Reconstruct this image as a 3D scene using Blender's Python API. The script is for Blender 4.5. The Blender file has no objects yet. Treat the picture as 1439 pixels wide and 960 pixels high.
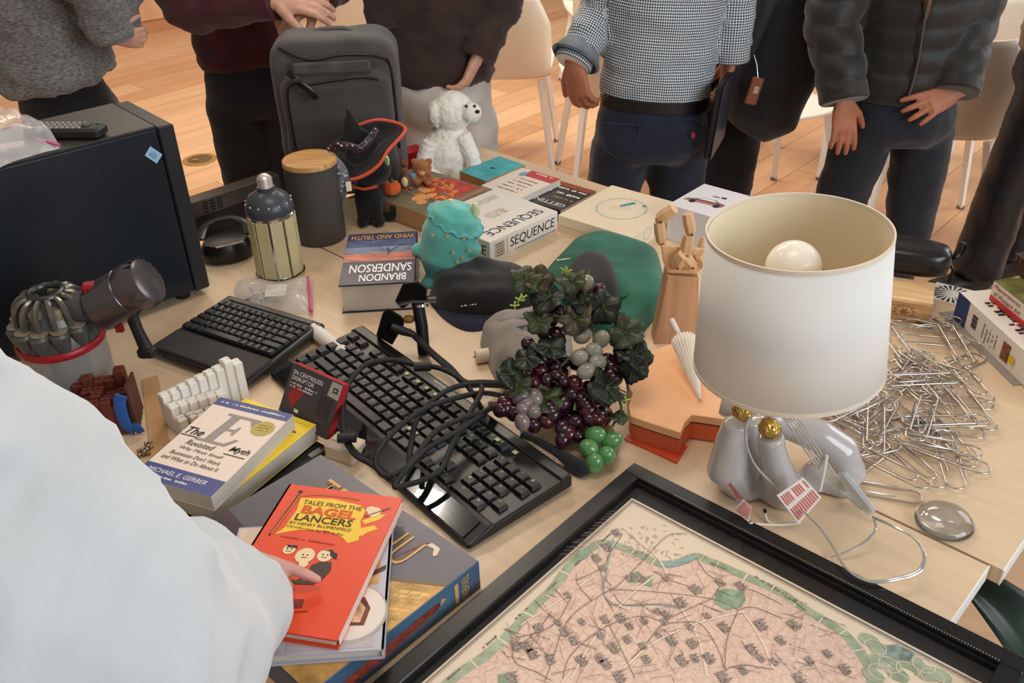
import bpy, bmesh, math, random
from mathutils import Vector, Matrix, noise
V = Vector
PI = math.pi
S = bpy.context.scene
C = S.collection
rnd = random.Random(7)

# ---------------------------------------------------------------- camera
T = 0.74                                   # table height
FPX = 1300.0
PITCH, ROLL = math.radians(31.9), math.radians(-1.9)
CAM = V((0, 0, T + 0.92))
_f = V((0, math.cos(PITCH), -math.sin(PITCH)))
_r = V((1, 0, 0)); _u = _r.cross(_f)
_R = _r * math.cos(ROLL) + _u * math.sin(ROLL)
_U = -_r * math.sin(ROLL) + _u * math.cos(ROLL)
cd = bpy.data.cameras.new('camera'); cam = bpy.data.objects.new('camera', cd); C.objects.link(cam)
cd.sensor_width = 36; cd.lens = FPX * 36 / 1439
cd.clip_start = 0.02; cd.clip_end = 60
cam.matrix_world = Matrix(((_R.x, _U.x, -_f.x, CAM.x), (_R.y, _U.y, -_f.y, CAM.y), (_R.z, _U.z, -_f.z, CAM.z), (0, 0, 0, 1)))
S.camera = cam

# ---------------------------------------------------------------- light and exposure
w = bpy.data.worlds.new('room_light'); S.world = w; w.use_nodes = True
w.node_tree.nodes['Background'].inputs[0].default_value = (1.0, 0.93, 0.86, 1)
w.node_tree.nodes['Background'].inputs[1].default_value = 0.35
S.view_settings.view_transform = 'Standard'; S.view_settings.look = 'None'
S.view_settings.gamma = 1; S.view_settings.exposure = -0.30; S.view_settings.use_curve_mapping = False

def area(name, loc, to, sx, sy, power, col):
    l = bpy.data.lights.new(name, 'AREA'); l.shape = 'RECTANGLE'; l.size = sx; l.size_y = sy; l.energy = power; l.color = col
    o = bpy.data.objects.new(name, l); C.objects.link(o); o.location = loc
    o.rotation_euler = (V(to) - V(loc)).to_track_quat('-Z', 'Y').to_euler()
    return o
area('daylight_window', (2.9, -1.3, 2.3), (0.2, 1.5, 0.9), 2.6, 1.8, 125, (0.84, 0.93, 1.0))
area('daylight_window', (4.6, 3.6, 2.2), (1.0, 3.0, 0.6), 2.6, 2.0, 70, (0.95, 0.97, 1.0))
area('ceiling_lamp', (-1.2, 5.0, 3.1), (-1.2, 5.0, 0), 1.6, 1.0, 80, (1.0, 0.84, 0.66))
area('ceiling_lamp', (1.0, 4.8, 3.1), (1.0, 4.8, 0), 1.6, 1.0, 60, (1.0, 0.90, 0.78))
area('ceiling_lamp', (-0.3, 3.4, 3.0), (-0.3, 3.4, 0), 0.5, 0.5, 26, (1.0, 0.86, 0.70))
area('ceiling_spot', (-1.48, 2.33, 3.0), (-.1, 1.2, .76), .13, .13, 4, (1.0, 0.9, 0.78))
area('ceiling_lamp', (0.0, 1.0, 3.1), (0.0, 1.2, 0), 1.2, 0.8, 20, (1.0, 0.84, 0.68))

# ---------------------------------------------------------------- projecting helpers: where a ray through a picture point meets a real plane
def ray(px, py):
    return _R * ((px - 719.5) / FPX) - _U * ((py - 480) / FPX) + _f
def at(px, py, h=0.0):                      # on the horizontal plane h above the table top
    d = ray(px, py); return CAM + d * ((T + h - CAM.z) / d.z)
def fl(px, py): return at(px, py, -T)       # on the floor
def aty(px, py, y):                         # on the vertical plane at that y
    d = ray(px, py); return CAM + d * (y / d.y)

# ---------------------------------------------------------------- materials
def lin(c):
    c = c / 255.0
    return c / 12.92 if c <= 0.04045 else ((c + 0.055) / 1.055) ** 2.4
def rgb(c): return (lin(c[0]), lin(c[1]), lin(c[2]), 1)
MATS = {}
def mat(name, col=(128, 128, 128), rough=0.6, metal=0.0, bump=0.0, bscale=200.0, var=0.0, vscale=8.0, stretch=None, spec=0.5, trans=0.0, ior=1.45, sheen=0.0, coat=0.0, alpha=1.0, col2=None, sss=0.0):
    if name in MATS: return MATS[name]
    m = bpy.data.materials.new(name); m.use_nodes = True; nt = m.node_tree; N = nt.nodes; L = nt.links
    p = N['Principled BSDF']
    p.inputs['Base Color'].default_value = rgb(col); p.inputs['Roughness'].default_value = rough
    p.inputs['Metallic'].default_value = metal; p.inputs['Specular IOR Level'].default_value = spec
    p.inputs['Transmission Weight'].default_value = trans; p.inputs['IOR'].default_value = ior
    p.inputs['Sheen Weight'].default_value = sheen; p.inputs['Coat Weight'].default_value = coat; p.inputs['Alpha'].default_value = alpha
    if sss: p.inputs['Subsurface Weight'].default_value = sss; p.inputs['Subsurface Scale'].default_value = 0.01
    if bump or var:
        tc = N.new('ShaderNodeTexCoord'); mp = N.new('ShaderNodeMapping'); L.new(tc.outputs['Object'], mp.inputs[0])
        if stretch: mp.inputs['Scale'].default_value = stretch
    if bump:
        n = N.new('ShaderNodeTexNoise'); n.inputs['Scale'].default_value = bscale; n.inputs['Detail'].default_value = 4; L.new(mp.outputs[0], n.inputs[0])
        b = N.new('ShaderNodeBump'); b.inputs['Strength'].default_value = min(1, bump); b.inputs['Distance'].default_value = 0.002
        L.new(n.outputs[0], b.inputs['Height']); L.new(b.outputs[0], p.inputs['Normal'])
    if var or col2:
        n = N.new('ShaderNodeTexNoise'); n.inputs['Scale'].default_value = vscale; n.inputs['Detail'].default_value = 5; L.new(mp.outputs[0], n.inputs[0])
        r = N.new('ShaderNodeValToRGB'); r.color_ramp.elements[0].position = 0.3; r.color_ramp.elements[1].position = 0.7
        c2 = col2 or [max(0, x * (1 - var)) for x in col]
        r.color_ramp.elements[0].color = rgb(c2); r.color_ramp.elements[1].color = rgb([min(255, x * (1 + var * .4)) for x in col] if not col2 else col)
        L.new(n.outputs[0], r.inputs[0]); L.new(r.outputs[0], p.inputs['Base Color'])
    MATS[name] = m; return m
def glow_free(): pass

# ---------------------------------------------------------------- mesh building
class G:
    def __init__(s): s.b = bmesh.new()
    def _add(s, verts, faces):
        vs = [s.b.verts.new(v) for v in verts]
        for f in faces:
            try: s.b.faces.new([vs[i] for i in f])
            except ValueError: pass
        return vs
    def box(s, c, d, rz=0, M=None, bev=0, taper=1.0):
        x, y, z = d[0] / 2, d[1] / 2, d[2] / 2
        R = M or (Matrix.Translation(c) @ Matrix.Rotation(rz, 4, 'Z'))
        if M is not None and c is not None: R = M @ Matrix.Translation(c)
        if bev <= 0:
            vs = [(-x, -y, -z), (x, -y, -z), (x, y, -z), (-x, y, -z), (-x * taper, -y * taper, z), (x * taper, -y * taper, z), (x * taper, y * taper, z), (-x * taper, y * taper, z)]
            s._add([R @ V(v) for v in vs], [(3, 2, 1, 0), (4, 5, 6, 7), (0, 1, 5, 4), (1, 2, 6, 5), (2, 3, 7, 6), (3, 0, 4, 7)])
        else:
            rings = []
            for (zz, ins, tp) in ((-z, bev, 1), (-z + bev, 0, 1), (z - bev, 0, taper), (z, bev, taper)):
                X, Y = (x * tp - ins), (y * tp - ins); e = bev if ins == 0 else bev * .4
                rings.append([(-X + e, -Y, zz), (X - e, -Y, zz), (X, -Y + e, zz), (X, Y - e, zz), (X - e, Y, zz), (-X + e, Y, zz), (-X, Y - e, zz), (-X, -Y + e, zz)])
            s._rings([[R @ V(v) for v in r] for r in rings])
        return s
    def _rings(s, rings, closed=False, cap=True):
        n = len(rings[0]); vs = [[s.b.verts.new(v) for v in r] for r in rings]
        m = len(rings)
        for i in range(m if closed else m - 1):
            a, b = vs[i], vs[(i + 1) % m]
            for k in range(n):
                try: s.b.faces.new((a[k], a[(k + 1) % n], b[(k + 1) % n], b[k]))
                except ValueError: pass
        if cap and not closed:
            try: s.b.faces.new(list(reversed(vs[0]))); s.b.faces.new(vs[-1])
            except ValueError: pass
    def prism(s, poly, z0, z1, M=None):
        R = M or Matrix.Identity(4)
        s._rings([[R @ V((p[0], p[1], z0)) for p in poly], [R @ V((p[0], p[1], z1)) for p in poly]])
        return s
    def lathe(s, prof, n=32, c=(0, 0, 0), M=None, cap=True, sx=1, sy=1):
        R = M or Matrix.Translation(c)
        s._rings([[R @ V((r * sx * math.cos(2 * PI * k / n), r * sy * math.sin(2 * PI * k / n), z)) for k in range(n)] for r, z in prof], cap=cap)
        return s
    def ball(s, c, r, n=16, m=10, M=None):
        if not hasattr(r, '__len__'): r = (r, r, r)
        R = M or Matrix.Identity(4)
        rings = []
        for i in range(1, m):
            a = PI * i / m
            rings.append([R @ V((c[0] + r[0] * math.sin(a) * math.cos(2 * PI * k / n), c[1] + r[1] * math.sin(a) * math.sin(2 * PI * k / n), c[2] - r[2] * math.cos(a))) for k in range(n)])
        vs = [[s.b.verts.new(v) for v in q] for q in rings]
        for i in range(len(vs) - 1):
            for k in range(n): s.b.faces.new((vs[i][k], vs[i][(k + 1) % n], vs[i + 1][(k + 1) % n], vs[i + 1][k]))
        bo = s.b.verts.new(R @ V((c[0], c[1], c[2] - r[2]))); tp = s.b.verts.new(R @ V((c[0], c[1], c[2] + r[2])))
        for k in range(n):
            s.b.faces.new((bo, vs[0][(k + 1) % n], vs[0][k])); s.b.faces.new((tp, vs[-1][k], vs[-1][(k + 1) % n]))
        return s
    def tube(s, pts, r, n=8, closed=False, flat=1.0, up=None, cap=True):
        pts = [V(p) for p in pts]; m = len(pts)
        if not hasattr(r, '__len__'): r = [r] * m
        rings = []; prev = None
        for i, p in enumerate(pts):
            if closed: t = pts[(i + 1) % m] - pts[i - 1]
            else: t = pts[min(i + 1, m - 1)] - pts[max(i - 1, 0)]
            if t.length < 1e-9: t = V((0, 0, 1))
            t.normalize()
            a = V(up) if up else (prev if prev else (V((0, 0, 1)) if abs(t.z) < .9 else V((1, 0, 0))))
            a = a - t * a.dot(t)
            if a.length < 1e-6: a = t.orthogonal()
            a.normalize(); prev = a; b = t.cross(a)
            rr = r[i]; ra, rb = (rr[0], rr[1]) if hasattr(rr, '__len__') else (rr * flat, rr)
            rings.append([p + a * (ra * math.cos(2 * PI * k / n)) + b * (rb * math.sin(2 * PI * k / n)) for k in range(n)])
        s._rings(rings, closed=closed, cap=cap); return s
    def sheet(s, fn, nu, nv, closed_u=False):
        vs = [[s.b.verts.new(fn(i / nu, j / nv)) for j in range(nv + 1)] for i in range(nu if closed_u else nu + 1)]
        m = len(vs)
        for i in range(m if closed_u else m - 1):
            for j in range(nv):
                try: s.b.faces.new((vs[i][j], vs[(i + 1) % m][j], vs[(i + 1) % m][j + 1], vs[i][j + 1]))
                except ValueError: pass
        return s
    def mesh(s, name):
        bmesh.ops.recalc_face_normals(s.b, faces=s.b.faces[:])
        me = bpy.data.meshes.new(name); s.b.to_mesh(me); s.b.free(); return me
    def obj(s, name, m, parent=None, smooth=False, loc=None, rz=0, sub=0, solid=0, bevel=0, angle=40):
        me = s.mesh(name); me.materials.append(m)
        if smooth:
            for p in me.polygons: p.use_smooth = True
            if angle < 180 and not sub: me.set_sharp_from_angle(angle=math.radians(angle))
        o = bpy.data.objects.new(name, me); C.objects.link(o)
        if parent: o.parent = parent
        if loc is not None: o.location = loc
        o.rotation_euler.z = rz
        if solid: k = o.modifiers.new('solid', 'SOLIDIFY'); k.thickness = solid; k.offset = 0
        if bevel: k = o.modifiers.new('bevel', 'BEVEL'); k.width = bevel; k.segments = 2; k.limit_method = 'ANGLE'
        if sub: k = o.modifiers.new('sub', 'SUBSURF'); k.levels = sub; k.render_levels = sub
        return o
def tag(o, label, cat, group=None, kind=None):
    if label: o['label'] = label
    if cat: o['category'] = cat
    if group: o['group'] = group
    if kind: o['kind'] = kind
    return o
def thing(name, label, cat, loc=(0, 0, 0), rz=0, group=None):
    o = bpy.data.objects.new(name, None); C.objects.link(o); o.location = loc; o.rotation_euler = (0, 0, rz); o.empty_display_size = .02
    return tag(o, label, cat, group)
def structure(o): o['kind'] = 'structure'; return o
def copy_tree(o, parent=None):
    c = o.copy(); C.objects.link(c)
    if parent: c.parent = parent
    for ch in list(o.children): copy_tree(ch, c)
    return c
def catmull(pts, n=6, closed=False):
    pts = [V(p) for p in pts]; m = len(pts); out = []
    for i in range(m if closed else m - 1):
        if closed: p0, p1, p2, p3 = pts[i - 1], pts[i], pts[(i + 1) % m], pts[(i + 2) % m]
        else: p0, p1, p2, p3 = pts[max(i - 1, 0)], pts[i], pts[i + 1], pts[min(i + 2, m - 1)]
        for k in range(n):
            t = k / n
            out.append(0.5 * ((2 * p1) + (-p0 + p2) * t + (2 * p0 - 5 * p1 + 4 * p2 - p3) * t * t + (-p0 + 3 * p1 - 3 * p2 + p3) * t ** 3))
    if not closed: out.append(pts[-1])
    return out
def text(parent, s, O, X, Y, w, h, m, name='lettering', depth=0.0003, shear=0.0, fit=True, bold=0.0, space=1.0, uneven=0):
    """flat lettering: baseline starts at O (local), runs along X, rises along Y; fitted to w by h"""
    cu = bpy.data.curves.new('txt', 'FONT'); cu.body = s; cu.size = 1; cu.shear = shear; cu.offset = bold; cu.space_character = space; cu.resolution_u = 3
    to = bpy.data.objects.new('txt', cu); C.objects.link(to)
    me = bpy.data.meshes.new_from_object(to.evaluated_get(bpy.context.evaluated_depsgraph_get()))
    bpy.data.objects.remove(to); bpy.data.curves.remove(cu)
    if not me.vertices: return None
    xs = [v.co.x for v in me.vertices]; ys = [v.co.y for v in me.vertices]
    x0, x1, y0, y1 = min(xs), max(xs), min(ys), max(ys)
    X = V(X).normalized(); Y = V(Y).normalized(); Nn = X.cross(Y); O = V(O)
    sx = w / max(1e-6, x1 - x0); sy = h / max(1e-6, y1 - y0)
    for v in me.vertices:
        v.co = O + X * ((v.co.x - x0) * sx) + Y * ((v.co.y - y0) * sy) + Nn * depth
    me.name = name; me.materials.clear(); me.materials.append(m)
    o = bpy.data.objects.new(name, me); C.objects.link(o); o.parent = parent
    return o
def flat(parent, name, polys, z, m, M=None):
    """thin printed shapes lying at height z of the parent: a few are parts each, a crowd is one"""
    if 1 < len(polys) <= 5:
        return [flat(parent, name, [p], z + k * .00004, m, M @ Matrix.Translation((0, 0, k * .00004)) if M else None) for k, p in enumerate(polys)][-1]
    g = G()
    for k, p in enumerate(polys):
        e = (k % 4) * .00003
        g._add([(M @ V((q[0], q[1], e)) if M else V((q[0], q[1], z + e))) for q in p], [tuple(range(len(p)))])
    me = bpy.data.meshes.new(name); g.b.to_mesh(me); g.b.free(); me.materials.append(m)
    o = bpy.data.objects.new(name, me); C.objects.link(o); o.parent = parent
    if len(polys) > 1: o['kind'] = 'stuff'
    return o
def circ(cx, cy, rx, ry=None, n=20, a0=0): 
    ry = ry or rx
    return [(cx + rx * math.cos(a0 + 2 * PI * k / n), cy + ry * math.sin(a0 + 2 * PI * k / n)) for k in range(n)]
def rect(x0, y0, x1, y1): return [(x0, y0), (x1, y0), (x1, y1), (x0, y1)]
def star(cx, cy, r0, r1, n): return [(cx + (r0 if k % 2 else r1) * math.cos(PI * k / n), cy + (r0 if k % 2 else r1) * math.sin(PI * k / n)) for k in range(2 * n)]
def ribbon(pts, w):
    pts = [V((p[0], p[1], 0)) for p in pts]; L, Rr = [], []
    for i, p in enumerate(pts):
        t = (pts[min(i + 1, len(pts) - 1)] - pts[max(i - 1, 0)]).normalized(); n = V((-t.y, t.x, 0)) * w / 2
        L.append(p + n); Rr.append(p - n)
    return [[(L[i].x, L[i].y), (L[i + 1].x, L[i + 1].y), (Rr[i + 1].x, Rr[i + 1].y), (Rr[i].x, Rr[i].y)] for i in range(len(pts) - 1)]
UA = math.radians(-44.5)                    # direction of the long table edges
uv, vv = V((math.cos(UA), math.sin(UA), 0)), V((-math.sin(UA), math.cos(UA), 0))
def tb(a, b, h=0.0): return uv * a + vv * b + V((0, 0, T + h))
def ang_of(A, B): return math.atan2(B.y - A.y, B.x - A.x)
# ---------------------------------------------------------------- the setting
wood_cols = [(218, 172, 132), (224, 180, 140), (210, 162, 122), (228, 186, 146), (214, 168, 128)]
def plank_mat(i, c):
    m = mat('oak_plank_%s' % 'abcde'[i], c, .42, var=.07, vscale=2.2, stretch=(1, 7, 1), bump=.06, bscale=60)
    return m
PM = [plank_mat(i, c) for i, c in enumerate(wood_cols)]
fa = math.radians(47)
fu, fv = V((math.cos(fa), math.sin(fa), 0)), V((-math.sin(fa), math.cos(fa), 0))
fo = thing('floor', None, None); structure(fo)
g = G(); g.box((0, 4, -.03), (18, 16, .02)); sb = g.obj('subfloor', mat('floor_joint', (120, 84, 56), .8), fo)
PW, PL = .19, 1.9
pm_cache = {}
def plank_mesh(L, i):
    k = (round(L, 2), i)
    if k not in pm_cache:
        g = G(); g.box((0, 0, -.01), (L - .003, PW - .003, .02)); me = g.mesh('plank'); me.materials.append(PM[i]); pm_cache[k] = me
    return pm_cache[k]
npl = 0
for r in range(-28, 46):
    off = (r * 0.731) % 1.0 * PL
    for c in range(-3, 9):
        cx = off + c * PL
        p = fu * cx + fv * (r * PW)
        if p.y < 2.2 or p.y > 9.5 or abs(p.x) > .75 * p.y + 1.2: continue
        o = bpy.data.objects.new('plank', plank_mesh(PL, rnd.randrange(5))); C.objects.link(o); o.parent = fo
        o.location = (p.x, p.y, 0); o.rotation_euler.z = fa; npl += 1
# rest of the floor (under the tables and behind the camera) stays a plain sheet
g = G(); g.box((0, -1.0, -.012), (14, 6.6, .02)); g.obj('plank_sheet', PM[1], fo)

# far wall of flat wooden cupboards with a recessed plinth
wb = fl(185, 55); wa = math.radians(47)
wl = thing('wall_back', None, None, (wb.x, wb.y, 0), math.radians(38)); structure(wl)
oakp = mat('cupboard_oak', (226, 178, 138), .5, var=.1, vscale=2, stretch=(6, 6, .6))
for k in range(-6, 16):
    g = G(); g.box((k * .62 + .3, .06, 1.35), (.612, .02, 2.5)); g.obj('panel', oakp, wl)
g = G(); g.box((3, .16, 1.5), (14, .16, 3)); g.obj('wall_core', mat('wall_paint', (230, 222, 210), .8), wl)
g = G(); g.box((3, .08, .05), (14, .03, .1)); g.obj('plinth', mat('plinth_oak', (196, 140, 104), .6), wl)

# floor socket cover
c = fl(281, 225)
t = thing('floor_socket', 'round brass ringed floor socket cover behind the black computer tower', 'floor socket', (c.x, c.y, .001))
G().lathe([(.062, 0), (.085, 0), (.085, .004), (.078, .006), (.062, .004)], 32, cap=False).obj('ring', mat('brass', (206, 178, 110), .35, .8), t, True)
G().lathe([(.062, .0), (.062, .003), (.0005, .003)], 32).obj('cover', mat('socket_grey', (120, 104, 84), .45, .6), t, True)
G().box((-.02, -.01, .005), (.03, .018, .004)).obj('latch', mat('brass', (206, 178, 110), .35, .8), t)

# ---------------------------------------------------------------- tables
top_m = mat('birch_laminate', (222, 196, 164), .38, var=.035, vscale=6, stretch=(1, 12, 1), bump=.03, bscale=90)
edge_m = mat('white_edge_band', (240, 238, 234), .4)
steel_m = mat('table_steel', (225, 225, 222), .4, .3)
def table(a0, a1, b0, b1, label):
    o = tb((a0 + a1) / 2, (b0 + b1) / 2, 0); o.z = 0
    t = thing('table', label, 'table', o, UA, 'birch topped tables pushed together')
    L, D = a1 - a0, b1 - b0
    G().box((0, 0, T - .013), (L - .004, D - .002, .026)).obj('tabletop', top_m, t)
    G().box((L / 2 - .001, 0, T - .013), (.002, D, .0262)).obj('edge_band', edge_m, t)
    G().box((-L / 2 + .001, 0, T - .013), (.002, D, .0262)).obj('edge_band', edge_m, t)
    G().box((0, D / 2 - .05, T - .055), (L - .3, .03, .05)).box((0, -D / 2 + .05, T - .055), (L - .3, .03, .05)).obj('frame', steel_m, t)
    for sx in (-1, 1):
        for sy in (-1, 1):
            G().box((sx * (L / 2 - .17), sy * (D / 2 - .07), (T - .03) / 2), (.04, .04, T - .03)).obj('leg', steel_m, t)
    return t
table(-1.83, -.167, .365, 1.061, 'birch table in front, carrying the framed map, keyboards and computer tower')
table(-1.83, -.15, 1.064, 1.758, 'birch table behind, carrying the paper clips, games and plush toys')

# ---------------------------------------------------------------- chairs
chair_m = mat('white_shell', (238, 228, 214), .42)
leg_m = mat('white_leg', (244, 244, 244), .35)
foot_m = mat('foot_grey', (120, 116, 112), .6)
def chair_proto():
    t = thing('shell_chair', '', 'chair')
    def fn(u, v):      # u across, v from front lip over the seat up the back
        x = (u - .5)
        if v < .45:
            k = v / .45; y = .22 - .42 * k; z = .445 - .02 * math.sin(PI * k) + (.012 if k < .1 else 0); wd = .44 - .02 * k
        else:
            k = (v - .45) / .55; y = -.20 - .05 * math.sin(k * PI / 2) - .05 * k; z = .445 + .38 * (k ** 1.15); wd = .42 + .02 * math.sin(PI * k) - .10 * max(0, k - .7) / .3
        e = abs(2 * x) ** 3
        z += .03 * e * (1 if v < .45 else 0); y += (.05 * e if v >= .45 else 0)
        return (x * wd, y, z)
    o = G().sheet(fn, 16, 26).obj('shell', chair_m, t, True, solid=.012, angle=180)
    for sx in (-1, 1):
        for sy in (-1, 1):
            top = V((sx * .17, sy * .15 - .01, .43)); bot = V((sx * .225, sy * .225, .012))
            l = G().tube([top, bot], [(.028, .019), (.021, .015)], 4, up=(0, 1, 0)).obj('leg', leg_m, t)
            G().tube([bot + V((0, 0, .004)), bot + V((0, 0, -.012))], .016, 6).obj('foot', foot_m, l)
    return t
_cp = chair_proto(); _used = [False]
def chair(x, y, deg, label):
    o = _cp if not _used[0] else copy_tree(_cp)
    _used[0] = True
    o.location = (x, y, 0); o.rotation_euler.z = math.radians(deg); o['label'] = label; o['group'] = 'white shell chairs behind the visitors'
    return o
chair(.02, 4.42, -6, 'white shell chair showing its back between the brown sweater and the gingham shirt')
chair(.50, 4.10, 6, 'white shell chair beside the gingham shirt, its two pale front legs below the bent hand')
chair(.60, 5.5, 5, 'far white shell chair whose back shows above the gingham sleeve')
chair(1.10, 3.72, 200, 'white shell chair with curved seat edge below the black bag')
chair(1.00, 4.60, -5, 'white shell chair mostly hidden behind the black bag, one short leg showing')
chair(1.66, 3.46, -14, 'white shell chair with its back turned, between puffer jacket and right edge')
chair(1.62, 4.25, 10, 'white shell chair behind the puffer jacket, only legs showing')
chair(2.20, 4.05, -10, 'tall bright white chair back at the upper right beyond the puffer jacket sleeve')
chair(-.72, 5.15, 0, 'white shell chair back between the maroon and the brown sweaters')
chair(-1.0, 5.75, 12, 'distant white shell chair seat edge behind the maroon sweater hands')
# ---------------------------------------------------------------- people
def union(g, voxel, smooth=4, fac=.5):
    me = g.mesh('tmp'); o = bpy.data.objects.new('tmp', me); C.objects.link(o)
    r = o.modifiers.new('r', 'REMESH'); r.mode = 'VOXEL'; r.voxel_size = voxel; r.adaptivity = 0
    s_ = o.modifiers.new('s', 'SMOOTH'); s_.iterations = smooth; s_.factor = fac
    out = bpy.data.meshes.new_from_object(o.evaluated_get(bpy.context.evaluated_depsgraph_get()))
    bpy.data.objects.remove(o); bpy.data.meshes.remove(me); return out
def wrinkle(me, amp, sc, seed=0, dirs=(1, 1, 1), ridge=None, ring=None):
    me.update(); sd = V((seed * 3.1, seed * 1.7, seed * .9))
    nrm = [v.normal.copy() for v in me.vertices]
    for v, n in zip(me.vertices, nrm):
        p = V((v.co.x * dirs[0], v.co.y * dirs[1], v.co.z * dirs[2])) * sc + sd
        a = noise.noise(p); b = noise.noise(p * 2.3 + V((5, 5, 5)))
        d = (1 - abs(a) * 2.4) * .7 + b * .4
        v.co += n * (amp * d)
def finish(me, name, m, parent, loc):
    me.name = name; me.materials.clear(); me.materials.append(m)
    for v in me.vertices: v.co -= loc
    if parent.get('category') in ('plush toy', 'table lamp'):
        for v in me.vertices: v.co.z = max(v.co.z, .0006)
    for p in me.polygons: p.use_smooth = True
    o = bpy.data.objects.new(name, me); C.objects.link(o); o.parent = parent; return o
def hand_geo(wrist, d, n, side, curl=.25, spread=.12, L=.185, fingers=None, thumb_curl=.3, thumb_out=.75):
    """wrist point, pointing direction d, palm normal n (fingers curl towards n), side=+1 thumb along d x n"""
    d = V(d).normalized(); n = V(n); n = (n - d * n.dot(d)).normalized(); s = d.cross(n) * side
    k = L / .185; g = G()
    W = V(wrist)
    g.tube([W - d * .03 * k, W, W + d * .03 * k, W + d * .065 * k, W + d * .092 * k], [(.027 * k, .02 * k), (.028 * k, .019 * k), (.037 * k, .017 * k), (.041 * k, .0145 * k), (.038 * k, .012 * k)], 14, up=s)
    lens = [.074, .082, .076, .060]; off = [.030, .010, -.0105, -.030]; rad = [.0100, .0102, .0098, .0088]
    cs = fingers or [curl] * 4
    tips = []
    for i in range(4):
        p = W + d * (.083 - (.006 if i == 3 else 0)) * k + s * off[i] * k
        dd = (d + s * (off[i] * 100 * spread / 3)).normalized(); pts = [p - dd * .02 * k, p]; rr = [rad[i] * 1.15 * k, rad[i] * 1.1 * k]
        q = p.copy(); a = 0
        for j, fr in enumerate((.46, .30, .24)):
            a += cs[i] * (1.0 if j else .8); dirv = (dd * math.cos(a) + n * math.sin(a)).normalized()
            q = q + dirv * lens[i] * fr * k; pts.append(q.copy()); rr.append(rad[i] * (1.0, .93, .72)[j] * k)
        g.tube(pts, rr, 10); g.ball(pts[-1], rr[-1] * 1.0, 8, 6); tips.append(pts[-1])
    p = W + d * .022 * k + s * .022 * k; td = (d * .75 + s * thumb_out + n * .25).normalized(); t2 = (td + n * thumb_curl + d * thumb_curl).normalized(); t3 = (t2 + d * thumb_curl).normalized()
    q1 = p + td * .045 * k; q2 = q1 + t2 * .033 * k; q3 = q2 + t3 * .024 * k
    g.tube([p - td * .01 * k, p, q1, q2, q3], [.014 * k, .0165 * k, .0125 * k, .0105 * k, .0078 * k], 10); g.ball(q3, .0078 * k, 8, 6)
    return g
def merge_mesh(ms):
    b = bmesh.new()
    for m in ms: b.from_mesh(m)
    out = bpy.data.meshes.new('body'); b.to_mesh(out); b.free(); return out
def leg_pts(h, k, a): return [h, h.lerp(k, .5), k, k.lerp(a, .45), a]
skin = {}
def skin_mat(key, c): return mat('skin_' + key, c, .5, sss=.15, bump=.08, bscale=160, var=.08, vscale=30)
shoe_m = mat('shoe_leather', (34, 32, 32), .45)
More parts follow.
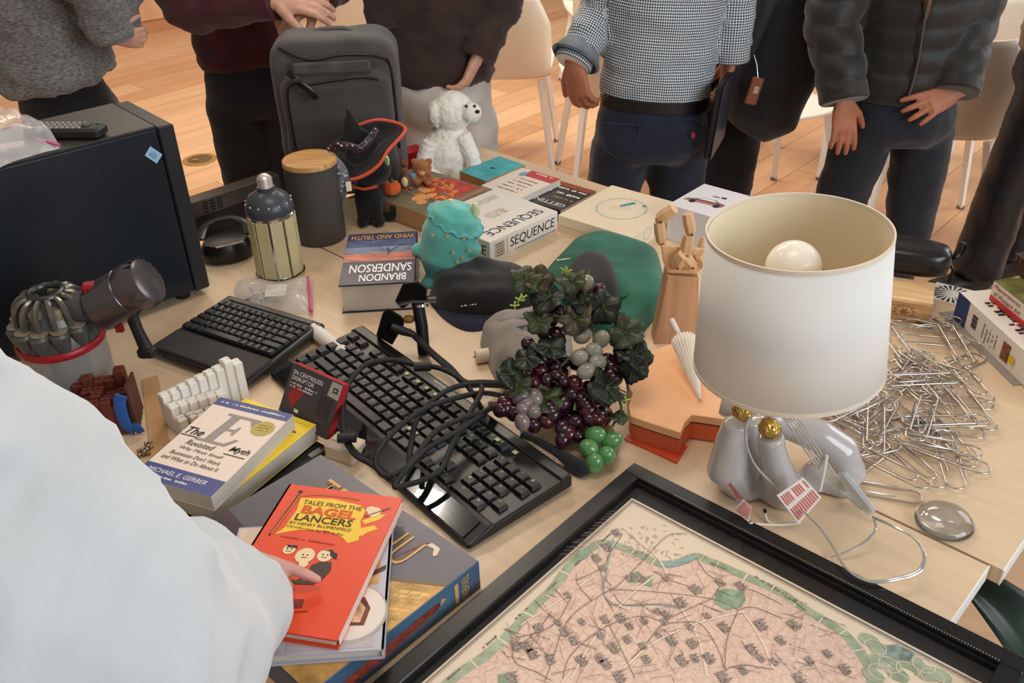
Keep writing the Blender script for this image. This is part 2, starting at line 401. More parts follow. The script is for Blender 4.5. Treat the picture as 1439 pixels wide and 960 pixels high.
def figure(label, hip, face, sh, arms, legs, top_m, bot_m, skin_m, hair_c=(30, 22, 18), hem=.0, tw=(.155, .11), wst=(.15, .105), chest=(.175, .12), slv=(.062, .054, .045), legr=(.084, .066, .054), top_amp=.008, top_sc=9, top_dirs=(1, 1, 2.2), hands=(None, None), seed=1, belt=None, hem_up=0.06, flare=1.0, puffer=False, name='person', headless=False, voxel=.014, shirt_name='sweater', cat='person', head_dir=None):
    """hip = pelvis centre, sh = point between the shoulders, face = facing angle (deg), arms = [(elbow, wrist)|None]*2 for right/left of the body, legs=[(hip, knee, ankle)]*2"""
    fd = V((math.cos(math.radians(face)), math.sin(math.radians(face)), 0)); sd = V((fd.y, -fd.x, 0))      # sd = the body's right
    root = V((hip.x, hip.y, 0)); t = thing(name, label, cat, root)
    up = (sh - hip).normalized()
    sw = .165
    shoulders = [sh + sd * sw - V((0, 0, .03)), sh - sd * sw - V((0, 0, .03))]
    # body under the clothes
    g = G()
    g.tube([hip - V((0, 0, .06)), hip, hip + up * .12, hip + up * .3, sh - up * .1, sh, sh + up * .06, sh + up * .12], [(wst[0] * .72, wst[1] * .7), (wst[0] * .85, wst[1] * .8), (wst[0] * .8, wst[1] * .8), (.14, .095), (.15, .09), (.11, .07), (.055, .055), (.05, .052)], 16, up=sd)
    for i in (0, 1):
        if arms[i]: g.tube([shoulders[i] - sd * (.04 if i == 0 else -.04), shoulders[i], arms[i][0], arms[i][0].lerp(arms[i][1], .5), arms[i][1]], [.04, .045, .035, .034, .024], 12)
        h, k, a = legs[i]; g.tube(leg_pts(h, k, a), [.075, .062, .046, .042, .03], 12)
    hc = sh + up * .12 + V((0, 0, .11)) + fd * .015
    hd = V(head_dir).normalized() if head_dir else fd
    hs = V((hd.y, -hd.x, 0))
    g.ball((0, 0, 0), (.095, .075, .118), 20, 14, M=Matrix.Translation(hc) @ Matrix.Rotation(math.atan2(hd.y, hd.x), 4, 'Z'))
    g.tube([sh + up * .08, hc - V((0, 0, .05))], [.052, .05], 12)
    g.ball(hc + hd * .05 - V((0, 0, .07)), (.045, .045, .035), 12, 8)
    g.tube([hc + hd * .088 + V((0, 0, .012)), hc + hd * .112 - V((0, 0, .022))], [.009, .016], 8)
    for q in (1, -1): g.ball(hc + hs * q * .076 - V((0, 0, .005)), (.014, .014, .03), 8, 6)
    bm_ = union(g, .012, 3)
    ms = [bm_]
    for i in (0, 1):
        if hands[i]:
            hg = hand_geo(arms[i][1] if 'w' not in hands[i] else hands[i]['w'], hands[i]['d'], hands[i]['n'], hands[i].get('side', 1), hands[i].get('curl', .25), L=hands[i].get('L', .185), fingers=hands[i].get('f'), spread=hands[i].get('spread', .12), thumb_out=hands[i].get('to', .75))
            ms.append(union(hg, .0032, 3))
    body = merge_mesh(ms); finish(body, 'body', skin_m, t, root)
    eg = G()
    for q in (1, -1): eg.ball(hc + hd * .083 + hs * q * .03 + V((0, 0, .012)) - root, .011, 10, 8)
    eg.obj('eyes', mat('eye', (40, 30, 26), .2), t, True)
    mg = G(); mg.ball(hc + hd * .088 - V((0, 0, .058)) - root, (.012, .012, .006), 10, 6); mg.obj('mouth', mat('lips', (168, 96, 88), .5), t, True)
    hg = G(); hg.ball(hc - hd * .012 + V((0, 0, .022)) - root, (.098, .088, .112), 20, 12)
    hg.obj('hair', mat('hair_%d%d%d' % hair_c, hair_c, .6, bump=.8, bscale=300), t, True)
    # trousers
    g = G()
    pr = wst
    g.tube([hip - V((0, 0, .075)), hip - V((0, 0, .03)), hip + V((0, 0, .03)), hip + up * .1, hip + up * .19], [(pr[0] * .80, pr[1] * .85), (pr[0] * 1.04, pr[1] * 1.1), (pr[0] * 1.0, pr[1] * 1.02), (pr[0] * .90, pr[1] * .88), (pr[0] * .84, pr[1] * .80)], 20, up=sd)
    for i in (0, 1):
        h, k, a = legs[i]; g.tube(leg_pts(h, k, a), [legr[0], legr[0] * .93, legr[1], (legr[1] + legr[2] * flare) / 2, legr[2] * flare], 16)
    me = union(g, voxel, 3); wrinkle(me, .006, 8, seed + 10, (1, 1, 1.3)); wrinkle(me, .0018, 22, seed + 30, (1, 1, 2))
    finish(me, 'trousers', bot_m, t, root)
    # top
    g = G(); q = hip + up * hem
    L = (sh - q).length
    pts = [q, q + up * L * .08, q + up * L * .3, q + up * L * .62, sh - up * .09, sh - up * .02, sh + up * .045]
    g.tube(pts, [(tw[0], tw[1]), (tw[0] * 1.03, tw[1] * 1.05), (tw[0] * .99, tw[1] * 1.02), (chest[0], chest[1]), (chest[0] * 1.02, chest[1] * .9), (chest[0] * .8, .085), (.065, .068)], 24, up=sd)
    cuffs = []
    for i in (0, 1):
        if arms[i]:
            e, wv = arms[i][:2]; s0 = shoulders[i]
            ap = catmull([s0 - sd * (.06 if i == 0 else -.06), s0, s0.lerp(e, .5), e, e.lerp(wv, .5), wv], 3)
            n_ = len(ap); rr = []
            for j in range(n_):
                f = j / (n_ - 1); rr.append(slv[0] * 1.1 + (slv[1] - slv[0] * 1.1) * min(1, f / .55) if f < .55 else slv[1] + (slv[2] - slv[1]) * (f - .55) / .45)
            if puffer:
                rr = [r * (1 + .0 * j) for j, r in enumerate(rr)]
            g.tube(ap, rr, 16); cuffs.append((ap[-1], (ap[-1] - ap[-2]).normalized(), rr[-1]))
    me = union(g, voxel if not puffer else .011, 3)
    if puffer:
        me.update(); nr = [v.normal.copy() for v in me.vertices]
        for v, n in zip(me.vertices, nr):
            # horizontal quilted baffles 75 mm high, pinched at the seams, with cross puckers
            ph = (v.co.z + .012 * noise.noise(v.co * 5)) / .062; f = abs(math.sin(PI * ph))
            v.co += n * (.011 * (f ** .5) - .007 + .004 * noise.noise(V((v.co.x * 38, v.co.y * 38, v.co.z * 9))) * (1.2 - f))
    else:
        wrinkle(me, top_amp, top_sc, seed, top_dirs); wrinkle(me, top_amp * .4, top_sc * 2.6, seed + 3, top_dirs)
    finish(me, shirt_name, top_m, t, root)
    for c_, d_, r_ in cuffs:
        cg = G(); cg.tube([c_ - d_ * .035 - root, c_ - root, c_ + d_ * .006 - root], [r_ * 1.04, r_ * 1.06, r_ * .98], 18); cg.obj('cuff', top_m, t, True)
    if belt:
        G().tube([hip + up * .075 - root, hip + up * .105 - root], [(pr[0] * .99, pr[1] * 1.0)] * 2, 24, up=sd).obj('belt', belt, t, True)
    for i in (0, 1):
        a = legs[i][2] - root; c0 = V((a.x, a.y, 0))
        sg = G().tube([c0 - fd * .07 + V((0, 0, .045)), c0 - fd * .05 + V((0, 0, .05)), c0 + fd * .05 + V((0, 0, .045)), c0 + fd * .14 + V((0, 0, .032)), c0 + fd * .19 + V((0, 0, .024))], [(.028, .028), (.038, .044), (.044, .044), (.045, .032), (.03, .018)], 12, up=(fd.y, -fd.x, 0))
        sg.obj('shoe', shoe_m, t, True)
    return t, hip, sd, fd, up, root

def fabric(name, col, bump=.5, bscale=500, var=.2, vscale=30, col2=None, rough=.9, sheen=.2, stretch=None):
    return mat(name, col, rough, bump=bump, bscale=bscale, var=var, vscale=vscale, col2=col2, sheen=sheen, stretch=stretch)
black_cloth = fabric('black_trouser_cloth', (20, 19, 21), var=.2)
def ground(p, dx=0, dy=0): return V((p.x + dx, p.y + dy, .09))
def std_legs(hip, face, hw=.085, kx=(0, 0), ax=(0, 0), ky=(0, 0), ay=(0, 0)):
    fd = V((math.cos(math.radians(face)), math.sin(math.radians(face)), 0)); sd = V((fd.y, -fd.x, 0)); out = []
    for i, s in enumerate((1, -1)):
        h = hip + sd * s * hw - V((0, 0, .05)); k = V((h.x + kx[i], h.y + ky[i], .47 * hip.z / .9)); a = V((h.x + ax[i], h.y + ay[i], .1)); out.append((h, k, a))
    return out

def checks(name, c1, c2, c3, s1):
    """small woven check seen on body: two stripe sets crossing, mapped around the body"""
    m = bpy.data.materials.new(name); m.use_nodes = True; N = m.node_tree.nodes; L = m.node_tree.links; p = N['Principled BSDF']; p.inputs['Roughness'].default_value = .85
    uvn = N.new('ShaderNodeUVMap'); sp = N.new('ShaderNodeSeparateXYZ'); L.new(uvn.outputs[0], sp.inputs[0])
    outs = []
    for ax in (0, 1):
        a = N.new('ShaderNodeMath'); a.operation = 'MULTIPLY'; a.inputs[1].default_value = s1; L.new(sp.outputs[ax], a.inputs[0])
        f = N.new('ShaderNodeMath'); f.operation = 'FRACT'; L.new(a.outputs[0], f.inputs[0])
        g_ = N.new('ShaderNodeMath'); g_.operation = 'GREATER_THAN'; g_.inputs[1].default_value = .5; L.new(f.outputs[0], g_.inputs[0]); outs.append(g_)
    ad = N.new('ShaderNodeMath'); ad.operation = 'ADD'; L.new(outs[0].outputs[0], ad.inputs[0]); L.new(outs[1].outputs[0], ad.inputs[1])
    dv = N.new('ShaderNodeMath'); dv.operation = 'MULTIPLY'; dv.inputs[1].default_value = .5; L.new(ad.outputs[0], dv.inputs[0])
    r = N.new('ShaderNodeValToRGB'); r.color_ramp.interpolation = 'CONSTANT'; e = r.color_ramp.elements
    e[0].position = 0; e[0].color = rgb(c1); e[1].position = .25; e[1].color = rgb(c2); x = e.new(.75); x.color = rgb(c3)
    L.new(dv.outputs[0], r.inputs[0]); L.new(r.outputs[0], p.inputs['Base Color']); return m
def uv_wrap(o, axes):
    """per-vertex cloth coordinates: each vertex goes round the nearest limb axis (p0, p1) and along it"""
    me = o.data; uvl = me.uv_layers.new(name='cloth'); co = {}
    loc = o.parent.location
    def f(v):
        p = v.co + loc; best = None
        for (a, b, rad) in axes:
            t = max(0, min(1, (p - a).dot(b - a) / (b - a).length_squared)); d = (p - (a + (b - a) * t)).length / rad
            if best is None or d < best[0]: best = (d, a, b, rad)
        _, a, b, rad = best; ax = (b - a).normalized(); q = (p - a); al = q.dot(ax); q = q - ax * al
        e1 = ax.cross(V((0, 1, .01))).normalized(); e2 = ax.cross(e1)
        return (math.atan2(q.dot(e1), q.dot(e2)) * rad, al)
    vv_ = [f(v) for v in me.vertices]
    for pl in me.polygons:
        us = [vv_[me.loops[li].vertex_index] for li in pl.loop_indices]
        if max(u[0] for u in us) - min(u[0] for u in us) > .2: us = [(max(u[0] for u in us), u[1]) for u in us]
        for li, u in zip(pl.loop_indices, us): uvl.data[li].uv = u

# --- P1: grey marl sweater at the left edge
Y = 2.55
hip = aty(104, 172, Y); hip.y = Y
sh = V((hip.x - .04, Y - .02, 1.36))
skA = skin_mat('fair', (214, 164, 140))
skB = skin_mat('tan', (176, 112, 84))
skC = skin_mat('brown', (136, 84, 62))
marl = fabric('grey_marl_knit', (150, 148, 146), .9, 260, .5, 90, col2=(84, 82, 82), stretch=(1, 1, 2.6))
L1 = std_legs(hip, 20, .075)
figure('person in a grey marl knit sweater and black trousers at the left, back half turned', hip, 20, sh,
       [(aty(120, -40, Y - .16), aty(160, 52, Y - .14)), (aty(165, -45, Y + .06), aty(165, 40, Y + .0))], L1, marl, black_cloth, skA, (70, 44, 30), hem=.125, tw=(.165, .15), wst=(.135, .125), chest=(.19, .15), slv=(.075, .066, .05), top_amp=.013, top_sc=8, hands=({'d': (.8, .1, -.1), 'n': (0, 1, 0), 'curl': .9, 'L': .12}, None), seed=3, shirt_name='sweater')
# --- P2: maroon sweater, hands together at the chest
Y = 2.72
hip = aty(362, 118, Y)
sh = V((hip.x - .02, Y + .02, 1.40))
figure('person in a dark maroon sweater and black jeans with both hands held at the waist', hip, -80, sh,
       [(aty(262, 12, Y - .12), aty(385, 2, Y - .24)), (aty(470, -30, Y - .05), aty(448, -8, Y - .2))], std_legs(hip, -80, .075), fabric('maroon_knit', (72, 18, 26), .5, 400, .3, 20), fabric('black_denim', (22, 24, 32), .5, 600, .2, 40), skA, (40, 26, 20), hem=.06, tw=(.15, .11), wst=(.145, .105), chest=(.18, .125), slv=(.07, .062, .045), hands=({'d': (1, -.15, -.02), 'n': (0, .5, -.8), 'curl': .35, 'side': -1}, {'d': (-.8, -.3, -.35), 'n': (0, .5, -.6), 'curl': .5}), seed=5)
# --- P3: brown sweater, pale trousers
Y = 2.62
hip = aty(618, 135, Y)
sh = V((hip.x + .02, Y + .02, 1.40))
beige = fabric('pale_cotton_twill', (206, 198, 190), .4, 500, .12, 10)
figure('person in a dark brown sweater and pale grey trousers behind the white plush dog', hip, 100, sh,
       [(aty(706, -10, Y - .02), aty(672, 78, Y - .10)), (aty(536, -40, Y), aty(545, 40, Y - .06))], std_legs(hip, 100, .08), fabric('brown_knit', (58, 40, 34), .5, 500, .25, 18), beige, skA, (36, 26, 20), hem=.05, tw=(.15, .12), wst=(.148, .12), chest=(.165, .13), slv=(.066, .058, .048), top_amp=.012, hands=({'L': .17, 'd': (-.45, -.1, -.85), 'n': (-.7, .2, .3), 'curl': .5}, None), seed=8)
# --- P4: gingham shirt, navy jeans, back turned
Y = 2.55
hip = aty(915, 180, Y)
sh = V((hip.x + .04, Y + .02, 1.40))
ging = checks('gingham_cotton', (232, 238, 242), (132, 142, 152), (34, 40, 50), 140)
denim = fabric('navy_denim', (22, 32, 58), .6, 700, .35, 12, col2=(12, 16, 30))
a4 = [(aty(1036, -30, Y + .02), aty(1026, 82, Y + .02)), (aty(846, 10, Y + .05), aty(806, 88, Y - .04))]
L4 = std_legs(hip, 92, .085, kx=(.0, -.03), ax=(0, -.03), ky=(.02, .04))
p4, hip4, sd4, fd4, up4, r4 = figure('person in a navy and white gingham shirt and dark blue jeans, back turned, arm bent', hip, 92, sh, a4, L4, ging, denim, skB, (24, 20, 18), hem=.085, tw=(.148, .115), wst=(.155, .125), chest=(.16, .125), slv=(.066, .056, .05), top_amp=.008, top_sc=9, hands=({'d': (-.1, 0, -1), 'n': (-1, 0, 0), 'curl': .6}, {'d': (.18, -.1, -1), 'n': (.6, .6, 0), 'curl': .55, 'side': -1}), seed=12, belt=mat('belt_leather', (20, 17, 16), .45), shirt_name='shirt', voxel=.012)
shirt4 = [c for c in p4.children if c.name.startswith('shirt')][0]
uv_wrap(shirt4, [(hip, sh, .15)] + [(sh + sd4 * s * .165, a4[i][0], .06) for i, s in ((0, 1), (1, -1))] + [(a4[i][0], a4[i][1], .055) for i in (0, 1)])
for c_ in [c for c in p4.children if c.name.startswith('cuff')]:
    uv_wrap(c_, [(a4[i][0], a4[i][1], .055) for i in (0, 1)])
# turned-back cuff flap on the bent arm, rear pockets with stitching and a red tab
w4 = a4[1][1]; dd = (a4[1][1] - a4[1][0]).normalized()
cf = G().lathe([(.05, -.05), (.07, -.012), (.066, -.008), (.052, -.03)], 24, M=Matrix.Translation(w4 - r4) @ dd.to_track_quat('Z', 'Y').to_matrix().to_4x4(), cap=False).obj('turned_cuff', fabric('chambray_lining', (104, 116, 128)), p4, True, solid=.003)
stitch = mat('denim_seam', (44, 52, 74), .8)
for (cx, cy) in ((872, 196), (975, 190)):
    pk = [aty(cx + dx, cy + dy, Y - .133 + .0006 * abs(cx + dx - 915) ** 1.15 * .5) - r4 for dx, dy in ((-26, -24), (26, -20), (24, 18), (2, 30), (-24, 14))]
    G().tube(pk, .0018, 5, closed=True).obj('pocket_seam', stitch, p4)
G().box(aty(974, 190, Y - .128) - r4, (.008, .004, .014)).obj('tab', mat('red_tab', (170, 30, 40), .7), p4)
# laptop carried by P4
t = thing('laptop', 'closed black laptop held upright against the hip of the gingham shirt', 'laptop', aty(1012, 158, Y - .06))
G().box((0, 0, 0), (.018, .22, .20), bev=.004, M=Matrix.Rotation(.09, 4, 'Y') @ Matrix.Rotation(-.38, 4, 'Z')).obj('lid', mat('laptop_black', (26, 26, 32), .35), t, True)
G().box((.0105, 0, -.0), (.0015, .222, .202), M=Matrix.Rotation(.09, 4, 'Y') @ Matrix.Rotation(-.38, 4, 'Z')).obj('edge', mat('laptop_edge', (70, 76, 96), .3, .6), t)
# --- P5: dark figure behind with a black backpack
Y = 2.95
hip = aty(1015, 118, Y)
sh = V((hip.x + .03, Y, 1.42))
figure('person dressed in black standing behind the gingham shirt, mostly hidden', hip, 80, sh,
       [(aty(1062, -30, Y), aty(1050, 90, Y - .05)), None], std_legs(hip, 80, .06), fabric('black_jersey', (24, 24, 28)), black_cloth, skB, (20, 18, 16), hem=.04, tw=(.14, .11), wst=(.13, .1), chest=(.165, .12), seed=15)
tp = thing('backpack', 'large black soft backpack hanging between the gingham shirt and the puffer jacket', 'backpack', aty(1092, 60, 2.72))
g = G(); g.tube([V((-.06, 0, -.26)), V((-.03, 0, -.21)), V((.0, 0, -.08)), V((.01, 0, .08)), V((0, 0, .2)), V((-.02, 0, .26))], [(.07, .05), (.12, .09), (.135, .11), (.11, .10), (.08, .08), (.04, .04)], 20, up=(1, 0, 0))
me = union(g, .012, 4); wrinkle(me, .012, 7, 4, (1, 1, .5)); me.materials.clear()
finish(me, 'bag_body', fabric('black_nylon', (22, 22, 26), .4, 500), tp, V((0, 0, 0)))
G().tube([(-.02, -.06, .24), (-.05, -.09, .16), (-.09, -.08, .02), (-.1, -.06, -.14)], [(.018, .004)] * 4, 8, up=(1, 0, 0)).obj('strap', mat('strap_black', (36, 36, 38), .7), tp, True)
G().tube([(.10, -.03, .17), (.115, -.03, .2), (.12, -.02, .24)], .012, 8).obj('handle', mat('strap_black', (36, 36, 38), .7), tp, True)
ht = thing('leather_tag', 'brown leather luggage tag hanging on the black backpack', 'tag', aty(1060, 128, 2.58))
G().box((0, 0, 0), (.034, .008, .078), M=Matrix.Rotation(.22, 4, 'Y'), bev=.003).obj('leather', mat('tan_leather', (124, 70, 46), .6, bump=.3), ht, True)
G().box((.002, -.005, .005), (.014, .002, .02), M=Matrix.Rotation(.22, 4, 'Y')).obj('window', mat('tag_paper', (170, 150, 130), .6), ht)
G().tube([(.006, 0, .038), (.002, .01, .07), (-.006, .02, .095)], .0012, 6).obj('cord', mat('steel', (190, 188, 186), .3, 1), ht)
# --- P6: puffer jacket
Y = 2.58
hip = aty(1262, 158, Y)
sh = V((hip.x + .03, Y + .02, 1.40))
puff = mat('black_quilted_nylon', (34, 32, 30), .52, bump=.5, bscale=120, var=.2, vscale=15, spec=.4, sheen=.3)
navy = fabric('navy_wool', (27, 31, 42), .5, 500, .15, 12)
a6 = [(aty(1170, 20, Y - .02), aty(1186, 140, Y - .13)), (aty(1364, 20, Y - .02), aty(1342, 128, Y - .13))]
L6 = std_legs(hip, -84, .088, kx=(-.06, .02), ax=(-.08, .0))
p6, hip6, sd6, fd6, up6, r6 = figure('person in a black quilted puffer jacket and navy trousers, both arms hanging', hip, -84, sh, a6, L6, puff, navy, skB, (20, 18, 16), hem=.05, tw=(.16, .13), wst=(.155, .125), chest=(.18, .145), slv=(.085, .076, .062), hands=({'d': (.12, -.15, -1), 'n': (-.25, 1, 0), 'curl': .12, 'side': 1, 'L': .172, 'spread': .13}, {'d': (-.85, -.25, -.3), 'n': (.1, .9, -.5), 'curl': .18, 'side': -1, 'L': .165, 'spread': .25}), seed=20, puffer=True, shirt_name='jacket', voxel=.012)
zp = [aty(x, y, Y - .135 - .0002 * 0) - r6 for x, y in ((1318, -60), (1306, -5), (1297, 40), (1291, 80), (1284, 110), (1276, 136))]
G().tube(catmull(zp, 5), .0045, 6).obj('zip', mat('zip_metal', (92, 90, 88), .35, .8), p6, True)
zp = [aty(x, y, Y - .128) - r6 for x, y in ((1312, -60), (1308, -20), (1300, 28))]
G().tube(zp, [.02, .015, .004], 8).obj('lining', mat('rust_lining', (128, 76, 38), .8), p6, True)
# --- P7: right edge
Y = 2.95
hip = aty(1485, 96, Y)
sh = V((hip.x + .05, Y, 1.40))
figure('person cropped by the right edge in flared black trousers and a brown top', hip, 190, sh, [None, None], [(hip + V((-.03, -.05, -.05)), V((hip.x - .085, Y - .05, .45)), V((hip.x - .12, Y - .05, .08))), (hip + V((.03, .07, -.05)), V((hip.x + .05, Y + .05, .45)), V((hip.x + .05, Y + .05, .1)))],
       fabric('brown_jersey', (120, 88, 64), .4), mat('black_satin', (22, 24, 30), .38, bump=.2, bscale=20), skA, (60, 40, 26), hem=.05, tw=(.13, .13), wst=(.12, .115), chest=(.14, .14), legr=(.095, .08, .075), flare=1.15, seed=25)
# --- P8: white sleeve in the foreground, hand on the red book
cream = fabric('white_fleece', (192, 198, 203), .12, 350, .04, 6, rough=.95, sheen=.5)
root = V((-.86, .36, 0)); t8 = thing('person', 'person in a loose white sweatshirt reaching in from the lower left to the red book', 'person', root)
wr = at(312, 788, .150)
hp = V((-.86, .36, .98)); s8 = V((-.74, .42, 1.38)); shd = V((-.62, .50, 1.30))
el = at(52, 940, .31); mid = at(222, 890, .20); cu8 = at(330, 842, .128)
g = G()
g.tube([hp - V((0, 0, .1)), hp, hp.lerp(s8, .5), s8 - V((0, 0, .06)), s8, s8 + V((.02, .02, .08)), s8 + V((.03, .03, .13))], [(.14, .1), (.15, .11), (.15, .11), (.16, .1), (.1, .08), (.055, .055), (.05, .05)], 16, up=(.7, -.7, 0))
g.tube([s8, shd, el, mid, wr - (wr - mid).normalized() * .01], [.06, .055, .04, .035, .026], 12)
hc = s8 + V((.05, .06, .24)); g.ball(hc, (.08, .09, .118), 18, 12); g.tube([s8 + V((.02, .02, .08)), hc], [.052, .05], 10); g.tube([hc + V((.06, .06, 0)), hc + V((.08, .08, -.03))], [.009, .015], 8)
for i in (0, 1):
    h = hp + V((.07, -.07, -.05)) * (1 if i else -1) + V((0, 0, -.08)); g.tube([h, V((h.x + .02, h.y, .47)), V((h.x, h.y, .1))], [.065, .042, .028], 12)
bm_ = union(g, .012, 3)
dh = (at(457, 836, .096) - wr).normalized()
hg = hand_geo(wr, dh, V((0, 0, -1)), 1, L=(at(457, 836, .096) - wr).length * 1.06, fingers=[.06, .72, .8, .85], thumb_out=.35, spread=.03, thumb_curl=.5)
hm = union(hg, .0026, 3)
body = merge_mesh([bm_, hm]); finish(body, 'body', skin_mat('pale', (206, 156, 142)), t8, root)
G().ball(hc + V((-.012, -.012, .025)) - root, (.088, .095, .11), 18, 12).obj('hair', mat('hair_brown', (70, 46, 30), .6, bump=.6), t8, True)
e_ = G()
for q in (1, -1): e_.ball(hc + V((.056, .066, .012)) + V((.7, -.7, 0)) * q * .03 - root, .011, 10, 8)
e_.obj('eyes', mat('eye', (40, 30, 26), .2), t8, True)
g = G()
g.tube([hp - V((0, 0, .08)), hp.lerp(s8, .3), hp.lerp(s8, .7), s8, s8 + V((.015, .015, .06))], [(.18, .14), (.18, .14), (.18, .14), (.15, .1), (.07, .07)], 20, up=(.7, -.7, 0))
ap = catmull([s8.lerp(shd, .4), shd, shd.lerp(el, .55) + V((-.0, .02, 0)), el, mid, cu8], 5); n_ = len(ap)
key = [.13, .15, .172, .155, .104, .054]
rr = []
for j in range(n_):
    f = j / (n_ - 1) * 5; i = min(4, int(f)); rr.append(key[i] + (key[i + 1] - key[i]) * (f - i))
g.tube(ap, rr, 28)
me = union(g, .010, 6); wrinkle(me, .020, 5.5, 2, (1.8, .7, 1)); wrinkle(me, .010, 12, 5, (1.9, .6, 1))
finish(me, 'sweatshirt', cream, t8, root)
dcu = (ap[-1] - ap[-2]).normalized()
G().tube([ap[-1] - dcu * .012 - root, ap[-1] + dcu * .004 - root, ap[-1] + dcu * .012 - root], [.063, .062, .05], 24).obj('cuff', cream, t8, True)
g = G(); 
for i in (0, 1):
    h = hp + V((.08, -.08, -.05)) * (1 if i else -1); g.tube([h + V((0, 0, .0)), V((h.x + .02, h.y, .47)), V((h.x, h.y, .1))], [.1, .075, .06], 14)
g.tube([hp - V((0, 0, .12)), hp], [(.16, .12), (.165, .12)], 16, up=(.7, -.7, 0))
me = union(g, .014, 3); finish(me, 'trousers', fabric('blue_grey_denim', (50, 58, 76)), t8, root)
for i in (0, 1):
    h = (hp + V((.07, -.07, 0)) * (1 if i else -1)) - root
    G().tube([V((h.x - .04, h.y - .04, .04)), V((h.x, h.y, .05)), V((h.x + .12, h.y + .12, .028))], [(.035, .035), (.045, .045), (.035, .022)], 12, up=(.7, -.7, 0)).obj('shoe', shoe_m, t8, True)
# ---------------------------------------------------------------- shared makers for table objects
def LPF(o, rz):                              # world point -> local of a thing at o turned rz
    Mi = (Matrix.Translation(o) @ Matrix.Rotation(rz, 4, 'Z')).inverted()
    return lambda p: Mi @ V(p)
paper = mat('page_edges', (214, 204, 190), .85, bump=.5, bscale=900, stretch=(.05, .05, 4))
white_m = mat('print_white', (238, 234, 226), .6)
black_m = mat('print_black', (22, 20, 22), .6)
gloss_black = mat('gloss_black', (14, 14, 15), .25)
matt_black = mat('matt_black', (26, 25, 26), .55)
steel = mat('steel', (190, 188, 186), .3, 1)
def book(name, label, O, rz, w, d, h, cover_m, hard=False, spine='-x', z=0.0, cat='book', group=None):
    """lies flat; local x 0..w, y 0..d; spine on side"""
    t = thing(name, label, cat, V((O.x, O.y, T + z)), rz, group)
    ct = .0028 if hard else .0008; ins = .004 if hard else .0006
    g = G(); g.box((w / 2, d / 2, ct / 2), (w, d, ct)); g.box((w / 2, d / 2, h - ct / 2), (w, d, ct))
    sp = {'-x': ((ct / 2, d / 2, h / 2), (ct, d, h)), '+x': ((w - ct / 2, d / 2, h / 2), (ct, d, h)), '-y': ((w / 2, ct / 2, h / 2), (w, ct, h)), '+y': ((w / 2, d - ct / 2, h / 2), (w, ct, h))}[spine]
    g.box(*sp); g.obj('cover', cover_m, t)
    x0, x1, y0, y1 = ins, w - ins, ins, d - ins
    if spine == '-x': x0 = ct
    if spine == '+x': x1 = w - ct
    if spine == '-y': y0 = ct
    if spine == '+y': y1 = d - ct
    G().box(((x0 + x1) / 2, (y0 + y1) / 2, h / 2), (x1 - x0, y1 - y0, h - 2 * ct)).obj('page_block', paper, t)
    return t
def scribble(parent, O, X, Y, w, h, m, seed=0, lift=0.0):
    """a line of print too small to read: short marks of uneven width"""
    r = random.Random(seed * 13 + 5); X = V(X).normalized(); Y = V(Y).normalized(); Nn = X.cross(Y); O = V(O) + Nn * (lift + .0001); g = G(); x = 0
    while x < w:
        k = h * r.uniform(.35, .8); hh = h * r.choice((.7, .7, 1.0, .85))
        if r.random() > .16: g._add([O + X * x, O + X * min(w, x + k), O + X * min(w, x + k) + Y * hh, O + X * x + Y * hh], [(0, 1, 2, 3)])
        x += k + h * .22
    me = bpy.data.meshes.new('small_print'); g.b.to_mesh(me); g.b.free(); me.materials.append(m)
    o = bpy.data.objects.new('small_print', me); C.objects.link(o); o.parent = parent; o['kind'] = 'stuff'; return o
def gamebox(name, label, O, rz, w, d, h, m, z=0.0, cat='box', lid=True, x0=0, y0=0):
    t = thing(name, label, cat, V((O.x, O.y, T + z)), rz)
    if lid:
        G().box((x0 + w / 2, y0 + d / 2, h * .12), (w - .004, d - .004, h * .24)).obj('tray', m, t)
        G().box((x0 + w / 2, y0 + d / 2, h * .58), (w, d, h * .84), bev=.0008).obj('lid', m, t)
    else: G().box((x0 + w / 2, y0 + d / 2, h / 2), (w, d, h), bev=.001).obj('carton', m, t)
    return t
def pillow(outline, top, base=0.0, rings=9, power=.5, wob=.0, seed=0, g=None, crown=(0, 0), flat_top=1.0):
    """closed cushion-like mesh over an outline (list of world xy), height top above base"""
    g = g or G(); n = len(outline); c = sum((V((p[0], p[1], 0)) for p in outline), V((0, 0, 0))) / n
    c = c + V((crown[0], crown[1], 0)); rs = []
    rs.append([V((c.x + (p[0] - c.x) * .92, c.y + (p[1] - c.y) * .92, T + base)) for p in outline])
    for i in range(rings):
        f = 1 - i / rings
        hgt = base + (top - base) * (1 - f ** (2 / power * flat_top)) ** power
        r = []
        for p in outline:
            q = V((c.x + (p[0] - c.x) * f, c.y + (p[1] - c.y) * f, T + hgt))
            if wob and i > 0: q.z += wob * noise.noise(V((q.x * 22 + seed, q.y * 22, seed))) * min(1, (1 - f) * 4)
            r.append(q)
        rs.append(r)
    g._rings(rs); return g
def smooth_outline(pxs, h=0, n=5): return [(p.x, p.y) for p in catmull([at(x, y, h) for x, y in pxs], n, closed=True)]
def local_obj(g, name, m, t, **k):
    o = g.obj(name, m, t, **k); Mi = (Matrix.Translation(t.location) @ t.rotation_euler.to_matrix().to_4x4()).inverted()
    o.data.transform(Mi); return o
clear_film = mat('clear_film', (236, 232, 230), .12, alpha=.38, spec=.8, bump=.6, bscale=40)

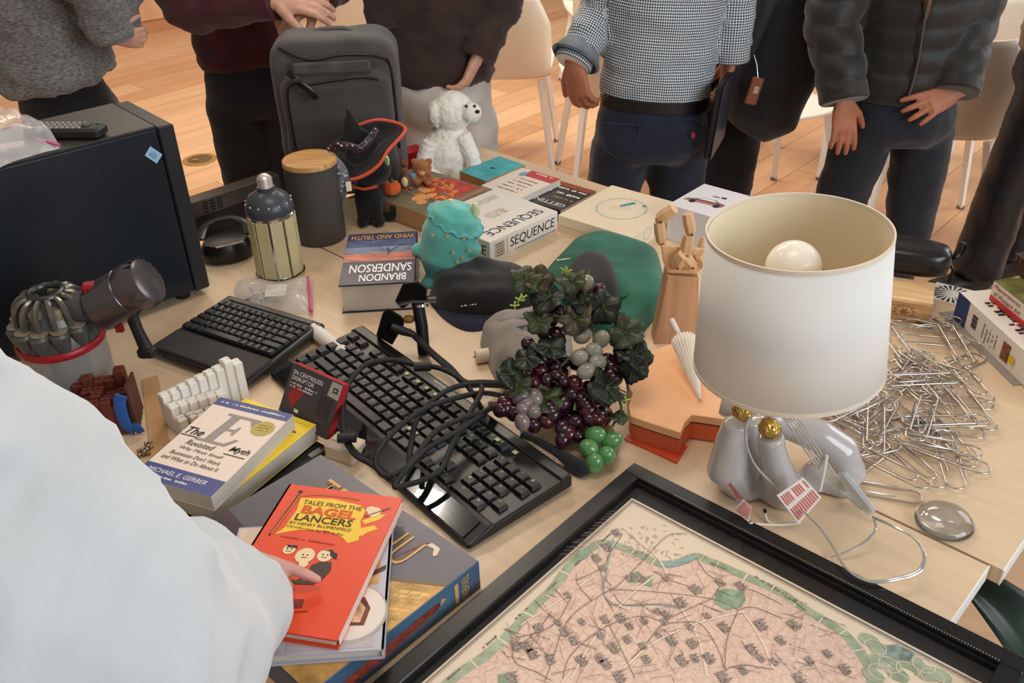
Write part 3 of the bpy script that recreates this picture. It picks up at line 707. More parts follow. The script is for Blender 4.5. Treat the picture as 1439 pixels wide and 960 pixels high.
# ---------------------------------------------------------------- black computer tower, remote, bag
rz = math.radians(221); o = at(298, 412)
tw = thing('computer_tower', 'large black desktop computer tower standing at the left, blue label on its side', 'computer', o, rz)
case_m = mat('tower_steel', (20, 27, 36), .32, bump=.05, bscale=900, spec=.5)
G().box((.255, -.105, .1925), (.44, .206, .345)).obj('casing', case_m, tw)
G().box((.016, -.105, .19), (.032, .21, .35), bev=.003).obj('front_bezel', mat('bezel', (32, 34, 38), .4), tw)
G().box((.255, .001, .1925), (.438, .004, .340), bev=.001).obj('side_panel', case_m, tw)
G().box((.255, -.105, .3665), (.44, .2, .003)).obj('top_panel', mat('tower_top_lit', (64, 60, 57), .45), tw)  # paler and browner than the casing: light falling on the top, painted in
for (x, y) in ((.05, -.03), (.05, -.18), (.45, -.03), (.45, -.18)): G().lathe([(.014, 0), (.016, .01), (.014, .02)], 12, c=(x, y, 0)).obj('foot', matt_black, tw)
lab = V((.052, .0035, .318)); e1, e2 = V((-.55, 0, -.62)).normalized(), V((-.62, 0, .62)).normalized()
g = G(); g._add([lab - e1 * .014 - e2 * .010, lab + e1 * .014 - e2 * .010, lab + e1 * .014 + e2 * .010, lab - e1 * .014 + e2 * .010], [(0, 1, 2, 3)]); g.obj('label', mat('label_blue', (150, 190, 214), .6), tw)
for k in range(3): scribble(tw, lab - e1 * .008 - e2 * (.005 - k * .004) + V((0, .0006, 0)), e1, e2, .016, .002, mat('label_ink', (60, 90, 120), .6), k)
# remote
A, B = at(40, 186, .377), at(146, 186, .377); rzr = ang_of(A, B)
t = thing('remote_control', 'long black remote control lying on top of the computer tower', 'remote', V((A.x, A.y, T + .3685)), rzr)
Lr = (B - A).length
G().box((Lr / 2, 0, .011), (Lr, .042, .020), bev=.005).obj('body', matt_black, t, True)
for i in range(9):
    for j in range(3):
        G().lathe([(.0042, 0), (.0036, .0022), (.001, .0026)], 10, c=(.022 + i * (Lr - .05) / 9, -.012 + j * .012, .021)).obj('button', mat('rubber_button', (84, 84, 84) if (i + j) % 4 else (140, 138, 134), .6), t)
G().lathe([(.010, 0), (.008, .003), (.001, .0035)], 16, c=(Lr - .03, 0, .021)).obj('dial', mat('dial', (48, 48, 50), .4), t)
G().lathe([(.0035, 0), (.003, .003)], 10, c=(Lr - .012, .010, .021)).obj('power_button', mat('power_green', (40, 110, 70), .5), t)
# clear bag on tower
ol = smooth_outline([(-30, 195), (-10, 168), (20, 172), (52, 186), (84, 204), (60, 212), (20, 224), (-20, 236)], .372, 4)
t = thing('plastic_bag', 'clear plastic zip bag with a pink seal on top of the computer tower', 'plastic bag', V((ol[0][0], ol[0][1], T + .369)))
local_obj(pillow(ol, .415, .369, wob=.03, seed=3), 'film', clear_film, t, smooth=True)
local_obj(G().tube([at(52, 196, .385), at(66, 199, .384), at(84, 204, .378)], .0035, 6), 'zip_seal', mat('pink_seal', (206, 96, 128), .5), t)
local_obj(G().box(at(12, 205, .385), (.05, .03, .002), rz=.4), 'paper_slip', mat('slip', (210, 196, 196), .8), t)

# ---------------------------------------------------------------- cordless vacuum head
o = at(114, 560)
vc = thing('handheld_vacuum', 'grey cordless vacuum body with red button, clear bin and ribbed cyclone top', 'vacuum cleaner', o, 0)
bin_m = mat('smoked_plastic', (150, 146, 142), .25, alpha=.62, spec=.6, coat=.3)
gun = mat('gunmetal_plastic', (100, 94, 96), .24, .7)
red_m = mat('vac_red', (150, 22, 30), .35)
dark_g = mat('cyclone_grey', (84, 86, 84), .35, .35)
G().lathe([(.058, 0), (.066, .004), (.069, .09), (.068, .118)], 36, cap=True).obj('bin', bin_m, vc, True)
G().lathe([(.03, .01), (.032, .1)], 24).obj('shroud', mat('shroud_mesh', (120, 116, 110), .6, bump=.6, bscale=600), vc, True)
G().lathe([(.070, .118), (.0715, .121), (.0715, .128), (.069, .131)], 36).obj('red_band', red_m, vc, True)
G().lathe([(.066, .130), (.062, .150), (.045, .185)], 36).obj('cyclone_core', dark_g, vc, True)
for k in range(12):
    a = 2 * PI * k / 12; G().lathe([(.011, 0), (.0165, .030), (.0165, .034), (.012, .038)], 14, M=Matrix.Translation((.057 * math.cos(a), .057 * math.sin(a), .128)) @ Matrix.Rotation(.1, 4, 'X')).obj('cyclone_cone', dark_g, vc, True)
cap_m = mat('cone_cap', (150, 136, 118), .4, .4)
for k in range(12):
    a = 2 * PI * k / 12; G().lathe([(.0145, 0), (.0145, .002), (.002, .003)], 14, c=(.057 * math.cos(a), .057 * math.sin(a), .166)).obj('cone_cap', cap_m, vc, True)
for k in range(14):
    a = 2 * PI * (k + .5) / 14; c_, s_ = math.cos(a), math.sin(a)
    G().tube(catmull([(.056 * c_, .056 * s_, .168), (.054 * c_, .054 * s_, .19), (.042 * c_, .042 * s_, .206), (.026 * c_, .026 * s_, .21)], 4), .0052, 7).obj('rib', mat('rib_metal', (120, 116, 106), .28, .7), vc, True)
for k in range(7):
    a = 2 * PI * k / 7; G().lathe([(.010, 0), (.011, .022), (.009, .025)], 12, c=(.038 * math.cos(a), .038 * math.sin(a), .172)).obj('inner_cone', mat('inner_cone', (120, 116, 92), .45), vc, True)
rg = G(); rg.tube(circ3 := [(.026 * math.cos(2 * PI * k / 24), .026 * math.sin(2 * PI * k / 24), .212) for k in range(24)], .0055, 8, closed=True); rg.obj('top_ring', mat('ring_dark', (54, 54, 54), .3, .3), vc, True)
q0 = aty(140, 432, o.y + .0) - o; q1 = aty(205, 396, o.y - .0) - o
ax = (q1 - q0).normalized(); Mx = Matrix.Translation(q0) @ ax.to_track_quat('Z', 'Y').to_matrix().to_4x4(); LM = (q1 - q0).length
G().lathe([(.032, -.01), (.041, 0), (.042, .004), (.042, LM * .62), (.041, LM * .63), (.0425, LM * .66), (.042, LM * .95), (.038, LM * 1.06), (.030, LM * 1.09)], 32, M=Mx).obj('motor_housing', gun, vc, True)
for k in range(9):
    a = 2 * PI * k / 20 - .6
    for zz in (.98,): G().box((.0405 * math.cos(a), .0405 * math.sin(a), LM * zz), (.0035, .0035, LM * .14), M=Mx).obj('vent_slot', matt_black, vc)
G().tube([V((.03, 0, .18)), q0 + ax * .01], [.026, .03], 18).obj('duct', mat('duct_plastic', (92, 94, 96), .35, .4), vc, True)
G().box(q0 + ax * .012 + V((-.006, -.006, .036)), (.038, .022, .016), rz=.25, bev=.004).obj('release_button', red_m, vc, True)
h0 = q0 + ax * LM * .55 - V((0, 0, .03)); G().tube([h0, h0 + V((.006, -.005, -.04)), h0 + V((.014, -.01, -.07))], [(.011, .009), (.010, .008), (.012, .009)], 12).obj('handle', matt_black, vc, True)
G().box(h0 + V((-.018, -.015, -.02)), (.012, .008, .026)).obj('trigger', mat('trigger_red', (140, 20, 34), .4), vc)
G().box(h0 + V((.014, -.01, -.078)), (.030, .022, .020), bev=.005).obj('battery', matt_black, vc, True)
scribble(vc, q0 + ax * LM * .3 + V((-.002, -.0405, .006)), ax, V((0, .1, 1)), .014, .005, mat('silver_ink', (186, 182, 176), .4), 1)

# ---------------------------------------------------------------- small keyboard with palm rest
key_m = mat('key_plastic', (30, 30, 32), .42)
KM = {}
def key_mesh(wd, dp, h, m):
    k = (round(wd, 4), round(dp, 4), round(h, 4), m.name)
    if k not in KM:
        g = G(); x, y = wd / 2, dp / 2; i = .0028
        g._rings([[V(p) for p in ((-x, -y, 0), (x, -y, 0), (x, y, 0), (-x, y, 0))], [V(p) for p in ((-x, -y, h * .3), (x, -y, h * .3), (x, y, h * .3), (-x, y, h * .3))], [V(p) for p in ((-x + i, -y + i * .6, h), (x - i, -y + i * .6, h), (x - i, y - i, h), (-x + i, y - i, h))]])
        me = g.mesh('key'); me.materials.append(m); KM[k] = me
    return KM[k]
LEG = {}
def legend(t, ch, x, y, z, s, m):
    if ch not in LEG:
        o = text(None, ch, (0, 0, 0), (1, 0, 0), (0, 1, 0), .0045 * (1 + .6 * (len(ch) - 1)), .0050, m, name='legend'); LEG[ch] = o.data; bpy.data.objects.remove(o)
    o = bpy.data.objects.new('legend', LEG[ch]); C.objects.link(o); o.parent = t; o.location = (x, y, z); return o
def keys(t, rows, x0, y0, p, dp, h, m, z, leg_m=None):
    for r, row in enumerate(rows):
        x = x0
        for it in row:
            if isinstance(it, tuple): wd, ch = it
            else: wd, ch = 1, it
            if ch is not None:
                k = bpy.data.objects.new('key', key_mesh(p * wd - .0022, dp - .0022, h, m)); C.objects.link(k); k.parent = t; k.location = (x + p * wd / 2, y0 - dp * (r + .5), z)
                if leg_m and ch: legend(k, ch, -.004, .0005, h + .0001, 1, leg_m)
            x += p * wd
leg_grey = mat('legend_grey', (150, 152, 148), .6)
leg_green = mat('legend_green', (120, 130, 104), .6)
o = at(205, 484, .03); rz = ang_of(at(205, 484, .03), at(330, 528, .03))
k1 = thing('palm_rest_keyboard', 'small black keyboard with a built in palm rest beside the computer tower', 'keyboard', V((o.x, o.y, T)), rz)
W1, D1 = .245, .215
g = G(); g._rings([[V((x, y, z)) for x, y, z in pr] for pr in ([(0, 0.01, .008), (W1, 0.01, .008), (W1, D1, .012), (0, D1, .012)], [(-.002, 0, .016), (W1 + .002, 0, .016), (W1 + .002, D1, .026), (-.002, D1, .026)], [(.002, .004, .020), (W1 - .002, .004, .020), (W1 - .002, D1 - .004, .030), (.002, D1 - .004, .030)])])
g.obj('housing', mat('kb_housing', (36, 35, 36), .4), k1, bevel=.003)
G().box((W1 / 2, .042, .0215), (W1 - .006, .07, .006), bev=.003, M=Matrix.Rotation(.03, 4, 'X')).obj('palm_rest', mat('palm_rubber', (44, 42, 43), .6, bump=.3, bscale=800), k1)
G().box((W1 / 2, D1 - .012, .030), (W1 * .86, .014, .004), bev=.001).obj('trim_strip', mat('trim_grey', (72, 70, 70), .4), k1)
rows = [[''] * 14, ['~', '1', '2', '3', '4', '5', '6', '7', '8', '9', '0', '-', '=', ''], [(1.5, 'Tab'[:0])] + list('QWERTYUIOP[') + [(1.5, '')], [(1.7, '')] + list('ASDFGHJKL;') + [(2.3, '')], [(2.2, '')] + list('ZXCVBNM,.') + [(2.8, '')], ['', '', '', (6, ''), '', '', '', '', '']]
keys(k1, rows, .008, D1 - .026, .0163, .0185, .007, key_m, .0275, leg_grey)
for (x, y) in ((.02, .02), (W1 - .02, .02), (.02, D1 - .02), (W1 - .02, D1 - .02)): G().lathe([(.006, -.002), (.006, .012)], 10, c=(x, y, .002)).obj('foot', matt_black, k1)

# ---------------------------------------------------------------- LED corn bulb
o = at(395, 383); bz = thing('corn_lamp_bulb', 'tall cylindrical bulb with yellow light strips, dark dome and silver screw cap', 'light bulb', o)
chrome = mat('chrome', (208, 206, 204), .15, 1)
G().lathe([(.046, .006), (.046, .14)], 20).obj('core', chrome, bz)
led = mat('led_phosphor', (208, 194, 150), .55, bump=.9, bscale=420, var=.12, vscale=400)
for k in range(10):
    a = 2 * PI * k / 10 + .1; G().box((.0475, 0, .073), (.0035, .0255, .128), M=Matrix.Rotation(a, 4, 'Z')).obj('led_strip', led, bz)
G().lathe([(.050, .0), (.053, .002), (.053, .005), (.049, .006)], 36).obj('base_plate', chrome, bz, True)
G().lathe([(.049, .137), (.050, .143), (.046, .146)], 36).obj('collar', chrome, bz, True)
G().lathe([(.047, .143), (.051, .150), (.050, .162), (.040, .180), (.024, .190), (.019, .192), (.019, .200)], 36).obj('dome', mat('dome_plastic', (66, 70, 76), .3), bz, True)
for k in range(14):
    a = 2 * PI * k / 14; G().ball((.0472 * math.cos(a), .0472 * math.sin(a), .1685), .0025, 8, 6).obj('vent_hole', mat('vent_light', (170, 172, 172), .5), bz)
g = G(); prof = []
for k in range(13): prof.append((.0145 + (.0014 if k % 2 else 0), .198 + k * .0018))
prof += [(.012, .223), (.006, .227), (.001, .2275)]
g.lathe(prof, 24).obj('screw_cap', mat('screw_zinc', (216, 206, 202), .3, .7), bz, True)

# clear bag of screws with pink seal
ol = smooth_outline([(328, 412), (340, 393), (372, 402), (408, 398), (438, 392), (441, 415), (439, 440), (405, 440), (385, 432), (350, 428)], .0, 4)
t = thing('plastic_bag', 'clear zip bag of screws with a pink seal in front of the bulb', 'plastic bag', V((ol[0][0], ol[0][1], T)))
local_obj(pillow(ol, .02, .001, wob=.012, seed=9), 'film', clear_film, t, smooth=True)
local_obj(G().tube([at(432, 390, .014), at(436, 415, .014), at(437, 437, .010)], .0045, 6), 'zip_seal', mat('pink_seal', (206, 96, 128), .5), t)
local_obj(G().box(at(388, 408, .019), (.042, .05, .001), rz=.1), 'paper_slip', mat('slip_white', (226, 220, 216), .8), t)
for k in range(11):
    c_ = at(352 + rnd.random() * 26, 408 + rnd.random() * 14, .007); a = rnd.random() * 6
    local_obj(G().tube([c_, c_ + V((math.cos(a) * .012, math.sin(a) * .012, .002))], [.0022, .0012], 6), 'screw', mat('dark_steel', (96, 90, 86), .35, .9), t)

# ---------------------------------------------------------------- canister, headphones, slim silver box
o = at(451, 333); t = thing('canister', 'tall dark grey canister with a round bamboo lid beside the bulb', 'canister', o)
G().lathe([(.056, 0), (.059, .003), (.059, .178), (.057, .18)], 48).obj('body', mat('grey_ceramic', (70, 68, 66), .45), t, True)
G().lathe([(.058, .179), (.0605, .181), (.0605, .190), (.059, .192), (.001, .192)], 48).obj('lid', mat('bamboo', (208, 156, 92), .45, var=.18, vscale=14, stretch=(1, 14, 1)), t, True)
for k in range(4): G().ball((-.025 + k * .011, -.0535 + abs(k - 2) * .0015, .022), (.002, .001, .002), 6, 5).obj('dot', mat('dot_white', (150, 148, 144), .6), t)
o = at(322, 362); t = thing('headphones', 'black over ear headphones lying behind the bulb', 'headphones', o, .5)
G().lathe([(.048, .004), (.052, .012), (.052, .03), (.044, .046), (.02, .05), (.001, .05)], 32, sx=1.1, sy=.85).obj('ear_cup', mat('soft_black', (22, 21, 22), .35), t, True)
G().lathe([(.038, .0), (.042, .002), (.042, .010), (.036, .012)], 32, c=(.01, .06, .02), sx=1.1).obj('ear_cup', mat('soft_black', (22, 21, 22), .35), t, True)
G().tube(catmull([(.05, -.0, .045), (.055, .03, .062), (.03, .06, .068), (-.02, .07, .06), (-.05, .03, .045)], 5), [(.004, .011)] * 21, 10, up=(0, 0, 1)).obj('headband', mat('soft_black', (22, 21, 22), .35), t, True)
G().tube(catmull([(.03, -.038, .047), (.0, -.045, .05), (-.03, -.036, .047)], 4), .002, 6).obj('trim', mat('copper_trim', (170, 150, 136), .3, .9), t, True)
A, B = at(262, 345, 0), at(398, 297, 0); rz = ang_of(A, B)
t = thing('media_player', 'long slim black and silver box with side vents behind the bulb and tower', 'electronic device', A, rz)
Lb = (B - A).length
G().box((Lb / 2, .02, .028), (Lb, .035, .056)).obj('base', matt_black, t)
G().box((Lb / 2, .018, .076), (Lb + .01, .04, .040), bev=.002).obj('fascia', mat('brushed_grey', (104, 98, 92), .35, .7, bump=.1, bscale=300), t)
for i in range(3):
    for j in range(4): G().box((.065 + i * .018, -.0025, .064 + j * .0075), (.013, .002, .004)).obj('vent_slot', matt_black, t)

# ---------------------------------------------------------------- grey backpack standing on the table end
o = at(470, 268); o.y = 2.26; o.x = -.405; rz = math.radians(4)
bp = thing('backpack', 'large charcoal grey backpack standing upright behind the bamboo lidded canister', 'backpack', V((o.x, o.y, T)), rz)
char = fabric('charcoal_nylon', (72, 69, 68), .6, 700, .12, 6, rough=.75)
def rr(w, h, r, n=5, z0=0):
    out = []
    for (cx, cz, a0) in ((w / 2 - r, z0 + r, -PI / 2), (w / 2 - r, z0 + h - r, 0), (-w / 2 + r, z0 + h - r, PI / 2), (-w / 2 + r, z0 + r, PI)):
        for k in range(n + 1): a = a0 + PI / 2 * k / n; out.append((cx + r * math.cos(a), cz + r * math.sin(a)))
    return out
def padded(w, h, r, y0, y1, edge=.02, z0=0, bulge=.02):
    g = G(); L_ = []
    for (f, y) in ((.93, y1), (1, y1 - edge), (1, y0 + edge), (.95, y0), (.7, y0 - bulge * .6), (.3, y0 - bulge)):
        L_.append([V((x * (1 - (1 - f) * 1), y, z0 + h / 2 + (z - z0 - h / 2) * (1 - (1 - f) * 1))) for x, z in rr(w, h, r, z0=z0)])
    g._rings(L_); return g
me = union(padded(.300, .392, .055, -.05, .09), .008, 2); wrinkle(me, .004, 9, 2); me.materials.clear(); finish(me, 'main_body', char, bp, V((0, 0, 0)))
me = union(padded(.262, .31, .045, -.078, -.03, .012, 0.01, .012), .006, 2); wrinkle(me, .0035, 12, 6); finish(me, 'front_pocket', char, bp, V((0, 0, 0)))
zipm = mat('zip_black', (20, 20, 20), .4)
zc = catmull([(-.108, -.088, .06), (-.112, -.092, .24), (-.10, -.098, .300), (-.05, -.104, .303), (.06, -.104, .313), (.105, -.096, .303)], 6)
G().tube(zc, .0035, 6).obj('zip', zipm, bp, True)
G().tube(catmull([(-.12, -.052, .378), (-.05, -.078, .352), (.03, -.08, .36), (.11, -.072, .35), (.136, -.052, .31), (.138, -.052, .12)], 6), .0032, 6).obj('zip', zipm, bp, True)
G().tube(catmull([(-.10, -.095, .332), (-.08, -.112, .315), (-.055, -.112, .292), (-.042, -.108, .27)], 4), [(.003, .008)] * 13, 8, up=(0, 1, 0)).obj('zip_pull', gloss_black, bp, True)
G().box((-.078, -.113, .316), (.02, .008, .01), bev=.002).obj('buckle', mat('buckle', (50, 50, 52), .2), bp, True)
G().box((.0, -.083, .335), (.18, .012, .028), bev=.005).obj('padded_band', fabric('brown_grey_webbing', (86, 78, 74), .4), bp, True)
G().tube(catmull([(-.05, .02, .388), (-.03, .03, .396), (.03, .03, .396), (.05, .02, .388)], 4), [(.012, .005)] * 13, 8, up=(0, 1, 0)).obj('top_handle', char, bp, True)

# ---------------------------------------------------------------- plush cat in witch hat
o = at(520, 312); ct = thing('plush_cat', 'black plush cat wearing an orange trimmed witch hat, next to the canister', 'plush toy', o)
plush_black = fabric('black_plush', (14, 13, 14), .9, 300, .2, 60, sheen=.15)
Yc = o.y
def cp(x, y, dy=0): return aty(x, y, Yc + dy) - o
g = G(); c1 = cp(520, 290); g.ball((c1.x, 0, .055), (.034, .034, .058), 18, 12)
hd_ = cp(522, 238); g.ball((hd_.x, 0, hd_.z), (.046, .042, .038), 18, 12)
for dx in (-.028, .028): g.tube([(hd_.x + dx, 0, hd_.z + .02), (hd_.x + dx * 1.2, 0, hd_.z + .055)], [.014, .002], 8)
for dx in (-.018, .02): g.ball((c1.x + dx, -.022, .012), (.014, .022, .012), 10, 8); g.tube([(c1.x + dx, -.02, .06), (c1.x + dx, -.028, .01)], [.011, .011], 8)
g.tube(catmull([(c1.x + .02, .01, .015), (c1.x + .045, .0, .012), (c1.x + .058, -.005, .025), (c1.x + .055, -.005, .045)], 4), .011, 8)
me = union(g, .004, 3); wrinkle(me, .0015, 80, 2); finish(me, 'body', plush_black, ct, V((0, 0, 0)))
# hat
hat_m = fabric('black_felt', (20, 18, 19), .5, 400, .2, 30)
e_px = [(492, 252), (515, 245), (534, 230), (545, 212), (560, 196), (569, 184), (566, 177), (550, 171), (527, 169), (500, 178), (478, 192), (458, 208), (458, 222), (474, 240)]
dys = [-.06, -.06, -.05, -.03, -.01, .01, .03, .045, .05, .05, .04, .01, -.02, -.045]
edge = catmull([cp(x, y, d) for (x, y), d in zip(e_px, dys)], 4, closed=True)
apex = cp(503, 205)
g = G(); rings = []
for f in (1, .85, .7, .55, .42): rings.append([apex.lerp(e, f) + V((0, 0, -.012 * math.sin(PI * min(1, f)))) for e in edge])
g._rings(rings, cap=False); tip = cp(483, 151, .01)
rr2 = [rings[-1]]
for f in (.2, .45, .7, .9, .98): rr2.append([p.lerp(tip + V((0, 0, 0)), f) + V((.006 * math.sin(f * 9), 0, 0)) for p in rings[-1]])
g2 = G(); g2._rings(rr2)
g.obj('hat_brim', hat_m, ct, True, solid=.003); g2.obj('hat_cone', hat_m, ct, True)
G().tube(edge[:38], .0042, 8).obj('brim_piping', mat('orange_piping', (214, 84, 58), .6), ct, True)
G().tube([cp(493, 262, -.035), cp(512, 266, -.042), cp(530, 262, -.04)], .0035, 8).obj('collar_piping', mat('orange_piping', (214, 84, 58), .6), ct, True)
band_m = mat('sequin_band', (54, 36, 46), .35, var=.5, vscale=120)
bp_ = catmull([cp(460, 212, -.02), cp(472, 205, -.045), cp(490, 206, -.05), cp(506, 209, -.05), cp(520, 196, -.035), cp(530, 182, -.01)], 5)
G().tube(bp_, [(.010, .004)] * len(bp_), 8).obj('hat_band', band_m, ct, True)
for k in range(26):
    p = bp_[int(k / 26 * len(bp_))]; G().ball(p + V((rnd.uniform(-.004, .004), -.0055, rnd.uniform(-.008, .008))), rnd.uniform(.0012, .0026), 7, 5).obj('bead', mat('bead_%d' % (k % 4), [(220, 214, 190), (150, 80, 90), (190, 190, 196), (120, 70, 110)][k % 4], .25), ct)
rb = catmull([cp(457, 214, -.035), cp(472, 229, -.06), cp(481, 245, -.07), cp(480, 265, -.07), cp(474, 288, -.065)], 6)
g = G(); hw = [.010, .011, .013, .0145, .0150]
def ribfn(u, v): 
    i = min(len(rb) - 1, int(round(u * (len(rb) - 1)))); p = rb[i]; w_ = .011 + .0045 * u
    return p + V((1, 0, .3 * (1 - u))) * ((v - .5) * 2 * w_) + V((0, .004 * math.sin(v * 6 + u * 5), 0))
G().sheet(ribfn, len(rb) - 1, 6).obj('ribbon', fabric('grey_ribbon', (112, 114, 122), .3), ct, True, solid=.0015)
for k in range(22):
    u = rnd.random(); v = .12 + .76 * rnd.random(); p = ribfn(u, v); G().ball(p + V((0, -.0028, 0)), (.0026, .001, .0026), 8, 5).obj('ribbon_dot', mat('dot_pale_%d' % (k % 3), [(206, 216, 220), (196, 170, 176), (170, 196, 206)][k % 3], .6), ct)
g = G(); ey = cp(544, 226, -.045); g.ball(ey, (.0052, .003, .012), 12, 8, M=None); g.obj('eye', mat('eye_white', (214, 232, 214), .4), ct, True)
G().ball(ey + V((0, -.002, 0)), (.0036, .002, .0105), 12, 8).obj('iris', mat('iris_green', (96, 166, 84), .4), ct, True)
G().box(cp(490, 262, -.072), (.012, .003, .022), rz=.3).obj('care_label', mat('label_cream', (236, 222, 204), .7), ct)

# ---------------------------------------------------------------- white plush dog
o = at(628, 246); dg = thing('plush_dog', 'fluffy white plush dog sitting at the back of the table behind the game box', 'plush toy', o)
Yd = o.y
def dp_(x, y, dy=0): return aty(x, y, Yd + dy) - o
g = G()
b1 = dp_(628, 220); g.ball((b1.x, 0, .062), (.066, .062, .072), 20, 14); b2 = dp_(632, 195); g.ball((b2.x, 0, b2.z - .008), (.052, .05, .06), 18, 12)
h1 = dp_(635, 156); g.ball((h1.x, 0, h1.z), (.054, .052, .05), 20, 14)
m1 = dp_(662, 158, -.03); g.ball(m1, (.026, .026, .024), 14, 10); g.ball(dp_(612, 160, -.02), (.02, .024, .034), 12, 8); g.ball(dp_(652, 150, .035), (.02, .02, .032), 12, 8)
g.tube([dp_(650, 190, -.03), dp_(664, 222, -.045), dp_(668, 243, -.05)], [.022, .02, .018], 10); g.tube([dp_(606, 200, -.03), dp_(596, 228, -.045), dp_(590, 246, -.05)], [.024, .022, .02], 10)
g.ball((b1.x + .035, -.05, .016), (.024, .036, .018), 12, 8); g.ball((b1.x - .04, -.05, .016), (.024, .036, .018), 12, 8); g.ball((b1.x, .06, .05), (.02, .03, .03), 12, 8)
me = union(g, .004, 3); wrinkle(me, .0022, 70, 2); wrinkle(me, .0018, 170, 9); finish(me, 'fur', fabric('white_fur', (246, 240, 230), 1, 220, .05, 60, sheen=.6, rough=1), dg, V((0, 0, 0)))
G().ball(dp_(671, 157, -.052), (.006, .006, .005), 10, 8).obj('nose', gloss_black, dg, True)
for x in (655, 667): G().ball(dp_(x, 149, -.045), .0038, 10, 8).obj('eye', gloss_black, dg, True)

# small plush bear, pumpkin plush, squirrel toy, red box
o = at(594, 256, .052); o = V((o.x, o.y, T + .0515)); br = thing('plush_bear', 'small brown plush bear on the game box in front of the white plush dog', 'plush toy', o)
brown_p = fabric('brown_plush', (166, 104, 52), .9, 260, .2, 60, sheen=.4); Yb = o.y
def bq(x, y, dy=0): return aty(x, y, Yb + dy) - o
g = G(); hb = bq(593, 236); g.ball(hb, (.024, .024, .022), 16, 10); g.ball((hb.x, 0, .022), (.022, .02, .024), 14, 10)
for s_ in (-1, 1): g.ball(hb + V((s_ * .019, 0, .017)), (.008, .006, .008), 10, 8); g.tube([(hb.x + s_ * .014, -.01, .03), (hb.x + s_ * .024, -.02, .014)], .007, 8); g.ball((hb.x + s_ * .013, -.018, .008), (.009, .014, .008), 10, 8)
me = union(g, .003, 2); wrinkle(me, .001, 120, 1); finish(me, 'body', brown_p, br, V((0, 0, 0)))
G().ball(hb + V((0, -.021, -.005)), (.009, .007, .007), 10, 8).obj('muzzle', mat('muzzle_tan', (206, 160, 110), .8), br, True)
for k in range(9): G().ball(bq(594 + math.sin(k * .8) * 1.5, 224 + k * 2.8, -.026), .0015, 6, 4).obj('chain_bead', mat('steel', (190, 188, 186), .3, 1), br)
G().ball((hb.x - .022, -.018, .024), (.008, .006, .009), 10, 8).obj('blue_scarf', mat('scarf_blue', (90, 160, 190), .7), br, True)
o = at(551, 273, .052); pk = thing('plush_pumpkin', 'small orange plush pumpkin beside the black plush cat', 'plush toy', V((o.x, o.y, T + .0515)))
g = G()
for k in range(8): a = 2 * PI * k / 8; g.ball((.010 * math.cos(a), .010 * math.sin(a), .017), (.013, .013, .016), 12, 8)
me = union(g, .0025, 1); finish(me, 'body', fabric('orange_plush', (222, 96, 32), .6, 300, .1, 30), pk, V((0, 0, 0)))
G().tube([(0, 0, .03), (.003, 0, .042)], [.004, .003], 8).obj('stem', mat('stem_green', (70, 80, 40), .8), pk, True)
o = at(570, 264, .052); sq = thing('plush_squirrel', 'tiny brown and cream plush squirrel between the pumpkin and the bear', 'plush toy', V((o.x, o.y, T + .0515)))
g = G(); g.ball((0, 0, .018), (.012, .012, .018), 12, 8); g.ball((0, -.003, .042), (.011, .011, .011), 12, 8); g.tube(catmull([(.0, .012, .01), (0, .022, .03), (0, .018, .055), (0, .01, .062)], 4), .008, 8)
for s_ in (-1, 1): g.tube([(s_ * .006, 0, .048), (s_ * .008, 0, .060)], [.004, .001], 6)
me = union(g, .0025, 2); finish(me, 'body', fabric('squirrel_brown', (120, 78, 46), .8, 300, .3, 60), sq, V((0, 0, 0)))
G().ball((0, -.010, .020), (.008, .006, .013), 10, 8).obj('belly', mat('belly_cream', (232, 206, 160), .8), sq, True)
O_ = at(556, 232, 0)
rbx = gamebox('red_box', 'small bright red box behind the brown plush bear', at(562, 243, 0), math.radians(38), .09, .05, .045, mat('box_red', (196, 34, 40), .5))
# ---------------------------------------------------------------- back row of boxes and books
R45 = math.radians(45.5)
def rectbox(A, B, side):                     # origin, turn, width from two picture corners on a plane
    return A, ang_of(A, B), (B - A).length
# orange-art game box on the left of SEQUENCE
hG = .05; F_, Rr_, Lf = at(598, 302, hG), at(681, 264, hG), at(532, 269, hG)
dG = (Lf - F_).length; wG = (Rr_ - F_).length
gb = gamebox('game_box', 'brown sided board game box with orange and red cover art beside the plush cat', F_, ang_of(F_, Rr_), wG, dG * .97, hG, mat('kraft_side', (182, 142, 104), .7))
flat(gb, 'cover_sheet', [rect(.001, .001, wG - .001, dG * .97 - .001)], hG + .0003, mat('cover_olive', (122, 116, 92), .4, var=.2, vscale=20))
flat(gb, 'cover_red_sky', [[(wG * .25, dG * .06), (wG * .98, dG * .05), (wG * .98, dG * .55), (wG * .7, dG * .9), (wG * .5, dG * .5)]], hG + .0005, mat('cover_red', (206, 66, 40), .4, var=.4, vscale=40, col2=(150, 40, 30)))
fl_ = []
for k in range(26):
    cx = wG * (.35 + .5 * rnd.random()); cy = dG * (.15 + .65 * rnd.random()); fl_.append(star(cx, cy, .006, .012 + .01 * rnd.random(), 3))
flat(gb, 'cover_flames', fl_, hG + .0007, mat('cover_flame', (238, 142, 50), .4, var=.3, vscale=60))
flat(gb, 'cover_figure', [circ(wG * .3, dG * .42, .022, .017), circ(wG * .42, dG * .36, .018, .012), circ(wG * .22, dG * .3, .014, .012), circ(wG * .5, dG * .55, .012, .02)], hG + .0009, mat('cover_peach', (228, 160, 106), .4))
flat(gb, 'cover_shadow_shapes', [star(wG * .36, dG * .62, .008, .016, 5), circ(wG * .55, dG * .28, .012, .006)], hG + .0011, mat('cover_grey', (120, 108, 104), .4))
G().box((wG / 2 + .01, -.001, .012), (wG, .002, .02)).obj('black_edge', black_m, gb)
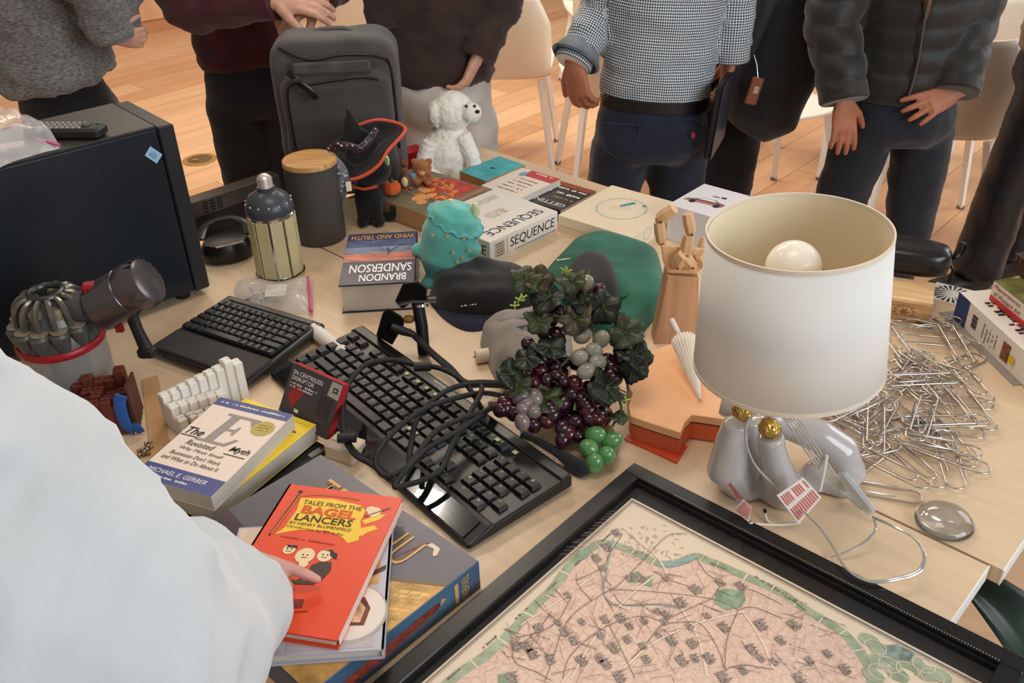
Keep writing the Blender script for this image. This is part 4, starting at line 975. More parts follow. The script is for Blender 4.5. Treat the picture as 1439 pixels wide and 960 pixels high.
# SEQUENCE box
hS = .052; N_, R_ = at(688, 341, hS), at(783.5, 297, hS); wS = (R_ - N_).length; rzS = ang_of(N_, R_); dS = .205
sq_ = gamebox('board_game_box', 'white board game box reading SEQUENCE on its top and side', N_, rzS, wS, dS, hS, mat('box_white', (226, 220, 210), .5))
ink_b = mat('ink_navy', (28, 28, 70), .5); ink_k = mat('ink_black', (26, 24, 34), .5)
text(sq_, 'SEQUENCE', (.062, -.0004, .015), (1, 0, 0), (0, 0, 1), wS - .072, .026, ink_k, shear=.12)
G().box((.030, -.0004, .026), (.030, .0006, .036)).obj('side_panel_print', mat('print_grey', (190, 182, 168), .6), sq_)
for k in range(5): G().box((.030, -.0008, .013 + k * .0065), (.022, .0006, .0022)).obj('print_line', mat('print_brown', (110, 92, 78), .6), sq_)
G().box((.053, -.0005, .026), (.0012, .0006, .04)).obj('print_rule', mat('print_orange', (206, 150, 84), .6), sq_)
G().box((.145, -.0005, .008), (.13, .0006, .0012)).obj('print_rule', mat('print_brown', (110, 92, 78), .6), sq_)
text(sq_, 'SEQUENCE', (-.0004, dS - .02, .012), (0, -1, 0), (0, 0, 1), dS - .03, .028, ink_k, shear=.1)
text(sq_, 'SEQUENCE', (wS - .022, .052, hS + .0004), (-1, 0, 0), (0, -1, 0), wS - .044, .032, ink_b, shear=-.1)
for k in range(4): scribble(sq_, (wS - .07, .112 - k * .008, hS + .0004), (-1, 0, 0), (0, -1, 0), .06, .003, mat('print_brown2', (150, 130, 120), .6), k)
for k in range(3): scribble(sq_, (wS - .03, .178 - k * .008, hS + .0004), (-1, 0, 0), (0, -1, 0), wS * .7 - k * .02, .003, mat('print_brown2', (150, 130, 120), .6), k)
flat(sq_, 'chip', [rect(wS - .082, .085, wS - .078, .10)], hS + .0005, mat('print_gold', (196, 150, 60), .5))
# teal book on the back edge
h_ = .05; a_, b_, c_ = at(682, 254, h_), at(738, 232, h_), at(646, 240.5, h_)
tbk = book('book', 'thick teal blue book at the back beside the white plush dog', a_, ang_of(a_, b_), (b_ - a_).length, (c_ - a_).length, .034, mat('teal_cover', (70, 178, 190), .4, var=.12, vscale=30), spine='+y', z=h_ - .034)
wT, dT = (b_ - a_).length, (c_ - a_).length
flat(tbk, 'cover_emblem', [star(wT * .5, dT * .5, .003, .008, 5), rect(wT * .5 - .001, dT * .5 - .012, wT * .5 + .001, dT * .5)], .0346, black_m)
for o_ in [c2 for c2 in tbk.children if c2.name.startswith('page_block')]: o_.data.materials[0] = mat('aged_pages', (176, 132, 84), .85, bump=.4, bscale=900)
under = book('book', 'closed book lying underneath the thick teal book', V((a_.x + .004, a_.y + .006, 0)), ang_of(a_, b_), wT * .95, dT * .95, h_ - .0345, mat('under_brown', (130, 96, 70), .6), spine='+y')
# white book with red band
h_ = .046; a_, b_, c_ = at(731, 279, h_), at(788, 252, h_), at(675, 261, h_)
w_, d_ = (b_ - a_).length, (c_ - a_).length
wb_ = book('book', 'cream paperback with a red band and small brown lettering behind SEQUENCE', a_, ang_of(a_, b_), w_, d_, .03, mat('cream_cover', (232, 216, 202), .45), spine='-x', z=h_ - .03)
flat(wb_, 'red_band', [rect(w_ * .76, .0, w_, d_ * .72)], .0305, mat('band_red', (196, 44, 48), .4))
flat(wb_, 'blue_spot', [circ(w_ * .8, d_ * .74, .014, .010)], .0308, mat('spot_blue', (90, 170, 190), .4))
for k in range(5): scribble(wb_, (w_ * (.64 - .12 * k), d_ * .22, .0306), (0, 1, 0), (-1, 0, 0), d_ * .5, .005, mat('print_brown', (110, 92, 78), .6), k)
scribble(wb_, (w_ * .96, d_ * .14, .0308), (0, 1, 0), (-1, 0, 0), d_ * .42, .008, white_m, 4)
under2 = book('book', 'thin red paperback lying underneath the cream paperback', V((a_.x, a_.y, 0)), ang_of(a_, b_), w_ * .97, d_ * .97, h_ - .0305, mat('band_red', (196, 44, 48), .4), spine='-x')
# black book, upside down lettering
h_ = .03; a_, b_, c_ = at(785, 297, h_), at(836, 270, h_), at(733, 279, h_)
w_, d_ = (b_ - a_).length, min(.16, (c_ - a_).length)
kb_ = book('book', 'black paperback with large white upside down lettering between SEQUENCE and the cream gift box', V((a_.x, a_.y, 0)) + V((.004, .004, 0)), ang_of(a_, b_), w_, d_, h_, mat('black_cover', (44, 36, 38), .4, var=.3, vscale=30), spine='-x')
flat(kb_, 'rust_strip', [rect(w_ * .84, .0, w_, d_)], h_ + .0004, mat('rust_print', (150, 70, 50), .45))
for k, (hh, col_) in enumerate(((.008, white_m), (.010, white_m), (.007, mat('print_ochre', (170, 150, 90), .5)))):
    scribble(kb_, (w_ * (.80 - .19 * k), d_ * .06, h_ + .0005), (0, 1, 0), (-1, 0, 0), d_ * (.86 if k != 2 else .5), hh, col_, k + 7)
text(kb_, 'GETTING', (w_ * .22, d_ * .05, h_ + .0005), (0, 1, 0), (-1, 0, 0), d_ * .9, .017, white_m)
# cream gift box with wreath
hW = .042; a_, b_ = at(784, 302, hW), at(860, 260, hW); wW = (b_ - a_).length; rzW = ang_of(a_, b_) - PI / 2
# origin at far-left corner: x to the lower right, y to the upper right
gw = thing('gift_box', 'large flat cream gift box with a pale blue wreath printed on its lid', 'box', V((a_.x, a_.y, T)), rzW)
cream_m = mat('gift_cream', (238, 222, 194), .5)
G().box((.1, wW / 2, .009), (.196, wW - .004, .018)).obj('tray', cream_m, gw)
G().box((.1, wW / 2, .030), (.2, wW, .024), bev=.0008).obj('lid', cream_m, gw)
cx, cy = .098, wW * .52; rr_ = []
for k in range(40): a = 2 * PI * k / 40; rr_.append(star(cx + .058 * math.cos(a), cy + .058 * math.sin(a), .0015, .0055 if k % 3 else .004, 3))
flat(gw, 'wreath', rr_, hW + .0004, mat('wreath_blue', (140, 186, 196), .5))
flat(gw, 'teal_bird', [ribbon([(cx - .01, cy + .01), (cx - .0, cy + .03), (cx + .008, cy + .046)], .010)[0], ribbon([(cx - .01, cy + .01), (cx - .0, cy + .03), (cx + .008, cy + .046)], .010)[1], star(cx + .036, cy + .042, .003, .008, 4)], hW + .0005, mat('teal_print', (50, 142, 160), .5))
for k in range(3): scribble(gw, (cx - .030 + k * .006, cy - .012 - k * .008 + .006, hW + .0005), (.75, .66, 0), (-.66, .75, 0), .05, .003, mat('wreath_faint', (206, 208, 194), .5), k)
ring_ = ribbon([(.035 * math.cos(2 * PI * k / 20) * .42 , .035 * math.sin(2 * PI * k / 20) * .42) for k in range(21)], .001)
flat(gw, 'round_mark', [[(p[0], p[1]) for p in q] for q in ring_], 0, mat('wreath_blue', (140, 186, 196), .5), M=Matrix.Translation((.2004, wW * .30, .026)) @ Matrix.Rotation(PI / 2, 4, 'Y'))
# white box with car picture
hC = .085; a_, b_, c_ = at(1004, 306, hC), at(1042, 281, hC), at(939, 287, hC); wC, dC = .12, (c_ - a_).length
cbx = gamebox('toy_car_box', 'white box with a red and grey sports car picture on top, behind the wooden hand', a_, ang_of(c_, a_) + PI / 2, .15, dC, hC, mat('box_cool_white', (224, 222, 228), .45), lid=False)
car = [(-.05, -.012), (-.045, .0), (-.03, .004), (-.012, .017), (.016, .017), (.032, .006), (.05, .002), (.052, -.012)]
Mc = Matrix.Translation((.062, dC * .5, hC + .0005)) @ Matrix.Rotation(-PI / 2 + .1, 4, 'Z')
flat(cbx, 'car_picture', [car], 0, mat('print_slate', (104, 92, 100), .4, var=.4, vscale=60), M=Mc)
flat(cbx, 'car_stripe', [[(-.048, -.012), (-.046, -.004), (.05, -.004), (.052, -.012)]], 0, mat('print_coral', (206, 110, 96), .4), M=Mc @ Matrix.Translation((0, 0, .0002)))
flat(cbx, 'car_wheel', [circ(-.028, -.012, .008), circ(.03, -.012, .008)], 0, black_m, M=Mc @ Matrix.Translation((0, 0, .0004)))
flat(cbx, 'car_window', [[(-.024, .005), (-.01, .014), (.014, .014), (.024, .005)]], 0, mat('print_white', (238, 234, 226), .6), M=Mc @ Matrix.Translation((0, 0, .0004)))
flat(cbx, 'logo', [rect(-.02, 0, -.004, .004), rect(0, .0, .012, .008)], 0, ink_k, M=Mc @ Matrix.Translation((.02, .034, .0)))

# ---------------------------------------------------------------- thick hardback
a_, b_ = at(475.3, 401.8, .063), at(582.4, 396, .063); rz = ang_of(a_, b_); w_ = (b_ - a_).length; d_ = .235
wt = book('hardback_book', 'very thick hardback with a stormy blue cover and upside down author name BRANDON SANDERSON', a_, rz, w_, d_, .063, mat('navy_jacket', (34, 38, 70), .35), hard=True, spine='+x')
hz = .0634
for k, (y0, y1, c) in enumerate(((.0, .10, (34, 30, 62)), (.10, .135, (196, 110, 84)), (.135, .165, (120, 134, 160)), (.165, .20, (76, 92, 134)), (.20, .234, (60, 62, 92)))):
    flat(wt, 'jacket_band', [rect(.001, y0, w_ - .001, y1)], hz, mat('jacket_%d' % k, c, .35, var=.35, vscale=26, stretch=(1, 3, 1)))
cw = mat('jacket_letter', (240, 236, 240), .4)
text(wt, 'BRANDON', (w_ * .88, .040, hz + .0006), (-1, 0, 0), (0, -1, 0), w_ * .62, .030, cw, bold=.01)
text(wt, 'SANDERSON', (w_ * .95, .084, hz + .0006), (-1, 0, 0), (0, -1, 0), w_ * .84, .036, cw, bold=.01)
text(wt, 'WIND AND TRUTH', (w_ * .96, .222, hz + .0006), (-1, 0, 0), (0, -1, 0), w_ * .90, .020, mat('jacket_gold', (206, 160, 96), .4), bold=.01)
flat(wt, 'flying_figure', [[(.10, .142), (.085, .150), (.088, .162), (.094, .152)], [(.085, .148), (.064, .172), (.078, .152)], [(.095, .148), (.118, .17), (.102, .150)], [(.088, .150), (.09, .12), (.098, .145)]], hz + .0007, mat('figure_ink', (40, 60, 84), .4))
flat(wt, 'streaks', [rect(.018, .17, .019, .20), rect(.05, .165, .051, .20), rect(.125, .17, .126, .205)], hz + .0006, mat('figure_ink', (40, 60, 84), .4))
text(wt, 'WIND AND TRUTH', (w_ + .0005, .02, .022), (0, 1, 0), (0, 0, 1), d_ * .8, .02, cw)

# ---------------------------------------------------------------- teal plush monster
o = at(628, 392); mo = thing('plush_monster', 'teal plush monster with a ruffled collar, cream horns and yellow spots, between the books', 'plush toy', o)
Ym = o.y
def mp(x, y, dy=0): return aty(x, y, Ym + dy) - o
tealp = fabric('teal_velour', (96, 190, 178), .4, 500, .1, 30, sheen=.6)
g = G(); g.tube([mp(622, 404, -.0), mp(624, 388), mp(628, 360), mp(634, 325), mp(640, 300), mp(645, 288)], [(.022, .02), (.038, .034), (.060, .054), (.058, .052), (.048, .044), (.024, .022)], 22, up=(1, 0, 0))
g.ball(mp(664, 350, -.02), (.018, .02, .016), 12, 8); g.ball(mp(588, 352, .0), (.014, .016, .016), 12, 8); g.ball(mp(604, 398, -.02), (.02, .024, .016), 12, 8)
me = union(g, .004, 3); wrinkle(me, .002, 14, 3); finish(me, 'body', tealp, mo, V((0, 0, 0)))
c0 = mp(643, 303, .01); axm = V((.42, -.08, .88)).normalized(); Mr = Matrix.Translation(c0) @ axm.to_track_quat('Z', 'Y').to_matrix().to_4x4()
def ruf(u, v):
    a = 2 * PI * u; r = .036 + .026 * v; z = -.012 * v * v + .0035 * math.sin(14 * a) * v
    return Mr @ V((r * math.cos(a), r * math.sin(a), z))
G().sheet(ruf, 140, 6, closed_u=True).obj('ruffle', fabric('ruffle_teal', (104, 196, 196), .3, 400, .1, 20), mo, True, solid=.003)
G().ball(c0 + V((0, 0, .006)), (.036, .034, .022), 16, 10).obj('crown', tealp, mo, True)
for x, y in ((634, 288), (668, 293)): p = mp(x, y, 0); G().tube([p - V((0, 0, .014)), p, p + V((0, 0, .012))], [.008, .009, .005], 10).obj('horn', fabric('horn_cream', (222, 224, 176), .3), mo, True)
bb = {}
for x, y, dy in ((629, 332, -.055), (652, 335, -.05), (637, 355, -.058), (642, 368, -.052), (650, 362, -.05), (655, 375, -.045), (608, 330, -.05), (646, 380, -.045), (660, 352, -.05)):
    p = mp(x, y, dy); Mp = Matrix.Translation(p) @ Matrix.Rotation(.2, 4, 'Z') @ Matrix.Rotation(PI / 2 - .3, 4, 'X')
    G().prism(star(0, 0, .0022, .0045, 5), -.0006, .0009, M=Mp).obj('spot', mat('spot_gold', (196, 160, 92), .6), mo)

# ---------------------------------------------------------------- caps
ol = smooth_outline([(602, 412), (612, 392), (640, 374), (672, 369), (704, 372), (736, 380), (752, 400), (742, 424), (700, 436), (655, 436), (620, 428)], .02, 4)
cpb = thing('cap', 'black baseball cap lying in front of the teal plush monster', 'cap', V((at(675, 405).x, at(675, 405).y, T)))
black_cotton = fabric('black_cotton', (24, 22, 24), .5, 500, .2, 20)
local_obj(pillow(ol, .062, .006, power=.55, wob=.012, seed=2, crown=(0, -.03)), 'crown', black_cotton, cpb, smooth=True)
ol = smooth_outline([(600, 418), (622, 420), (660, 428), (700, 432), (738, 428), (722, 446), (690, 462), (655, 466), (622, 448)], .0, 4)
local_obj(pillow(ol, .010, .001, power=.4), 'brim', fabric('navy_cotton', (24, 28, 54), .5, 500, .2, 20), cpb, smooth=True)
p0 = at(664, 428, .022)
scribble(cpb, LPF(cpb.location, 0)(at(648, 431, .030)), (1, .1, .05), (0, .5, 1), .03, .003, white_m, 3, .003)
ol = smooth_outline([(752, 400), (762, 380), (790, 350), (812, 330), (845, 323), (880, 330), (925, 348), (934, 385), (936, 410), (912, 440), (890, 462), (850, 455), (800, 430), (765, 420)], .032, 4)
gc = thing('green_cloth_bag', 'dark green folded cloth bag with a small white wordmark, behind the grapes', 'bag', V((at(850, 395).x, at(850, 395).y, T)))
green = fabric('green_canvas', (20, 100, 76), .4, 600, .2, 8)
local_obj(pillow(ol, .05, .001, power=.5, wob=.006, seed=5, rings=14, flat_top=2.2), 'bag_body', green, gc, smooth=True)
local_obj(G().tube(catmull([at(842, 436, .04), at(868, 422, .046), at(885, 415, .047), at(925, 395, .03)], 5), .003, 6), 'seam', fabric('green_dark', (10, 60, 46)), gc)
scribble(gc, LPF(gc.location, 0)(at(783, 367, .055)), (.97, .25, 0), (-.25, .97, .2), .028, .004, white_m, 5, .001)
ol = smooth_outline([(790, 420), (800, 392), (825, 374), (850, 380), (866, 402), (866, 432), (830, 445)], .04, 4)
cap2 = thing('cap', 'black cap half hidden between the grapes and the green cloth bag', 'cap', V((at(830, 410, .04).x, at(830, 410, .04).y, T)))
local_obj(pillow(ol, .095, .050, power=.5), 'crown', black_cotton, cap2, smooth=True)
# grey pouch
ol = smooth_outline([(674, 462), (690, 444), (720, 436), (765, 432), (800, 445), (800, 510), (760, 535), (722, 535), (700, 520), (690, 505), (680, 480)], .03, 4)
gp = thing('pouch', 'light grey fabric pouch with a zip beneath the grape leaves', 'pouch', V((at(735, 490).x, at(735, 490).y, T)))
greyf = fabric('grey_canvas', (150, 142, 134), .5, 500, .15, 12)
local_obj(pillow(ol, .062, .002, power=.5, wob=.014, seed=7), 'pouch_body', greyf, gp, smooth=True)
local_obj(G().tube(catmull([at(700, 470, .045), at(715, 463, .058), at(745, 457, .066), at(770, 456, .066)], 5), .003, 6), 'zip', mat('zip_mauve', (104, 96, 112), .5), gp)
local_obj(G().tube(catmull([at(684, 458, .03), at(694, 450, .045), at(716, 446, .058), at(745, 440, .066)], 5), [(.003, .012)] * 16, 8, up=(0, 0, 1)), 'flap', greyf, gp, smooth=True)
rl = thing('candle', 'short white cylinder poking out beside the grey pouch', 'candle', at(686, 508))
G().tube([(-.022, -.004, .0132), (.03, .01, .0132)], .013, 16).obj('wax', mat('ivory_wax', (226, 210, 194), .5, sss=.1), rl, True)
G().tube([(-.022, -.004, .0132), (-.027, -.005, .0132)], .001, 6).obj('wick', black_m, rl)

# ---------------------------------------------------------------- wooden mannequin hand
o = at(945, 476); beech = mat('beech', (196, 150, 112), .5, var=.14, vscale=6, stretch=(8, 8, .8)); beech2 = mat('beech_light', (222, 180, 134), .5, var=.1, vscale=10, stretch=(6, 6, 1))
wh = thing('wooden_hand', 'jointed wooden mannequin hand with curled fingers standing left of the lamp', 'mannequin hand', o)
Yh = o.y
def hq(x, y, dy=0): return aty(x, y, Yh + dy) - o
g = G()
bl, br_, tr, tl = hq(916, 488), hq(977, 484), hq(980, 384), hq(936, 381)
for q in (bl, br_): q.z = 0
f_ = [p + V((0, -.018, 0)) for p in (bl, br_, tr, tl)]; b_ = [p + V((0, .022, 0)) for p in (bl, br_, tr, tl)]
g._rings([f_, b_]); g.obj('forearm', beech, wh, bevel=.002)
pa = [(928, 344), (932, 368), (938, 384), (978, 386), (992, 372), (996, 350)]
g = G(); g._rings([[hq(x, y, -.016) for x, y in pa], [hq(x, y + 2, -.001) + V((0, 0, .004)) for x, y in pa], [hq(x, y, .018) for x, y in pa]]); g.obj('palm', beech2, wh, bevel=.003)
def seg(a, b, r, dya=0, dyb=0, nm='finger_segment'):
    A, B = hq(*a, dya), hq(*b, dyb); G().tube([A, A.lerp(B, .5), B], [r * .92, r * 1.05, r * .9], 6).obj(nm, beech2, wh, bevel=.001); G().ball(A, r * .72, 10, 8).obj('joint', beech2, wh, True)
    G().tube([A + V((0, -r * 1.0, 0)), A + V((0, -r * 1.15, 0))], .0022, 8).obj('pin', mat('pin_brass', (90, 52, 44), .4), wh)
seg((930, 340), (926, 312), .0105, 0, 0); seg((927, 308), (948, 293), .0115, 0, -.01)
seg((963, 356), (968, 330), .011, -.02, -.02); seg((971, 326), (966, 300), .0105, -.02, -.015)
seg((990, 372), (982, 358), .010, -.012, -.02); seg((984, 356), (991, 334), .009, .012, .018)
seg((950, 372), (962, 358), .0135, -.018, -.03, 'thumb_segment'); seg((972, 372), (962, 362), .0125, -.018, -.03, 'thumb_segment')
o = at(986, 474); dl = thing('wooden_figure', 'slim pale jointed wooden figure, a strip of it showing left of the lampshade', 'mannequin', o)
for k, (z0, z1, r) in enumerate(((0, .03, .006), (.033, .06, .007), (.063, .085, .008), (.088, .112, .0085))):
    G().tube([(0, 0, z0), (.001, 0, z1)], [r, r * .8], 6).obj('limb', mat('pale_birch', (234, 216, 192), .5), dl); G().ball((.002, -.004, z1 + .0015), .003, 8, 6).obj('joint', mat('pin_brass', (90, 52, 44), .4), dl)

# ---------------------------------------------------------------- artificial grapes
o = at(800, 620); gr = thing('artificial_grapes', 'bunch of artificial purple, pale and green grapes with leaves in the middle of the table', 'grapes', V((o.x, o.y, T)))
def gy(py): return 1.335 - (py - 380) * .235 / 270
def gpt(cx, cy, dy=0):
    px, py = 660 + cx / 3, 360 + cy / 3; p = aty(px, py, gy(py) + dy)
    p.z = max(p.z, T + .012); return p - gr.location
GM = {}
for key, c, c2, al in (('purple', (62, 22, 38), (28, 10, 20), 1), ('red', (86, 24, 34), (44, 12, 22), 1), ('pale', (176, 176, 164), (140, 140, 124), 1), ('smoke', (150, 134, 130), (110, 96, 96), 1), ('green', (104, 158, 98), (70, 118, 70), 1)):
    m = mat('grape_' + key, c, .16, var=.3, vscale=40, col2=c2, coat=.4, sss=.1)
    g = G(); g.ball((0, 0, 0), (.0118, .0118, .0145), 16, 10); me = g.mesh('grape'); me.materials.append(m)
    for p in me.polygons: p.use_smooth = True
    GM[key] = me
def grape(cx, cy, key, dy=0, s=1.0):
    q = bpy.data.objects.new('grape', GM[key]); C.objects.link(q); q.parent = gr; q.location = gpt(cx, cy, dy); q.rotation_euler = (rnd.uniform(-1, 1), rnd.uniform(-1, 1), rnd.uniform(0, 3)); q.scale = (s, s, s)
    return q
for cx, cy in ((545, 145), (375, 232), (345, 262), (315, 315), (370, 330), (245, 370), (295, 447), (355, 470), (320, 510), (395, 530), (265, 525), (600, 470), (635, 398), (645, 430), (612, 515), (425, 585), (395, 620), (340, 640), (320, 695), (270, 715), (185, 660), (155, 620), (390, 720), (392, 775), (460, 760), (510, 690), (480, 622), (530, 625), (555, 660), (130, 650), (170, 590), (445, 540), (300, 480), (365, 500), (580, 440), (500, 650), (440, 700), (470, 600), (540, 690), (420, 745), (350, 670), (150, 640), (200, 640), (590, 500)):
    grape(cx, cy, 'red' if rnd.random() < .3 else 'purple', s=rnd.uniform(.95, 1.1))
for k in range(34): grape(380 + rnd.random() * 200, 560 + rnd.random() * 170, 'purple', .022 + rnd.random() * .02)
for k in range(20): grape(250 + rnd.random() * 350, 400 + rnd.random() * 170, 'purple', .022 + rnd.random() * .02)
for cx, cy in ((485, 115), (557, 350), (525, 400), (462, 427), (492, 485), (540, 447), (475, 335)): grape(cx, cy, 'pale', -.012, 1.12)
for cx, cy in ((275, 595), (215, 595), (225, 645), (270, 655), (222, 700), (240, 620)): grape(cx, cy, 'smoke', -.008, 1.05)
for cx, cy in ((530, 755), (598, 778), (505, 812), (575, 840), (525, 872)): grape(cx, cy, 'green', -.01, 1.22)
leaf_mats = [mat('leaf_%s' % n, c, .42, var=.35, vscale=45, bump=.4, bscale=90, col2=c2) for n, c, c2 in (('green', (66, 78, 46), (34, 46, 28)), ('dark', (36, 48, 36), (18, 28, 22)), ('bronze', (84, 74, 48), (44, 46, 30)))]
def grape_leaf(cx, cy, r, m, tilt=(0, 0), rot=0, dy=-.015):
    g = G(); n = 40; L_ = []
    for f in (.02, .35, .7, 1.0):
        row = []
        for k in range(n):
            a = 2 * PI * k / n; lobe = 1 + .09 * math.cos(5 * a) + .04 * math.cos(17 * a); rr3 = r * f * lobe * (1 - .25 * math.exp(-((a - PI) ** 2) * 6))
            z = .22 * r * (f ** 2) * math.cos(2 * a + 1) + .10 * r * math.cos(5 * a) * f
            row.append(V((rr3 * math.cos(a), rr3 * math.sin(a), z)))
        L_.append(row)
    g._rings(L_, cap=False)
    o = g.obj('leaf', m, gr, True, solid=.0008, angle=180); o.location = gpt(cx, cy, dy)
    q = (CAM - (o.location + gr.location)).normalized().lerp(V((0, 0, 1)), .45).to_track_quat('Z', 'Y'); o.rotation_mode = 'QUATERNION'
    o.rotation_quaternion = q @ Matrix.Rotation(rot, 3, 'Z').to_quaternion() @ Matrix.Rotation(tilt[0], 3, 'X').to_quaternion() @ Matrix.Rotation(tilt[1], 3, 'Y').to_quaternion()
    vg = G()
    for a in (0, .62, -.62, 1.25, -1.25): vg.tube([(0, 0, .001), (r * .85 * math.cos(a), r * .85 * math.sin(a), .15 * r)], [.0009, .0004], 5)
    v_ = vg.obj('vein', mat('vein', (78, 88, 54), .5), o); return o
for cx, cy, r, mi in ((235, 100, 52, 0), (290, 100, 48, 2), (335, 178, 62, 1), (430, 105, 48, 0), (440, 262, 62, 2), (288, 272, 46, 0), (335, 380, 55, 1), (560, 215, 56, 1), (655, 320, 62, 0), (575, 555, 62, 1), (690, 415, 60, 1), (690, 470, 50, 1), (235, 430, 52, 1), (180, 500, 50, 1), (200, 540, 44, 0), (320, 600, 56, 0), (625, 680, 30, 0), (480, 200, 40, 1)):
    grape_leaf(cx, cy, r / 3 * 1.12e-3 * 1.36, leaf_mats[mi], (rnd.uniform(-.5, .5), rnd.uniform(-.5, .5)), rnd.uniform(0, 6), -.018 if cy < 560 else -.004)
for pts in (((500, 60), (505, 150), (515, 260), (520, 380), (470, 520), (440, 650)), ((510, 160), (580, 200), (630, 260), (640, 300)), ((520, 260), (400, 300), (330, 330), (290, 450)), ((600, 560), (640, 640), (600, 720), (560, 800)), ((420, 430), (280, 560), (220, 600)), ((640, 480), (670, 560), (650, 620))):
    G().tube(catmull([gpt(x, y, .0) for x, y in pts], 5), .0022, 6).obj('stem', mat('vine_stem', (96, 110, 62), .6), gr, True)
for (cx, cy) in ((210, 185), (190, 210), (225, 175), (400, 60), (415, 66), (660, 610)):
    p = gpt(cx, cy, -.02); g = G()
    for k in range(4): a = k * 1.6 + cx; g.tube([p, p + V((math.cos(a) * .007, .003, math.sin(a) * .007))], [.0012, .0018], 5)
    g.obj('tendril', mat('tendril_lime', (176, 200, 96), .5), gr)
c_ = at(800, 622); co_ = thing('cork_dish', 'pale speckled rough oval dish under the grapes', 'dish', c_, UA)
G().lathe([(.07, 0), (.085, .006), (.086, .014), (.075, .018), (.001, .016)], 36, sx=1.0, sy=.8).obj('dish', mat('speckled_cork', (196, 172, 142), .85, bump=1, bscale=500, var=.5, vscale=350, col2=(120, 96, 74)), co_, True)
# ---------------------------------------------------------------- interlocking block puzzles
blk_w = mat('block_white', (232, 226, 218), .5); blk_b = mat('block_brown', (98, 44, 32), .55)
def block_mesh(name, w, d, h, m):
    g = G(); g.box((0, 0, h / 2), (w, d, h), bev=.0012)
    for sx in (-1, 1): g.lathe([(d * .16, 0), (d * .16, .0022), (d * .12, .003), (.0005, .003)], 10, c=(sx * w * .24, 0, h))
    g.box((0, 0, h + .0012), (w * .3, d * .22, .0024))
    me = g.mesh(name); me.materials.append(m); return me
o = at(300, 585); rz = ang_of(at(235, 560, .08), at(335, 512, .08))
pz = thing('block_puzzle', 'stepped pile of small white interlocking plastic blocks behind the white and blue book', 'puzzle', V((o.x, o.y, T)), rz)
lpf = LPF(pz.location, rz); BM = {}
def blk(t, name, x, y, z, w, d, h, m, rzz=0):
    k = (w, d, round(h, 3), m.name)
    if k not in BM: BM[k] = block_mesh('block', w, d, h, m)
    o = bpy.data.objects.new('block', BM[k]); C.objects.link(o); o.parent = t; o.location = (x, y, z); o.rotation_euler.z = rzz; return o
A = lpf(at(228, 548, .07)); B = lpf(at(330, 505, .09)); n_ = 9
for k in range(n_):
    f = k / (n_ - 1); p = A.lerp(B, f); blk(pz, 'block', p.x, p.y, 0, .0148, .020, [.062, .064, .068, .072, .076, .080, .084, .094, .086][k], blk_w)
    if k < 6: blk(pz, 'block', p.x, p.y - .021, 0, .0148, .020, .050, blk_w)
    if k < 5: blk(pz, 'block', p.x + (.004 if k % 2 else 0), p.y - .042, 0, .0148, .020, .034, blk_w)
    if k < 4: blk(pz, 'block', p.x, p.y - .063, 0, .0148, .020, .020, blk_w)
    if k < 3: blk(pz, 'block', p.x, p.y - .084, 0, .0148, .020, .010, blk_w)
o = at(132, 603); rz = math.radians(10)
pb = thing('block_puzzle', 'dark red brown interlocking block stack in front of the cordless vacuum', 'puzzle', V((o.x, o.y, T)), rz)
for i in range(7):
    for j in range(4):
        hh = .062 + .008 * math.sin(i * 1.7 + j) + .004 * i * (j == 3)
        blk(pb, 'block', -.05 + i * .0175, -.02 + j * .0185, 0, .017, .018, round(hh, 3), blk_b)
for k in range(5): G().box((.075, -.02 + k * .012, .045), (.004, .010, .09 - .004 * k)).obj('slat', mat('slat_brown', (84, 48, 36), .6), pb)
o = at(178, 612, .03); bc = thing('plastic_clip', 'bent bright blue plastic strip in front of the brown block puzzle', 'clip', o)
yb = at(188, 606).y - .012; o.y = yb; bc.location = V((o.x, yb, T))
cl = [aty(x, y, yb) - V(bc.location) for x, y in ((170, 556), (168, 566), (172, 584), (178, 598), (188, 604), (198, 600))]
for p in cl: p.z = max(p.z, .004)
G().tube(catmull(cl, 5), [(.010, .0022)] * 26, 8, up=(1, 0, 0)).obj('strip', mat('blue_plastic', (34, 92, 168), .4), bc, True)
o = at(204, 632); bm_g = 'small steel magnet balls heaped beside the white and blue book'
ball_m = mat('magnet_nickel', (176, 160, 140), .18, 1); n_ = 0; bme = G().ball((0, 0, 0), .0036, 12, 8).mesh('magnet_ball'); bme.materials.append(ball_m)
for p in bme.polygons: p.use_smooth = True
for k, (x, y, h_) in enumerate(((196, 640, 0), (202, 638, 0), (208, 637, 0), (200, 632, 0), (206, 630, 0), (213, 629, 0), (211, 622, 0), (205, 624, 0), (203, 635, 1), (209, 627, 1), (207, 632, 1), (195, 634, 0))):
    q = bpy.data.objects.new('magnet_ball', bme); C.objects.link(q); p = at(x, y, .0036 + h_ * .006); q.location = p; tag(q, bm_g, 'magnet ball', 'steel magnet balls')
# kraft board leaning between puzzles
a_, b_, c_, d_ = at(200, 535, .001), at(222, 528, .001), at(238, 622, .001), at(214, 660, .001)
t = thing('cardboard_strip', 'plain tan cardboard strip lying between the brown and the white block puzzles', 'cardboard', V((a_.x, a_.y, T)))
local_obj(G().prism([(p.x, p.y) for p in (a_, d_, c_, b_)], T + .0005, T + .003), 'board', mat('kraft_board', (192, 150, 106), .8), t)

